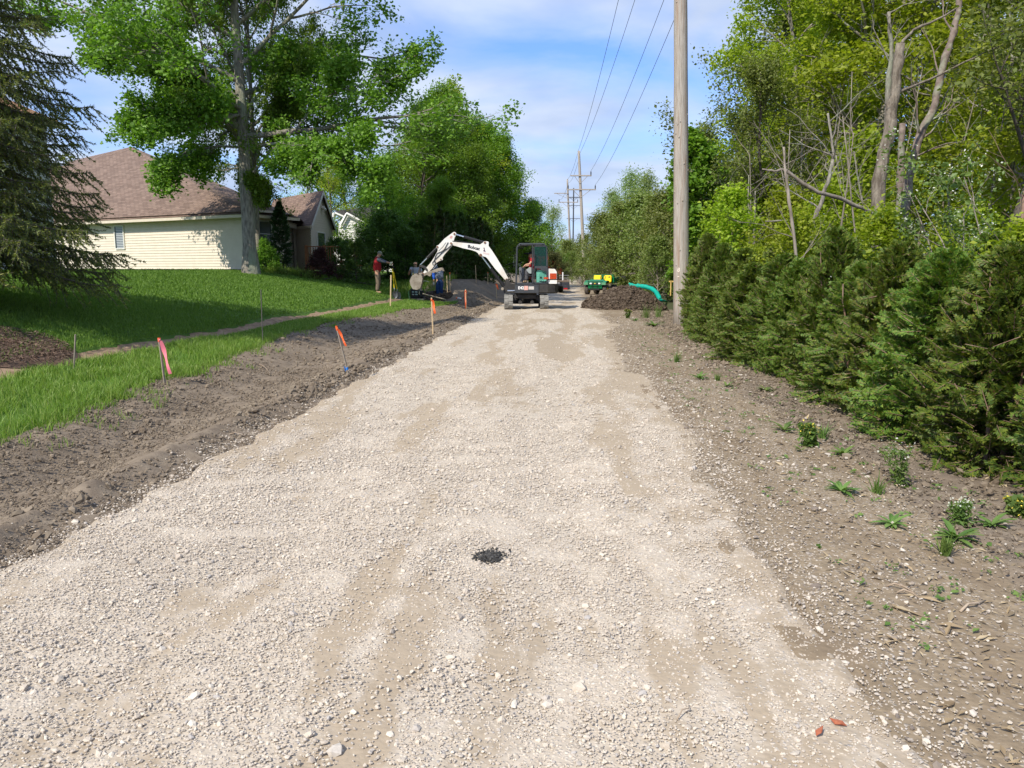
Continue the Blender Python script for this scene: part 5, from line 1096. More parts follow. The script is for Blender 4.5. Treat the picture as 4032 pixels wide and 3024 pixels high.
    if cap is not None:
        mb = MB(); V = []; n = 16
        for i in range(6):
            t = i / 5 * math.pi / 2
            for k in range(n): a = 2 * math.pi * k / n; V.append([.112 * math.cos(t) * math.cos(a), .1 * math.cos(t) * math.sin(a), .03 + .10 * math.sin(t)])
        fs = [(i * n + k, i * n + (k + 1) % n, (i + 1) * n + (k + 1) % n, (i + 1) * n + k) for i in range(5) for k in range(n)]
        mb.add(np.array(V) @ Rt.T + np.array(hp), fs)
        V = [[.08, -.085, .035], [.13, -.08, .03], [.185, -.045, .018], [.2, 0, .016], [.185, .045, .018], [.13, .08, .03], [.08, .085, .035]]
        V = V + [[a, b, c - .01] for a, b, c in V]; fs = [tuple(range(7)), tuple(range(13, 6, -1))] + [(i, i + 1, i + 8, i + 7) for i in range(6)]
        mb.add(np.array(V) @ Rt.T + np.array(hp), fs); mb.build('cap', cap, root, smooth=True)
    if hood: mb = MB(); mb.ball(hp + up * .015 - f * .03, (.125, .125, .135), 8); mb.build('hood', cl['top'], root, smooth=True)
    if glasses:
        mb = MB()
        for s_ in (-1, 1): mb.rbox(np.array(hp) + Rt @ np.array([.093, s_ * .036, .012]), (.014, .056, .034), .004, Rt)
        mb.box(np.array(hp) + Rt @ np.array([.092, 0, .018]), (.01, .03, .008), Rt); mb.build('sunglasses', M['blackcap'], root)
    if hair is not None: MB().ball(hp + up * .035 - f * .022, (.092, .092, .085), 8).build('hair', hair, root, smooth=True)
    if beard: MB().ball(hp - up * .085 + f * .045, (.055, .055, .05), 6).build('beard', M['hair'], root, smooth=True)
    if gloves:
        for s_ in 'LR': skin('glove', [j['wr' + s_], j['ha' + s_], j['ha' + s_] + (j['ha' + s_] - j['wr' + s_]) * .45 + Vector((0, 0, -.03))], [(0, 1), (1, 2)], [.042, .05, .038], M['glove'], root)
    return root
def limbsJ(**k): return k
# man in the red shirt
bA = hit(1488, 1156)
person('man in red shirt with grey sleeves, camouflage cap and khaki trousers holding shovels', bA, limbsJ(pelvis=(0, 0, .97), chest=(-.02, 0, 1.38), neck=(.03, 0, 1.55), head=(.11, 0, 1.67),
    shL=(.02, -.20, 1.46), elL=(.30, -.24, 1.36), wrL=(.56, -.20, 1.30), haL=(.63, -.18, 1.29), shR=(.02, .20, 1.46), elR=(.30, .16, 1.34), wrR=(.54, .05, 1.28), haR=(.61, .0, 1.27),
    hipL=(0, -.10, .90), knL=(.04, -.11, .50), anL=(0, -.12, .09), toL=(.17, -.14, .05), hipR=(0, .10, .90), knR=(.03, .11, .50), anR=(-.05, .12, .09), toR=(.12, .13, .05)), (1, -.1, -.35),
    dict(top=M['redshirt'], arm=M['greysleeve'], legs=M['khaki'], belly=.175, sleeve=.3), cap=M['camo'], gloves=True, hair=M['hair'])
# bearded man behind the bucket
bB = Vector(((1641 - CX) / F * 35, 35, .15)); 
person('bald bearded man in pale grey t-shirt and sunglasses behind the bucket', bB, limbsJ(pelvis=(.03, .1, .93), chest=(.0, -.02, 1.32), neck=(0, -.05, 1.50), head=(0, -.11, 1.65),
    shR=(-.20, -.02, 1.42), elR=(-.33, .0, 1.15), wrR=(-.25, -.17, 1.30), haR=(-.22, -.22, 1.36), shL=(.20, -.02, 1.40), elL=(.34, -.05, 1.14), wrL=(.22, -.28, 1.05), haL=(.16, -.33, 1.03),
    hipL=(.11, .1, .86), knL=(.13, .02, .48), anL=(.13, .1, .09), toL=(.15, -.06, .05), hipR=(-.08, .1, .86), knR=(-.10, .02, .48), anR=(-.12, .1, .09), toR=(-.14, -.06, .05)), (0, -1, -.25),
    dict(top=M['tee'], legs=M['jeans'], belly=.165, sleeve=.55), glasses=True, beard=True)
# man bending away in the grey hoodie
bC = hit(1726, 1173)
person('worker in grey hooded sweatshirt and blue jeans bending over right of the bucket', bC, limbsJ(pelvis=(.10, 0, .86), chest=(-.03, .22, 1.18), neck=(-.10, .33, 1.25), head=(-.16, .40, 1.33),
    shL=(-.20, .20, 1.16), elL=(-.21, .15, .92), wrL=(-.20, .05, .72), haL=(-.20, .03, .64), shR=(.12, .32, 1.18), elR=(.05, .48, .95), wrR=(-.08, .5, .78), haR=(-.1, .5, .72),
    hipL=(.0, 0, .80), knL=(-.02, -.04, .45), anL=(.0, 0, .09), toL=(-.1, .1, .05), hipR=(.17, .02, .80), knR=(.13, .0, .45), anR=(.14, .05, .09), toR=(.05, .17, .05)), (-.5, .8, -.4),
    dict(top=M['hoodie'], legs=M['jeans'], belly=.165, sleeve=.2, arm=M['blueglove']), hood=True, gloves=True)
# shovels
M['yellow'] = mat('yellow_handle_mat', (.80, .60, .02), rough=.45); M['steel'] = mat('shovel_steel_mat', (.16, .17, .18), (.25, .25, .25), 12, .5, metal=.6); M['blackrub'] = mat('black_rubber_mat', (.02, .02, .022), rough=.7)
def shovel(label, top, foot, group='yellow handled shovels'):
    root = thing('shovel', label, 'shovel', foot, 0, group); t = Vector(top) - Vector(foot); d = t.normalized(); L = t.length; rot = np.array(d.to_track_quat('Z', 'X').to_matrix())
    MB().tube([d * .42, d * (L - .16)], .019, 8).build('handle', M['yellow'], root)
    mb = MB(); mb.tube([d * (L - .16), d * (L - .06)], .014, 8); s = rot @ np.array([1, 0, 0]); c = np.array(d * L)
    mb.tube([np.array(d * (L - .08)) - s * .05, c - s * .06, c + s * .06, np.array(d * (L - .08)) + s * .05], .014, 6); mb.build('grip', M['blackrub'], root)
    mb = MB(); mb.tube([d * .25, d * .45], [.028, .02], 8)
    n = 7; V = []
    for i in range(n):
        f = i / (n - 1); w = .12 * math.sqrt(max(.02, min(1, f * 3.2))) * (1 if f < .9 else .8)
        for q in (-1, -.5, 0, .5, 1): V.append(np.array(d * (f * .30)) + rot @ np.array([q * w, .03 * (1 - q * q) - .02, 0]))
    V = V + [v + rot @ np.array([0, .004, 0]) for v in V]; k = 5 * n
    fs = [(i * 5 + q, i * 5 + q + 1, (i + 1) * 5 + q + 1, (i + 1) * 5 + q) for i in range(n - 1) for q in range(4)]; fs += [tuple(k + a for a in f[::-1]) for f in fs]
    mb.add(V, fs); mb.build('blade', M['steel'], root, smooth=True)
yS = bA.y - .12; f1_ = hit(1556, 1181); f1_ = Vector((at(1556, 1178, yS).x, yS, gz(at(1556, 1178, yS).x, yS) + .02)); f2_ = at(1571, 1174, yS + .2); f2_.z = gz(f2_.x, f2_.y) + .02
shovel('yellow handled shovel standing upright under the man\'s gloved hands', at(1544, 1042, yS - .05), f1_); shovel('yellow handled shovel leaning against the upright one', at(1546.5, 1055, yS - .0), f2_)
shovel('shovel with yellow handle held by the bearded man', at(1626, 1060, 34.75), Vector((at(1628, 1150, 34.6).x, 34.6, .16)))
# ============================================================ excavator
M['white'] = mat('white_machine_paint_mat', (.80, .79, .77), (.75, .73, .69), 5, .4, c3=(.66, .59, .50), s3=2.2, spec=.5); M['charcoal'] = mat('charcoal_cab_paint_mat', (.035, .04, .048), (.055, .06, .068), 5, .5, spec=.4)
M['frameblack'] = mat('dusty_black_frame_mat', (.028, .027, .028), (.06, .055, .05), 4, .6); M['rubber'] = mat('dusty_rubber_track_mat', (.16, .155, .145), (.26, .25, .23), 14, .9, .006, 40)
M['mint'] = mat('mint_panel_mat', (.25, .62, .52), rough=.5); M['orangelens'] = mat('orange_red_panel_mat', (.55, .07, .015), (.35, .04, .01), 20, .4); M['chrome'] = mat('chrome_rod_mat', (.75, .78, .82), rough=.18, metal=1)
M['mud'] = mat('muddy_steel_mat', (.20, .165, .13), (.33, .29, .24), 7, .85, .01, 30); M['rust'] = mat('rusty_pin_mat', (.18, .09, .06), (.26, .17, .12), 10, .8)
M['black'] = mat('black_plastic_mat', (.02, .02, .022), rough=.5); M['decal'] = mat('black_decal_mat', (.03, .03, .035), rough=.5); M['whitedecal'] = mat('white_decal_mat', (.8, .8, .8), rough=.5)
def glass(name, col, alpha, tcol=(.45, .75, .65)):
    m = bpy.data.materials.new(name); m.use_nodes = True; t = m.node_tree; p = t.nodes['Principled BSDF']; p.inputs['Base Color'].default_value = (*col, 1); p.inputs['Roughness'].default_value = .04
    tr = N(t, 'ShaderNodeBsdfTransparent'); tr.inputs[0].default_value = (*tcol, 1); ms = N(t, 'ShaderNodeMixShader'); ms.inputs[0].default_value = alpha
    t.links.new(tr.outputs[0], ms.inputs[1]); t.links.new(p.outputs[0], ms.inputs[2]); t.links.new(ms.outputs[0], t.nodes['Material Output'].inputs[0]); return m
M['tint'] = glass('tinted_cab_glass_mat', (.01, .05, .045), .4, (.45, .85, .75)); M['clearg'] = glass('lower_door_glass_mat', (.02, .04, .04), .08, (.92, .97, .95))
EX = Vector((.57, 31.2, 0)); ex = thing('mini_excavator', 'white and black mini excavator with raised boom standing across the gravel road', 'excavator', EX)
def EL(px, py, Y): return at(px, py, Y) - EX
def X2(x, y, Y): return EL(1940 + x / 5.53, 930 + y / 5.53, Y)      # cab crop
def X5(x, y, Y): return EL(1650 + x / 5.53, 880 + y / 5.53, Y)      # boom crop
def X1(x, y, Y): return EL(1400 + x / 2.458, 850 + y / 2.458, Y)
# tracks
for sx in (-1, 1):
    xc = -.705 if sx < 0 else .69; tl, th = 2.15, .54; mb = MB(); prof = []; n = 10; y0 = -1.13
    for k in range(n + 1): a = math.pi / 2 + math.pi * k / n; prof.append((y0 + th / 2 + th / 2 * math.cos(a) * .98, th / 2 + th / 2 * math.sin(a)))
    for k in range(n + 1): a = -math.pi / 2 + math.pi * k / n; prof.append((y0 + tl - th / 2 + th / 2 * math.cos(a) * .98, th / 2 + th / 2 * math.sin(a)))
    inner = [(y0 + tl / 2 + (a - y0 - tl / 2) * .955, th / 2 + (b - th / 2) * .86) for a, b in prof]; P = np.array(prof); Q_ = np.array(inner); k = len(P); hw = .165
    V = []; 
    for (x, A_) in ((-hw, P), (hw, P), (-hw, Q_), (hw, Q_)): V += [[xc + x, a, b] for a, b in A_]
    fs = []
    for i in range(k): j = (i + 1) % k; fs += [(i, j, k + j, k + i), (2 * k + j, 2 * k + i, 3 * k + i, 3 * k + j), (j, i, 2 * k + i, 2 * k + j), (k + i, k + j, 3 * k + j, 3 * k + i)]
    mb.add(V, fs)
    per = []; seg = np.linalg.norm(np.diff(np.vstack([P, P[:1]]), axis=0), axis=1); tot = seg.sum(); nl_ = 46
    for q in range(nl_):
        s_ = q / nl_ * tot; i = 0
        while s_ > seg[i]: s_ -= seg[i]; i += 1
        a, b = P[i], P[(i + 1) % k]; c = a + (b - a) * s_ / seg[i]; d = (b - a) / seg[i]; ang = math.atan2(d[1], d[0])
        sh_ = .0 if q % 2 else .5
        for hx in (-1, 1):
            if (q + (hx > 0)) % 2: continue
            mb.rbox((xc + hx * hw * .52, c[0], c[1]), (hw * 1.0, .085, .035), .008, Rx(ang) @ Rz(.12 * hx))
    tr_ = mb.build('track', M['rubber'], ex)
    mb = MB()
    for (yy, r) in ((y0 + .27, .17), (y0 + tl - .27, .19)): mb.cyl((xc - .12, yy, th / 2), (xc + .12, yy, th / 2), r, 16)
    for i in range(5): mb.cyl((xc - .1, y0 + .55 + i * .26, .12), (xc + .1, y0 + .55 + i * .26, .12), .07, 12)
    mb.box((xc, y0 + tl / 2, th / 2 + .02), (.2, 1.5, .22)); mb.build('roller_frame', M['frameblack'], tr_)
mb = MB(); mb.rbox((-.02, -.05, .50), (.85, 1.1, .20), .03)
for sx in (-1, 1):
    for yy in (-.55, .4): mb.prism([(sx * .30 - .02, .62), (sx * .42 - .02, .60), (sx * .62, .30), (sx * .56, .16), (sx * .50, .30), (sx * .30, .44)], yy, yy + .18)
    mb.cyl((sx * .235 - .01, -.72, .27), (sx * .235 - .01, .5, .27), .075, 12)
mb.cyl((-.02, .02, .58), (-.02, .02, .68), .42, 20); mb.build('undercarriage', M['frameblack'], ex)
mb = MB(); mb.prism([(-.85, .12), (-.9, .3), (-.85, .5), (.85, .5), (.9, .3), (.85, .12)], 1.28, 1.34); mb.rbox((-.3, 1.0, .3), (.1, .7, .1), .02); mb.rbox((.3, 1.0, .3), (.1, .7, .1), .02); mb.build('dozer_blade', M['frameblack'], ex)
# upper frame skirt: plan polygon with rounded tail
Yn = 30.32 - EX.y; a = X2(482, 1050, 30.32); b = X2(1432, 1040, 30.32); x0, x1 = a.x, b.x; z0, z1 = X2(0, 1250, 30.32).z, X2(0, 1045, 30.32).z
plan = [(x0, Yn + .02), (x1 - .42, Yn), (x1 - .12, Yn + .12), (x1 + .02, Yn + .45), (x1 + .04, Yn + .85), (x1 + .02, Yn + 1.25), (x1 - .12, Yn + 1.6), (x1 - .42, Yn + 1.72), (x0, Yn + 1.7)]
k = len(plan); V = [[p[0], p[1], z0] for p in plan] + [[p[0], p[1], z0 + .05] for p in plan] + [[p[0], p[1], z1] for p in plan]
for i in range(k): V[i][0] = V[i][0] * .97 ; V[i][1] = Yn + .85 + (V[i][1] - Yn - .85) * .94
fs = [tuple(range(k))[::-1], tuple(range(2 * k, 3 * k))] + [(i, (i + 1) % k, k + (i + 1) % k, k + i) for i in range(k)] + [(k + i, k + (i + 1) % k, 2 * k + (i + 1) % k, 2 * k + i) for i in range(k)]
mb = MB(); mb.add(V, fs); up_ = mb.build('upper_frame', M['frameblack'], ex)
mb = MB(); pa = X2(482, 1050, 30.3); pb = X2(1005, 1240, 30.3); mb.rbox(((pa.x + pb.x) / 2, Yn - .005, (pa.z + pb.z) / 2), (pb.x - pa.x, .03, pa.z - pb.z - .01), .008)
for (x, y) in ((500, 1075), (970, 1075), (500, 1190), (970, 1190)): q = X2(x, y, 30.28); mb.cyl((q.x, Yn - .03, q.z), (q.x, Yn, q.z), .014, 8)
pnl = mb.build('side_panel', M['charcoal'], up_)
yt = Yn - .026
q = X2(617, 1128, 30.3); text('E42', .155, M['whitedecal'], ex, (q.x, yt, q.z), (R(90), 0, 0), name='model_number', bold=.006)
q = X2(727, 1128, 30.3); MB().box((q.x, yt, q.z), (.15, .006, .16), taper=(1, 1)).build('pink_sticker', mat('pink_sticker_mat', (.7, .30, .25), (.75, .5, .45), 40, .6), ex)
q = X2(840, 1128, 30.3); MB().box((q.x, yt, q.z), (.21, .006, .12)).build('white_sticker', mat('white_sticker_mat', (.65, .62, .58), (.45, .4, .38), 45, .6), ex)
# engine hood
def quadbox(pts, Y0, Y1, mt, name, parent, b=0): P = [X2(x, y, 30.4) for x, y in pts]; return MB().prism([(p.x, p.z) for p in P], Y0, Y1).build(name, mt, parent)
hood = quadbox([(1195, 1035), (1398, 1035), (1398, 935), (1395, 800), (1390, 770), (1350, 712), (1195, 705)], Yn + .05, Yn + 1.6, M['white'], 'engine_hood', ex)
P = [X2(x, y, 30.35) for x, y in ((1245, 810), (1388, 808), (1388, 932), (1245, 935))]; MB().prism([(p.x, p.z) for p in P], Yn + .028, Yn + .05).build('orange_panel', M['orangelens'], hood)
P = [X2(x, y, 30.35) for x, y in ((1200, 930), (1398, 938), (1398, 950), (1200, 950))]; MB().prism([(p.x, p.z) for p in P], Yn + .04, Yn + .05).build('seam', M['black'], hood)
# cab
cabY0, cabY1 = Yn + .04, Yn + 1.02; mb = MB()
def bar(pts, w, t0, yc): # pillar following points in crop coordinates
    P = [X2(x, y, 30.36) for x, y in pts]; 
    for a, b in zip(P[:-1], P[1:]):
        d = b - a; L = d.length; ang = math.atan2(d.x, d.z); mb.rbox(((a.x + b.x) / 2, yc, (a.z + b.z) / 2), (w, t0, L + w * .5), .012, Ry(ang))
for yc in (cabY0, cabY1):
    bar([(512, 1040), (530, 250), (562, 200), (620, 182)], .065, .07, yc); bar([(868, 1040), (868, 195)], .045, .07, yc); bar([(1192, 1035), (1185, 700), (1172, 250), (1140, 200), (1080, 182)], .06, .07, yc)
    bar([(600, 183), (870, 172), (1110, 180)], .06, .07, yc); bar([(500, 1035), (1195, 1035)], .05, .07, yc)
a = X2(600, 178, 30.36); b = X2(1110, 178, 30.36); mb.rbox(((a.x + b.x) / 2, (cabY0 + cabY1) / 2, a.z + .015), (b.x - a.x + .12, cabY1 - cabY0 + .02, .07), .03)
a = X2(512, 1035, 30.36); b = X2(1192, 1035, 30.36); mb.box(((a.x + b.x) / 2, (cabY0 + cabY1) / 2, a.z - .0), (b.x - a.x, cabY1 - cabY0, .04))
for (x, y) in ((562, 200), (1140, 200)): p = X2(x, y, 30.36); mb.rbox((p.x, (cabY0 + cabY1) / 2, p.z), (.05, cabY1 - cabY0, .05), .012)
cab = mb.build('cab', M['charcoal'], ex)
# door: frame with two panes
mb = MB()
def pan(pts, y0, y1, mt, nm, parent): P = [X2(x, y, 30.33) for x, y in pts]; return MB().prism([(p.x, p.z) for p in P], y0, y1).build(nm, mt, parent)
for pts in ([(888, 1030), (888, 205), (908, 205), (908, 1030)], [(1168, 1020), (1165, 215), (1188, 240), (1200, 1020)], [(888, 205), (1165, 205), (1165, 228), (888, 228)], [(888, 650), (1190, 650), (1190, 712), (888, 700)], [(888, 1010), (1200, 1010), (1200, 1032), (888, 1032)]):
    P = [X2(x, y, 30.33) for x, y in pts]; mb.prism([(p.x, p.z) for p in P], cabY0 - .06, cabY0 - .03)
P = [X2(x, y, 30.33) for x, y in ((1030, 690), (1190, 660), (1195, 765), (1140, 770), (1050, 735))]; mb.prism([(p.x, p.z) for p in P], cabY0 - .062, cabY0 - .032)
door = mb.build('door', M['charcoal'], ex)
pan([(908, 228), (1165, 228), (1165, 650), (908, 650)], cabY0 - .05, cabY0 - .04, M['tint'], 'pane', door); pan([(908, 705), (1170, 712), (1172, 1010), (908, 1010)], cabY0 - .05, cabY0 - .04, M['clearg'], 'pane', door)
P = [X2(x, y, 30.3) for x, y in ((905, 395), (925, 410), (925, 600), (905, 615))]; MB().tube([(p.x, cabY0 - .09, p.z) for p in P], .012, 6).build('handle', M['black'], door)
pan([(955, 1005), (950, 790), (985, 730), (1180, 745), (1180, 1005)], cabY0 + .05, cabY0 + .3, M['mint'], 'mint_panel', ex)
P = [X2(x, y, 30.38) for x, y in ((1010, 930), (1010, 830), (1050, 785), (1130, 790), (1130, 930))]; MB().prism([(p.x, p.z) for p in P], cabY0 + .035, cabY0 + .049).build('panel_recess', mat('mint_recess_mat', (.18, .48, .40)), ex)
pan([(1030, 880), (1068, 880), (1068, 915), (1030, 915)], cabY0 + .02, cabY0 + .034, M['black'], 'latch', ex); pan([(1110, 892), (1210, 892), (1210, 935), (1110, 935)], cabY0 - .075, cabY0 - .065, M['orangelens'], 'reflector', ex)
q = X2(1115, 985, 30.35); text('Bobcat', .085, M['decal'], ex, (q.x, cabY0 + .04, q.z), (R(90), 0, 0), name='brand_lettering', bold=.003)
q = X2(1028, 980, 30.35)
def cathead(parent, c, s, yy): # small head emblem with two ears
    P = [(-1, .9), (-.55, .35), (0, .5), (.55, .35), (1, .9), (.8, -.1), (.35, -.6), (.1, -.35), (-.1, -.35), (-.35, -.6), (-.8, -.1)]; MB().prism([(c.x + a * s, c.z + b * s) for a, b in P], yy - .003, yy + .003).build('emblem', M['decal'], parent)
cathead(ex, q, .035, cabY0 + .04)
# seat, consoles, levers
mb = MB(); p = X2(860, 830, 30.8); mb.rbox((p.x + .02, p.y, p.z - .04), (.46, .46, .13), .03); q = X2(930, 620, 30.8); mb.rbox((q.x, q.y, q.z), (.12, .44, .6), .03, Ry(.15)); mb.build('seat', M['black'], ex)
pan([(590, 1000), (575, 690), (600, 665), (690, 690), (700, 1000)], Yn + .35, Yn + .7, mat('grey_console_mat', (.16, .17, .18), (.1, .1, .11), 6, .6), 'console', ex)
pan([(735, 735), (800, 675), (845, 680), (845, 815), (790, 810)], Yn + .2, Yn + .32, mat('pale_console_mat', (.33, .36, .36), rough=.5), 'armrest', ex)
mb = MB(); a = X2(690, 700, 30.6); mb.tube([a - Vector((0, 0, .35)), a], .014, 6); mb.ball(a, .035, 5); a = X2(600, 760, 30.5); mb.tube([a - Vector((-.1, 0, .3)), a], .012, 6); mb.ball(a, .025, 5)
a = X2(585, 1000, 30.4); b = X2(700, 840, 30.4); mb.tube([a, b], .012, 6); a = X2(600, 810, 30.4); b = X2(790, 860, 30.4); mb.tube([a, b], .01, 6); mb.build('lever', M['black'], ex)
a = X2(470, 410, 30.5); b = X2(505, 400, 30.5); mb = MB(); mb.tube([b, a, X2(462, 680, 30.5), X2(500, 690, 30.5)], .012, 6); mb.build('handrail', M['black'], ex)
a = X2(1190, 232, 30.9); MB().tube([a, X2(1350, 205, 30.9), X2(1520, 175, 30.9)], .008, 4).build('antenna', M['black'], ex)
# swing bracket and boom
BY = 31.1; by = BY - EX.y
def poly(fn, pts, hw, mt, nm, parent, Y=BY): P = [fn(x, y, Y) for x, y in pts]; return MB().prism([(p.x, p.z) for p in P], by - hw, by + hw).build(nm, mt, parent)
poly(X2, [(300, 930), (335, 940), (400, 1030), (480, 1040), (480, 1230), (250, 1235), (235, 1190), (245, 1110), (275, 1060), (280, 960)], .16, M['frameblack'], 'swing_bracket', ex)
a = X2(320, 1188, 30.75); b = X2(480, 1188, 30.75); MB().cyl(a, b, .03, 10).build('swing_rod', M['chrome'], ex)
p = X2(212, 1145, 30.9); MB().cyl((p.x, p.y - .05, p.z), (p.x, p.y + .1, p.z), .06, 12).build('pin', M['mud'], ex)
boom = poly(X5, [(705, 430), (760, 402), (1000, 425), (1330, 458), (1390, 420), (1420, 388), (1500, 392), (1518, 410), (1515, 490), (1590, 590), (1700, 760), (1830, 980), (1942, 1190), (1940, 1235), (1905, 1262), (1880, 1235), (1650, 975), (1500, 775), (1455, 728), (1395, 716), (1345, 722), (1318, 700), (1285, 645), (1240, 612), (1150, 580), (960, 540), (800, 490), (712, 470)], .13, M['white'], 'boom', ex)
def pin(fn, x, y, r, w, parent, mt=None): p = fn(x, y, BY); MB().cyl((p.x, by - w, p.z), (p.x, by + w, p.z), r, 14).build('pivot_pin', mt or M['rust'], parent)
for x, y, r in ((1437, 418, .045), (1345, 688, .055), (1910, 1228, .06), (705, 435, .045)): pin(X5, x, y, r, .15 if x != 705 else .17, boom)
arm = poly(X5, [(745, 192), (775, 184), (805, 200), (815, 235), (775, 310), (752, 400), (728, 468), (690, 520), (560, 672), (515, 740), (518, 790), (490, 808), (455, 812), (375, 860), (290, 980), (205, 1062), (120, 1120), (80, 1110), (100, 1060), (165, 960), (260, 850), (335, 735), (408, 605), (412, 560), (380, 520), (388, 485), (430, 470), (560, 330)], .095, M['white'], 'arm', ex)
for x, y, r in ((775, 230, .04), (405, 512, .04), (480, 782, .03), (95, 1095, .045)): pin(X5, x, y, r, .115, arm)
def cyl2(fn, a, b, f, r, nm, off=0, parent=ex):
    A = fn(*a, BY); B = fn(*b, BY); A.y = B.y = by + off; mid = A.lerp(B, f); body = MB().cyl(A, mid, r, 14).cyl(A.lerp(mid, .96), mid, r * 1.12, 14).build(nm, M['black'], parent); MB().cyl(mid, B, r * .5, 10).build('rod', M['chrome'], body); return body
cyl2(X5, (1435, 420), (778, 232), .70, .055, 'arm_cylinder'); cyl2(X5, (405, 515), (25, 905), .62, .05, 'bucket_cylinder'); cyl2(X5, (1850, 1370), (1345, 690), .58, .065, 'boom_cylinder'); cyl2(X5, (478, 785), (300, 1000), .5, .035, 'thumb_cylinder')
mb = MB()
def hose(pts, r=.012, off=-.15): mb.tube([Vector((p.x, by + off, p.z)) for p in [X5(x, y, BY) for x, y in pts]], r, 5)
hose([(575, 390), (640, 405), (760, 400), (900, 405), (1050, 425), (1330, 462), (1440, 480), (1520, 530), (1590, 600), (1700, 790), (1800, 940)], .013, -.05)
hose([(730, 385), (850, 380), (960, 400), (1100, 415), (1280, 440)], .012, -.1); hose([(1500, 480), (1560, 560), (1640, 680), (1760, 880), (1830, 960), (1920, 1060), (1980, 1170), (1990, 1290)], .014, .02); hose([(1830, 955), (1900, 1010), (1960, 1110), (2005, 1200), (2010, 1300)], .014, -.06); hose([(1830, 990), (1870, 1040), (1930, 1140), (1960, 1260)], .014, .08)
hose([(640, 410), (600, 480), (560, 560), (500, 610), (400, 650), (360, 720), (340, 800), (300, 850), (305, 900), (350, 890), (360, 820)], .013, -.115); hose([(700, 480), (640, 530), (560, 590), (470, 670), (400, 740), (345, 790), (350, 850)], .013, -.115); hose([(590, 415), (520, 510), (430, 600)], .006, -.1)
hose([(1400, 400), (1250, 390), (1130, 350), (1040, 325)], .012, -.06)
mb.build('hose', M['black'], ex)
tilt = X5(1060, 490, BY) - X5(1270, 540, BY); ta = math.atan2(X5(1270, 545, BY).z - X5(1120, 510, BY).z, X5(1270, 545, BY).x - X5(1120, 510, BY).x)
q = X5(1195, 528, BY); text('Bobcat', .17, M['decal'], ex, (q.x, by - .134, q.z), (R(90), -ta, 0), name='brand_lettering', bold=.005)
q = X5(1085, 495, BY); cathead(ex, q, .05, by - .133)
q = X5(1420, 590, BY); MB().prism([(q.x - .04, q.z - .02), (q.x + .06, q.z - .06), (q.x + .03, q.z + .02), (q.x + .01, q.z + .12), (q.x - .03, q.z + .1), (q.x, q.z + .04)], by - .136, by - .131).build('figure_decal', mat('purple_decal_mat', (.10, .06, .12)), ex)
q = X5(1465, 655, BY); MB().box((q.x, by - .133, q.z), (.24, .005, .07), Ry(-ta)).build('sticker', mat('pink_text_mat', (.62, .45, .45), (.72, .68, .66), 60, .6), ex)
q = X5(703, 298, BY); MB().box((q.x, by - .097, q.z), (.09, .005, .11), Ry(.5)).build('warning_sticker', mat('red_sticker_mat', (.5, .08, .06), (.7, .6, .58), 45, .6), ex)
# bucket, thumb, links
bk_ = [(545, 592), (560, 572), (600, 565), (640, 572), (655, 600), (650, 640), (632, 700), (600, 715), (560, 705), (540, 670), (531, 630)]
P = [X1(x, y, BY) for x, y in bk_]; mb = MB(); 
for s_ in (-1, 1): mb.prism([(p.x, p.z) for p in P], by + s_ * .24 - .015, by + s_ * .24 + .015)
P2_ = P[5:] + P[:2]; V = []; 
for p in P2_: V += [[p.x, by - .235, p.z], [p.x, by + .235, p.z]]
cx_ = sum(p.x for p in P) / len(P); cz_ = sum(p.z for p in P) / len(P)
for p in P2_: V += [[cx_ + (p.x - cx_) * .93, by - .235, cz_ + (p.z - cz_) * .93], [cx_ + (p.x - cx_) * .93, by + .235, cz_ + (p.z - cz_) * .93]]
k = len(P2_); fs = [(2 * i, 2 * i + 1, 2 * i + 3, 2 * i + 2) for i in range(k - 1)] + [(2 * k + 2 * i + 2, 2 * k + 2 * i + 3, 2 * k + 2 * i + 1, 2 * k + 2 * i) for i in range(k - 1)]
mb.add(V, fs); bucket = mb.build('bucket', M['mud'], ex)
mb = MB()
for i in range(4): p = P[6]; mb.prism([(p.x - .03, p.z + .03), (p.x + .03, p.z + .02), (p.x + .04, p.z - .1)], by - .2 + i * .12, by - .15 + i * .12)
mb.build('tooth', M['mud'], bucket)
poly(X1, [(572, 560), (640, 548), (668, 560), (662, 590), (600, 585), (560, 585)], .1, M['mud'], 'bucket_bracket', ex)
for x, y in ((605, 560), (650, 568)): pin(X1, x, y, .04, .14, bucket, M['frameblack'])
th = [(650, 580), (655, 560), (700, 542), (740, 528), (790, 510), (832, 500), (850, 505), (860, 535), (845, 532), (833, 522), (825, 535), (805, 532), (795, 545), (775, 540), (762, 552), (740, 552), (735, 570), (722, 586), (708, 580), (695, 570), (665, 582)]
poly(X1, th, .11, M['mud'], 'thumb', ex)
poly(X1, [(618, 478), (632, 472), (668, 484), (698, 512), (702, 528), (692, 536), (660, 505), (632, 495), (618, 492)], .12, M['frameblack'], 'link', ex)
poly(X1, [(618, 485), (632, 485), (628, 550), (612, 570), (600, 560), (612, 520)], .06, M['frameblack'], 'link', ex)
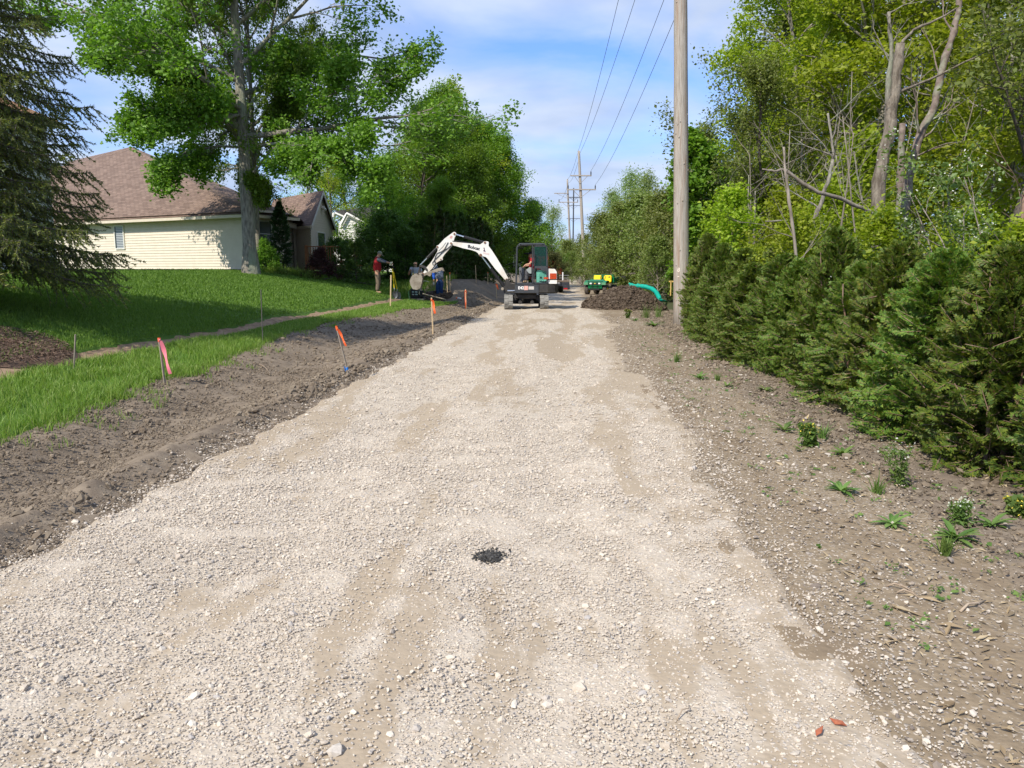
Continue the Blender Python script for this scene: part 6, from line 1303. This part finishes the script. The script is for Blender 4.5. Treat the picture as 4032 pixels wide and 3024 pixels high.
# operator
S = lambda x, y, yo=0: tuple(X2(x, y, 30.8) + Vector((0, yo, 0)))
person('operator in black cap and red shirt seated in the excavator cab', EX, limbsJ(pelvis=S(880, 770), chest=S(880, 560), neck=S(860, 470), head=S(838, 400),
    shL=S(870, 520, -.2), elL=S(800, 610, -.22), wrL=S(730, 615, -.18), haL=S(700, 635, -.16), shR=S(870, 520, .2), elR=S(800, 640, .22), wrR=S(700, 650, .2), haR=S(680, 660, .2),
    hipL=S(870, 790, -.1), knL=S(740, 740, -.14), anL=S(735, 975, -.14), toL=S(650, 990, -.15), hipR=S(870, 790, .1), knR=S(730, 750, .14), anR=S(720, 975, .14), toR=S(640, 990, .15)), (-1, -.15, -.1),
    dict(top=M['redshirt'], legs=M['workpants'], belly=.15, sleeve=.6), cap=M['blackcap'], hair=M['hair'])
# ============================================================ small engine compactor under the bucket
b = hit(1650, 1183); cp = thing('plate_compactor', 'black plate compactor with pull handle standing in the dirt below the bucket', 'compactor', b)
def K(x, y, yo=0): v = X1(x, y, b.y) + EX - b; v.y += yo; return v
mb = MB(); p = K(580, 755); mb.rbox((p.x, 0, p.z), (.36, .36, .38), .03)
for i in range(4): mb.box((p.x, -.19, p.z - .12 + i * .08), (.3, .02, .03))
mb.build('engine', M['black'], cp)
mb = MB(); 
for i, (dx, dz) in enumerate(((-.08, .09), (.07, .09), (-.08, -.02), (.07, -.02))): mb.rbox((p.x + dx, -.205, p.z + dz), (.1, .03, .06), .01)
mb.build('engine_cover', mat('grey_green_cover_mat', (.25, .42, .38), (.45, .48, .46), 15, .4), cp)
mb = MB(); w_ = .24
for yy in (-w_, w_): mb.tube([(p.x - .23, yy, p.z - .2), (p.x - .25, yy, p.z + .12), (p.x - .18, yy, p.z + .23), (p.x + .18, yy, p.z + .23), (p.x + .24, yy, p.z + .1), (p.x + .22, yy, p.z - .22), (p.x - .23, yy, p.z - .2)], .018, 6)
mb.build('roll_frame', M['frameblack'], cp)
mb = MB(); p2 = K(640, 770); mb.rbox((p2.x, 0, p2.z), (.16, .3, .42), .02); mb.rbox((p2.x + .02, 0, .1), (.18, .3, .14), .02); mb.build('housing', M['black'], cp)
mb = MB(); mb.prism([(p.x - .3, .06), (p.x - .22, .01), (p2.x + .1, .01), (p2.x + .16, .08), (p2.x + .1, .09), (p.x - .2, .09)], -.26, .26); mb.build('base_plate', M['mud'], cp)
mb = MB(); 
for yy in (-.2, .2): mb.tube([K(600, 628, yy), K(640, 632, yy), K(645, 650, yy), K(625, 700, yy), K(620, 760, yy)], .018, 6)
mb.tube([K(600, 628, -.2), K(600, 628, .2)], .018, 6); mb.tube([K(640, 632, 0), K(680, 630, 0), K(715, 640, 0)], .012, 6); mb.build('handle', mat('pale_handle_mat', (.62, .58, .42), rough=.5), cp)
# lumber and dug soil beside the workers
v1, v2 = hit(1668, 1150), hit(1745, 1160)
tag(MB().tube([Vector((-3.9, 33.8, gz(-3.9, 33.8) + .35)), Vector((-2.9, 34.1, gz(-2.9, 34.1) + .12))], .03, 4).build('board', M['stakegrey']), 'grey board lying on the dug soil behind the compactor', 'board')
# ============================================================ soil heap on the road and green sock
def heap(name, label, cx, cy, rx, ry, h, seed, mt, nclod, base=None, skew=0, csz=.05):
    root = thing(name, label, 'soil pile', (cx, cy, 0)); n = 90; th_ = np.linspace(0, 2 * math.pi, 120, endpoint=False); rr_ = np.linspace(0, 1, 46)
    Rg, Tg = np.meshgrid(rr_, th_); ax = rx * (1 + .16 * vn(np.cos(Tg) * 1.5, np.sin(Tg) * 1.5, seed)); X = Rg * np.cos(Tg) * ax; Y = Rg * np.sin(Tg) * ry * (1 + .1 * vn(np.cos(Tg) * 2, np.sin(Tg) * 2, seed + 1))
    prof = np.clip(1 - Rg ** 1.5, 0, 1) ** .9 * (1 + .25 * (X / rx) * skew)
    Z = h * prof * (1 + .3 * vn(X * 1.4, Y * 1.4, seed + 2)) + prof ** .4 * (.22 * fbm(X * 2.6, Y * 2.6, seed + 3, 5) + .05 * np.abs(fbm(X * 9, Y * 9, seed + 4, 3)))
    gz_ = H(X + cx, Y + cy); Z = Z + gz_ - .06 * (Rg > .97)
    m_, k_ = X.shape; i = np.arange(m_)[:, None]; j = np.arange(k_ - 1)[None]; i2 = (i + 1) % m_
    mb = MB(); mb.add(np.stack([X, Y, Z], -1).reshape(-1, 3), np.stack([i * k_ + j, i2 * k_ + j, i2 * k_ + j + 1, i * k_ + j + 1], -1).reshape(-1, 4)); mb.build('mound', mt, root, smooth=True, fixn=False)
    g = np.random.default_rng(seed); a = g.integers(0, m_, nclod); r_ = (np.sqrt(g.random(nclod)) * (k_ - 1)).astype(int); Pp = np.stack([X[a, r_], Y[a, r_], Z[a, r_]], -1) + g.normal(0, .02, (nclod, 3)); sz = csz * np.exp(g.normal(-.35, .5, nclod)); sz = np.clip(sz, .012, .11)
    V, Fc = rocks(Pp, sz, .3, .75, seed); mb = MB(); mb.add(V, Fc); c = mb.build('clods', M['heapclod'], root, fixn=False); c['kind'] = 'stuff'; return root
M['heapsoil'] = mat('dark_heap_soil_mat', (.055, .038, .026), (.12, .09, .065), 6, .95, .03, 20); M['heapclod'] = rampmat('heap_clod_mat', [(.05, .034, .023), (.085, .062, .044), (.13, .10, .075), (.065, .046, .033)], .95)
heap('dirt_pile', 'dark cloddy heap of soil on the right side of the gravel road', 4.55, 31.3, 1.75, 1.7, .9, 5, M['heapsoil'], 11000, csz=.038)
heap('dirt_pile', 'low dark heap of freshly dug soil between the two working men', at(1700, 1120, 35.2).x, 35.4, .9, .7, .25, 9, M['heapsoil'], 900)
M['teal'] = mat('teal_mesh_mat', (.0, .36, .27), (.0, .28, .21), 20, .6, .008, 25)
S_ = [hit(2618, 1192) + Vector((.15, .2, .05)), at(2600, 1182, 31.2), at(2592, 1165, 31.6), at(2583, 1150, 32.0), at(2568, 1138, 32.3), at(2545, 1130, 32.5), at(2520, 1127, 32.7), at(2500, 1126, 32.8), at(2476, 1122, 32.9)]
Sp = []; 
for i in range(len(S_) - 1):
    for k in range(4): Sp.append(S_[i].lerp(S_[i + 1], k / 4))
Sp.append(S_[-1]); g = np.random.default_rng(2); rad = [.035 + .06 * min(1, i / 7) * (1 + .18 * g.normal()) for i in range(len(Sp))]
tag(MB().tube(Sp, rad, 12).build('filter_sock', M['teal'], smooth=True), 'bright teal mesh sock draped over the back of the dirt pile', 'filter sock')
# ============================================================ green utility cart
M['green'] = mat('green_cart_paint_mat', (.0, .17, .055), (.005, .14, .045), 4, .35, spec=.5); M['cartyellow'] = mat('yellow_seat_mat', (.85, .62, .02), rough=.5); M['tyre'] = mat('dusty_tyre_mat', (.06, .05, .045), (.12, .10, .085), 12, .9); M['lamp'] = mat('headlamp_mat', (.75, .78, .72), rough=.15)
gx_ = at(2352, 1158, 47.5); ct = thing('utility_cart', 'green utility cart with yellow seats parked behind the dirt pile', 'utility vehicle', (gx_.x - .05, 47.6, gz(gx_.x, 47.6)), -.42)
mb = MB(); mb.prism([(-.28, .38), (-.20, .34), (.22, .34), (.34, .45), (.36, .78), (1.0, .78), (1.0, .84), (.30, .86), (.18, .92), (-.18, .80), (-.30, .66)], -.44, .44, ax='x')
mb.build('front_body', M['green'], ct)
mb = MB()
for s_ in (-1, 1): mb.prism([(-.38, .60), (-.34, .74), (.0, .86), (.35, .84), (.42, .70), (.38, .70), (.30, .78), (0, .79), (-.30, .68)], s_ * .56 - .13, s_ * .56 + .13, ax='x')
mb.build('fender', M['green'], ct)
MB().rbox((0, .95, .42), (1.25, 1.5, .1), .03).rbox((0, -.0, .32), (.7, 1.0, .1), .02).build('chassis', M['black'], ct)
for (x, y, r, w) in ((-.58, .02, .29, .24), (.58, .02, .29, .24), (-.58, 1.85, .29, .3), (.58, 1.85, .29, .3)):
    mb = MB(); mb.tube([(x - w / 2, y, r), (x - w / 2 + .04, y, r), (x + w / 2 - .04, y, r), (x + w / 2, y, r)], [r * .85, r, r, r * .85], 24)
    for k in range(18): a = k * math.pi / 9; mb.box((x, y + math.cos(a) * r, r + math.sin(a) * r), (w * .8, .04, .02), Rx(a + math.pi / 2))
    wh = mb.build('wheel', M['tyre'], ct); MB().cyl((x - w / 2 - .01, y, r), (x + w / 2 + .01, y, r), r * .5, 16).build('rim', M['cartyellow'], wh)
for x in (-.27, .27): MB().rbox((x, -.29, .68), (.15, .05, .11), .015, Rx(-.25)).build('headlight', M['lamp'], ct)
MB().rbox((0, -.295, .68), (.32, .04, .13), .01, Rx(-.25)).build('grille', M['black'], ct)
MB().rbox((0, -.32, .68), (.06, .012, .06), .004, Rx(-.25)).build('badge', M['cartyellow'], ct)
mb = MB()
for z, w in ((.80, .95), (.60, .8), (.42, .6)): mb.tube([(-w / 2, -.25, z), (-w / 2 + .04, -.38, z), (w / 2 - .04, -.38, z), (w / 2, -.25, z)], .016, 6)
for x in (-.16, .16, -.4, .4): mb.tube([(x, -.38, .80), (x, -.38, .42 if abs(x) < .3 else .6)], .014, 6)
mb.build('brush_guard', M['black'], ct)
for x in (-.33, .33):
    s_ = MB(); s_.rbox((x, 1.0, .72), (.5, .45, .14), .04); s_.rbox((x, 1.24, .95), (.5, .12, .42), .04, Rx(-.12)); s_.build('seat', M['cartyellow'], ct)
mb = MB(); mb.tube([(.2, .5, .85), (.2, .66, 1.02)], .02, 6); k = [(.2 + .17 * math.cos(a), .66 + .06 * math.sin(a), 1.03 + .13 * math.sin(a)) for a in np.linspace(0, 2 * math.pi, 17)]; mb.tube(k, .014, 6); mb.build('steering_wheel', M['black'], ct)
mb = MB(); mb.rbox((0, 1.42, .95), (1.3, .05, .5), .01); mb.rbox((-.66, 1.95, .88), (.05, 1.1, .3), .01); mb.rbox((.66, 1.95, .88), (.05, 1.1, .3), .01); mb.rbox((0, 1.95, .7), (1.3, 1.1, .05), .01); mb.rbox((0, 2.5, .88), (1.3, .05, .3), .01); mb.build('cargo_box', M['green'], ct)
mb = MB(); mb.tube([(.62, 2.45, .9), (1.25, 2.45, .9), (1.25, 2.45, 1.08), (.62, 2.45, 1.08)], .02, 4); mb.box((.95, 2.46, .99), (.55, .02, .16)); mb.build('side_rack', M['black'], ct)
# ============================================================ trailer, balled evergreen, red truck
TX = at(2200, 1150, 50).x; tz = gz(TX, 50); tr = thing('flatbed_trailer', 'dark flatbed trailer on the road behind the excavator counterweight', 'trailer', (2.55, 50, gz(2.55, 50)), .0)
M['navy'] = mat('dark_trailer_mat', (.025, .028, .04), (.05, .05, .06), 5, .6)
MB().rbox((0, 3, .74), (2.3, 6, .14), .02).build('deck', mat('deck_plank_mat', (.12, .09, .07), (.18, .14, .11), 5, .9), tr)
mb = MB(); mb.rbox((.0, -.03, .55), (2.3, .08, .26), .01); mb.rbox((.95, -.05, .36), (.42, .12, .3), .02); mb.rbox((-.95, -.05, .36), (.42, .12, .3), .02)
for i in range(4): mb.rbox((0, -.09, .48 + i * .07), (1.3, .03, .03), .005)
mb.build('rear_frame', M['navy'], tr)
for x in (-.95, .95): MB().rbox((x * .95, -.12, .27), (.24, .03, .09), .01).build('tail_lamp', mat('tail_lamp_mat', (.45, .015, .02), rough=.3), tr)
MB().rbox((.45, -.085, .62), (.16, .01, .08), .003).build('plate', M['whitedecal'], tr)
for x in (-.78, .78):
    for y in (2.6, 3.45): mb = MB(); mb.tube([(x - .13, y, .36), (x - .09, y, .36), (x + .09, y, .36), (x + .13, y, .36)], [.31, .36, .36, .31], 20); wh = mb.build('wheel', M['tyre'], tr); MB().cyl((x - .14, y, .36), (x + .14, y, .36), .18, 14).build('rim', M['galv'], wh)
mb = MB(); mb.rbox((.72, .05, 1.05), (.07, .07, .55), .01); mb.build('stake_post', M['whitedecal'], tr)
mb = MB(); mb.tube([(.5, .05, .95), (1.1, .05, .95), (1.1, .05, 1.12), (.5, .05, 1.12)], .015, 4); mb.build('rail', M['galv'], tr)
be = make_tree('balled_evergreen', 'evergreen with its root ball standing on the trailer', (3.05, 51.4, tz + 1.15), 91, 2.2, .04, leafmat('balled_evergreen_mat', [(.06, .085, .02), (.10, .12, .035), (.13, .14, .04)], .2), BARK['dark'], per=22, spread=.08, lsize=.10, shape=2, start=.02, nl=34, L0=.62, elev=(5, 60), maxl=3, kd=(0, 6, 5, 4), flat=0, twigs=2, cat='nursery tree')
be.rotation_euler[1] = -.3; be.scale = (.62, .62, .72); be.location = (3.1, 51.4, tz + 1.05)
MB().ball((0, 0, -.1), (.34, .34, .33), 8).build('root_ball', mat('burlap_mat', (.19, .14, .09), (.27, .2, .14), 10, .95, .02, 20), be, smooth=True)
tk = thing('dump_truck', 'red truck with black roofed bed seen behind the evergreen', 'truck', (2.35, 58.5, gz(2.35, 58.5)))
M['truckred'] = mat('red_truck_paint_mat', (.42, .012, .02), (.36, .01, .018), 4, .4, spec=.5)
V = [(-1.1, .9), (1.42, .9), (1.42, 1.95), (1.05, 1.95), (1.05, 2.35), (.95, 2.35), (.95, 2.62), (-1.1, 2.62)]
MB().prism(V, 0, .12).prism([(-1.1, .9), (-1.0, .9), (-1.0, 2.2), (-1.1, 2.2)], .125, 3.4).prism([(1.1, .9), (1.2, .9), (1.2, 1.9), (1.1, 1.9)], .125, 3.4).box((0, 1.8, .85), (2.2, 3.4, .08)).build('bed', M['truckred'], tk)
MB().rbox((-.2, .3, 2.72), (2.5, .9, .1), .02).build('bed_cover', M['black'], tk)
MB().rbox((0, 4.6, 1.5), (2.1, 2.0, 1.7), .12).build('cab', M['truckred'], tk); MB().rbox((0, 3.6, 1.95), (1.6, .03, .5), .01).build('rear_window', M['pane'], tk)
for x in (-.85, .85):
    for y in (1.2, 4.8): mb = MB(); mb.tube([(x - .16, y, .45), (x - .12, y, .45), (x + .12, y, .45), (x + .16, y, .45)], [.4, .45, .45, .4], 20); wh = mb.build('wheel', M['tyre'], tk); MB().cyl((x - .17, y, .45), (x + .17, y, .45), .22, 14).build('rim', M['galv'], wh)
MB().rbox((0, 2.6, .6), (.9, 5.5, .2), .02).build('chassis', M['black'], tk)
MB().rbox((1.25, -.05, 1.15), (.2, .1, .5), .02).build('orange_marker', M['orangelens'], tk)
# ============================================================ weeds, sticks, details on the shoulder
GWD = 'weeds on the dirt shoulder'
def weed(label, px, py, kind, s, seed):
    b = hit(px, py); g = np.random.default_rng(seed); root = thing('weed', label, 'weed', b, g.uniform(0, 6), GWD); mb = MB(); mf = MB(); ms = MB()
    if kind == 'rosette':
        for k in range(int(g.integers(14, 22))):
            a = g.uniform(0, 6.28); l = s * g.uniform(.6, 1.1); el = g.uniform(.35, 1.0); P = [np.array([math.cos(a) * l * t * math.cos(el * (1 - .5 * t)), math.sin(a) * l * t * math.cos(el * (1 - .5 * t)), l * (t * math.sin(el) - .35 * t * t) + .01]) for t in np.linspace(0, 1, 5)]
            sd = np.array([-math.sin(a), math.cos(a), 0]); w = np.array([.02, .10, .11, .09, .01]) * l; V = []
            for p, q in zip(P, w): V += [p - sd * q, p + [0, 0, -.02 * s], p + sd * q]
            mb.add(V, [(3 * i + j, 3 * i + j + 1, 3 * i + j + 4, 3 * i + j + 3) for i in range(4) for j in (0, 1)])
    elif kind == 'grass':
        n = 70; V, Q, T = blades(np.column_stack([g.normal(0, .03 * s / .2, n), g.normal(0, .03 * s / .2, n), np.zeros(n)]), s * np.exp(g.normal(0, .3, n)), np.full(n, .0045), seed, .55); mb.add(V, Q); mb.f.append((T, 0))
    else:
        for k in range(6 if kind != 'spike' else 9):
            a = g.uniform(0, 6.28); ln = g.uniform(.1, .5); P = [np.array([math.cos(a) * ln * t * s, math.sin(a) * ln * t * s, t * s * g.uniform(.75, 1)]) for t in np.linspace(0, 1, 7)]; ms.tube(P, np.linspace(.005, .002, 7), 4)
            c = np.concatenate([p + g.normal(0, .025 * (1.2 - i / 7), (7, 3)) for i, p in enumerate(P)]); V, Q = leaves(g, c, .045 if kind == 'spike' else .06, shape=2 if kind == 'spike' else 0); mb.add(V, Q)
            c = P[-1] + g.normal(0, .025, (9, 3)); V, Q = leaves(g, c, .018); mf.add(V, Q)
        ms.build('stem', LM['weed'], root, fixn=False)
        f_ = mf.build('flower', M['yflower'] if kind == 'flower' else LM['blossom'], root, fixn=False); f_['kind'] = 'stuff'
    mb.build('foliage', LM['weed'], root, fixn=False); return root
M['yflower'] = mat('yellow_flower_mat', (.75, .6, .08), rough=.7)
def c7(x, y): return 2500 + x / 1.3825, 1000 + y / 1.3825
for i, (x, y, kd_, s, lb) in enumerate([
    (812, 965, 'rosette', .22, 'leafy weed left of the yellow flowered one'), (955, 1050, 'flower', .26, 'weed with yellow flowers in the middle of the shoulder'),
    (1135, 1100, 'rosette', .18, 'leafy rosette just right of the yellow flowered weed'), (905, 1075, 'rosette', .10, 'tiny rosette at the foot of the yellow flowered weed'),
    (1440, 1260, 'spike', .42, 'tallest weed with small white flower tips in front of the hedge'), (1125, 1300, 'rosette', .2, 'dark leafy weed left of the tall white tipped weed'),
    (1320, 1310, 'grass', .12, 'small grassy tuft left of the tall white tipped weed'), (1220, 935, 'grass', .2, 'grassy tuft hanging by the hedge foot'),
    (352, 680, 'rosette', .22, 'leafy weed near the gravel, left of the others'), (500, 725, 'rosette', .15, 'small weed between the pole and the hedge foot'),
    (228, 590, 'grass', .2, 'grassy weed nearest the gravel below the pole'), (1745, 1560, 'rosette', .22, 'leafy weed near the lower right corner beside dark soil'),
    (1940, 1485, 'rosette', .17, 'round leafed weed at the right edge'), (1770, 1480, 'spike', .2, 'upright weed above the lower right leafy weed'),
    (1400, 1480, 'rosette', .17, 'flat weed on the stony strip at lower right'), (1020, 1010, 'grass', .15, 'grassy tuft right behind the yellow flowered weed'),
    (715, 750, 'rosette', .17, 'pale weed in the dark soil right of the gravel'), (2080, 1430, 'flower', .15, 'yellow flowered weed lying at the right edge'),
    (105, 395, 'rosette', .42, 'bright leafy weed left of the near pole'), (60, 350, 'grass', .45, 'tall blue green leaf tuft in front of the dirt pile'), (130, 345, 'grass', .5, 'taller leaf tuft touching the left side of the near pole'),
    (-40, 350, 'flower', .35, 'weed with one yellow flower at the foot of the dirt pile'), (5, 365, 'rosette', .3, 'leafy weed between the yellow flower and the leaf tufts'), (290, 375, 'rosette', .3, 'leafy weed at the foot of the near pole'), (340, 400, 'grass', .3, 'grass tuft right of the near pole foot'),
    (1690, 1640, 'grass', .12, 'small tuft lowest on the right shoulder'), (450, 690, 'grass', .1, 'tiny tuft beside the weeds near the gravel')]):
    weed(lb, *c7(x, y), kd_, s * .8, 100 + i)
M['driedstick'] = mat('dry_stick_mat', (.28, .21, .15), (.40, .32, .24), 20, .9)
for (x0, y0, x1, y1, r, lb) in [(3780, 2420, 3880, 2375, .012, 'dry curved stick near the right edge'), (3490, 2320, 3600, 2345, .010, 'upper one of two sticks on the right shoulder'), (3530, 2345, 3620, 2368, .010, 'lower one of two sticks on the right shoulder'),
    (2665, 2850, 2712, 2790, .005, 'small bent twig on the gravel at the bottom'), (905, 1715, 975, 1728, .008, 'dry twig at the left edge of the gravel'), (1020, 1440, 1060, 1468, .012, 'stick lying on the dirt slope')]:
    a, b = hit(x0, y0), hit(x1, y1); m_ = a.lerp(b, .5) + Vector((.02, 0, .03)); tag(MB().tube([a + Vector((0, 0, .015)), a.lerp(m_, .5) + Vector((0, .01, .02)), m_, b + Vector((0, 0, .015))], [r * .55, r * .5, r * .45, r * .2], 6).build('stick', M['driedstick'], smooth=True), lb, 'stick', 'dry sticks on the ground')
b = hit(1927, 2200); g = np.random.default_rng(6); n = 420; P = np.column_stack([b.x + g.normal(0, .035, n), b.y + g.normal(0, .04, n), b.z + .012 + g.random(n) * .012])
mb = MB(); V, Fc = rocks(P, np.clip(.0075 * np.exp(g.normal(0, .3, n)), .003, .014), .3, .6, 8); mb.add(V, Fc)
tag(mb.build('asphalt_crumbs', rampmat('asphalt_crumb_mat', [(.02, .02, .02), (.045, .043, .04), (.10, .095, .085)], .7), fixn=False), 'black asphalt crumbs spilled in the middle of the road', 'asphalt crumbs', kind='stuff')
for px, py, rz, lb in ((3225, 2905, .8, 'left one of two dry red leaves on the gravel'), (3300, 2870, 2.6, 'right one of two dry red leaves on the gravel')):
    b = hit(px, py); V = [(-.05, 0, .02), (-.02, -.02, .03), (.02, -.012, .018), (.055, 0, .035), (.02, .014, .018), (-.02, .018, .03)]; V = V + [(a, b_, c - .002) for a, b_, c in V]
    o = MB().add(V, [tuple(range(6)), tuple(range(11, 5, -1))] + [(i, i + 6, (i + 1) % 6 + 6, (i + 1) % 6) for i in range(6)]).build('dry_leaf', mat('dry_leaf_mat', (.30, .08, .04), (.4, .15, .08), 30, .8), loc=b + Vector((0, 0, .005))); o.rotation_euler[2] = rz; o.scale = (.55, .55, .8); tag(o, lb, 'leaf', 'dry red leaves')
g = np.random.default_rng(15)
def litter(n, s0, s1, u0, u1): S = s0 + (s1 - s0) * g.random(n) ** 1.3; U = g.uniform(u0, u1, n); X = U + VPX * S; return np.column_stack([X, S, H(X, S) + .016])
mb = MB(); P = litter(7000, 2.2, 20, 1.35, 3.6); V, Fq = leaves(g, P, .032, shape=2, updown=3, sd=.5); mb.add(V, Fq)
tag(mb.build('plant_litter', rampmat('litter_mat', [(.20, .14, .08), (.42, .34, .22), (.10, .07, .045), (.33, .25, .15)], .9), fixn=False), 'dry stalks and leaf bits strewn over the dirt shoulder', 'litter', kind='stuff')
mb = MB(); P = litter(420, 3, 20, 1.4, 3.2); P = np.repeat(P, 7, 0) + np.column_stack([g.normal(0, .02, (2940, 2)), np.abs(g.normal(0, .008, 2940))]); V, Fq = leaves(g, P, .02, shape=0, updown=1.5, sd=.4); mb.add(V, Fq)
tag(mb.build('sprouts', LM['weed'], fixn=False), 'tiny green seedlings dotted over the dirt shoulder', 'seedlings', kind='stuff')
# big single stones
GS2 = 'larger stones lying on the gravel'
st0 = None
for i, (px, py, s, lb) in enumerate([(2107, 2470, .022, 'squarish stone alone right of the bottom centre'), (800, 2655, .022, 'pale stone in the brown track at lower left'), (640, 2565, .02, 'grey stone on the left half of the road'), (1325, 2965, .028, 'largest pale stone at the bottom edge')]):
    b = hit(px, py); P = np.array([[0, 0, s * .45]]); mb = MB(); V, Fc = rocks(P, np.array([s]), .25, .7, 50 + i); mb.add(V, Fc); o = mb.build('stone', mat('big_stone_mat', (.42, .38, .33), (.55, .5, .44), 40, .9, .004, 60), loc=b); tag(o, lb, 'stone', GS2)
# mulch bed under the spruce
cb = hit(60, 1375); mb = MB(); n = 40; V = [[cb.x, cb.y, 0]]
for k in range(6):
    for i in range(n): a = 2 * math.pi * i / n; r_ = (k + 1) / 6 * (1 + .08 * math.sin(3 * a) + .05 * math.sin(7 * a)); V.append([cb.x - .5 + 1.2 * r_ * math.cos(a), cb.y + 1.2 * r_ * math.sin(a), 0])
V = np.array(V); V[:, 2] = H(V[:, 0], V[:, 1]) + .05; V[-n:, 2] -= .08; fs = [(0, 1 + i, 1 + (i + 1) % n) for i in range(n)] + [(1 + k * n + i, 1 + (k + 1) * n + i, 1 + (k + 1) * n + (i + 1) % n, 1 + k * n + (i + 1) % n) for k in range(5) for i in range(n)]
mb.add(V, fs); struct(mb.build('mulch_bed', M['mulch'], smooth=True), 'reddish mulch bed in the lawn under the spruce')
g = np.random.default_rng(12); n = 5000; a = g.uniform(0, 6.28, n); r_ = np.sqrt(g.random(n)) * 1.15; P = np.column_stack([cb.x - .5 + r_ * np.cos(a), cb.y + r_ * np.sin(a), 0 * a]); P[:, 2] = H(P[:, 0], P[:, 1]) + .06
V, Fq = leaves(g, P, .05, shape=2, updown=2); mb = MB(); mb.add(V, Fq); tag(mb.build('mulch', rampmat('mulch_chip_mat', [(.08, .045, .03), (.17, .11, .075), (.25, .18, .135), (.05, .032, .022)], .9), fixn=False), 'bark chips on the mulch bed', 'mulch', kind='stuff')
# ground cover by the house and bare strips
grassfield('tall_tufts', [(-13.5, -11.2, 34.6, 35.3, 2500, .28, .012, None), (-8.5, -5.6, 36, 39, 1800, .2, .010, None)], M['grass_tall'], 'unmown tufts along the house wall and shrubs', 45, .4)
# ============================================================ far woods
def farwood(name, label, arcs, leaf, seed, size=.5):
    g = np.random.default_rng(seed); Cs = []
    for (x0, y0, x1, y1, h, dep, n) in arcs:
        t = g.random(n); x = lerp(x0, x1, t) + g.normal(0, dep * .3, n); y = lerp(y0, y1, t) + g.normal(0, dep * .3, n)
        hh = h * (.62 + .75 * (fbm(x * .09, y * .09 + 5, seed, 3) + .35)); z = hh * (1 - g.random(n) ** 1.8 * .98); r = (1 - (z / hh) ** 3); k = g.random(n) < r * .9 + .1
        Cs.append(np.column_stack([x, y, z])[k])
    Cn = np.concatenate(Cs); V, Fq = leaves(g, Cn, size); mb = MB(); mb.add(V, Fq); tag(mb.build(name, leaf, fixn=False), label, 'woods', kind='stuff')
farwood('distant_wood', 'far wood closing the view at the end of the road', [(-130, 150, -5, 135, 9, 8, 45000), (-5, 190, 40, 190, 7, 8, 22000), (20, 150, 120, 60, 12, 8, 45000), (-75, 75, -30, 92, 8, 6, 20000)], LM['willow'], 3, .6)
farwood('wood_undergrowth', 'thick mixed undergrowth of the wood right of the road', [(12.5, 78, 20, 55, 5.5, 3, 50000), (9, 64, 13, 40, 3.4, 1.8, 50000), (8.8, 40, 11, 26, 2.8, 1.6, 40000), (14, 42, 34, 36, 6, 3, 50000), (10, 24, 14, 12, 1.9, 1.5, 30000)], LM['olive'], 4, .16)
for j_, (px, Y, sc) in enumerate([(2195, 74, .55), (2250, 78, .62), (2290, 74, .5), (2225, 88, .9)]): pd(scrub, px, Y, sc, j_ * 1.3, ['low scrub left of the third pole foot', 'low scrub right at the end of the visible road', 'low scrub left of the leaning pole foot', 'taller scrub closing the end of the road'][j_], GS)
farwood('backdrop_wood', 'darker wood behind the bushy trees and the white house', [(-40, 100, -2, 78, 7, 3, 40000), (-12, 60, -2.5, 58, 4.0, 2, 40000), (-6, 48, -3.6, 60, 2.8, 1.0, 22000)], LM['dark'], 5, .24)
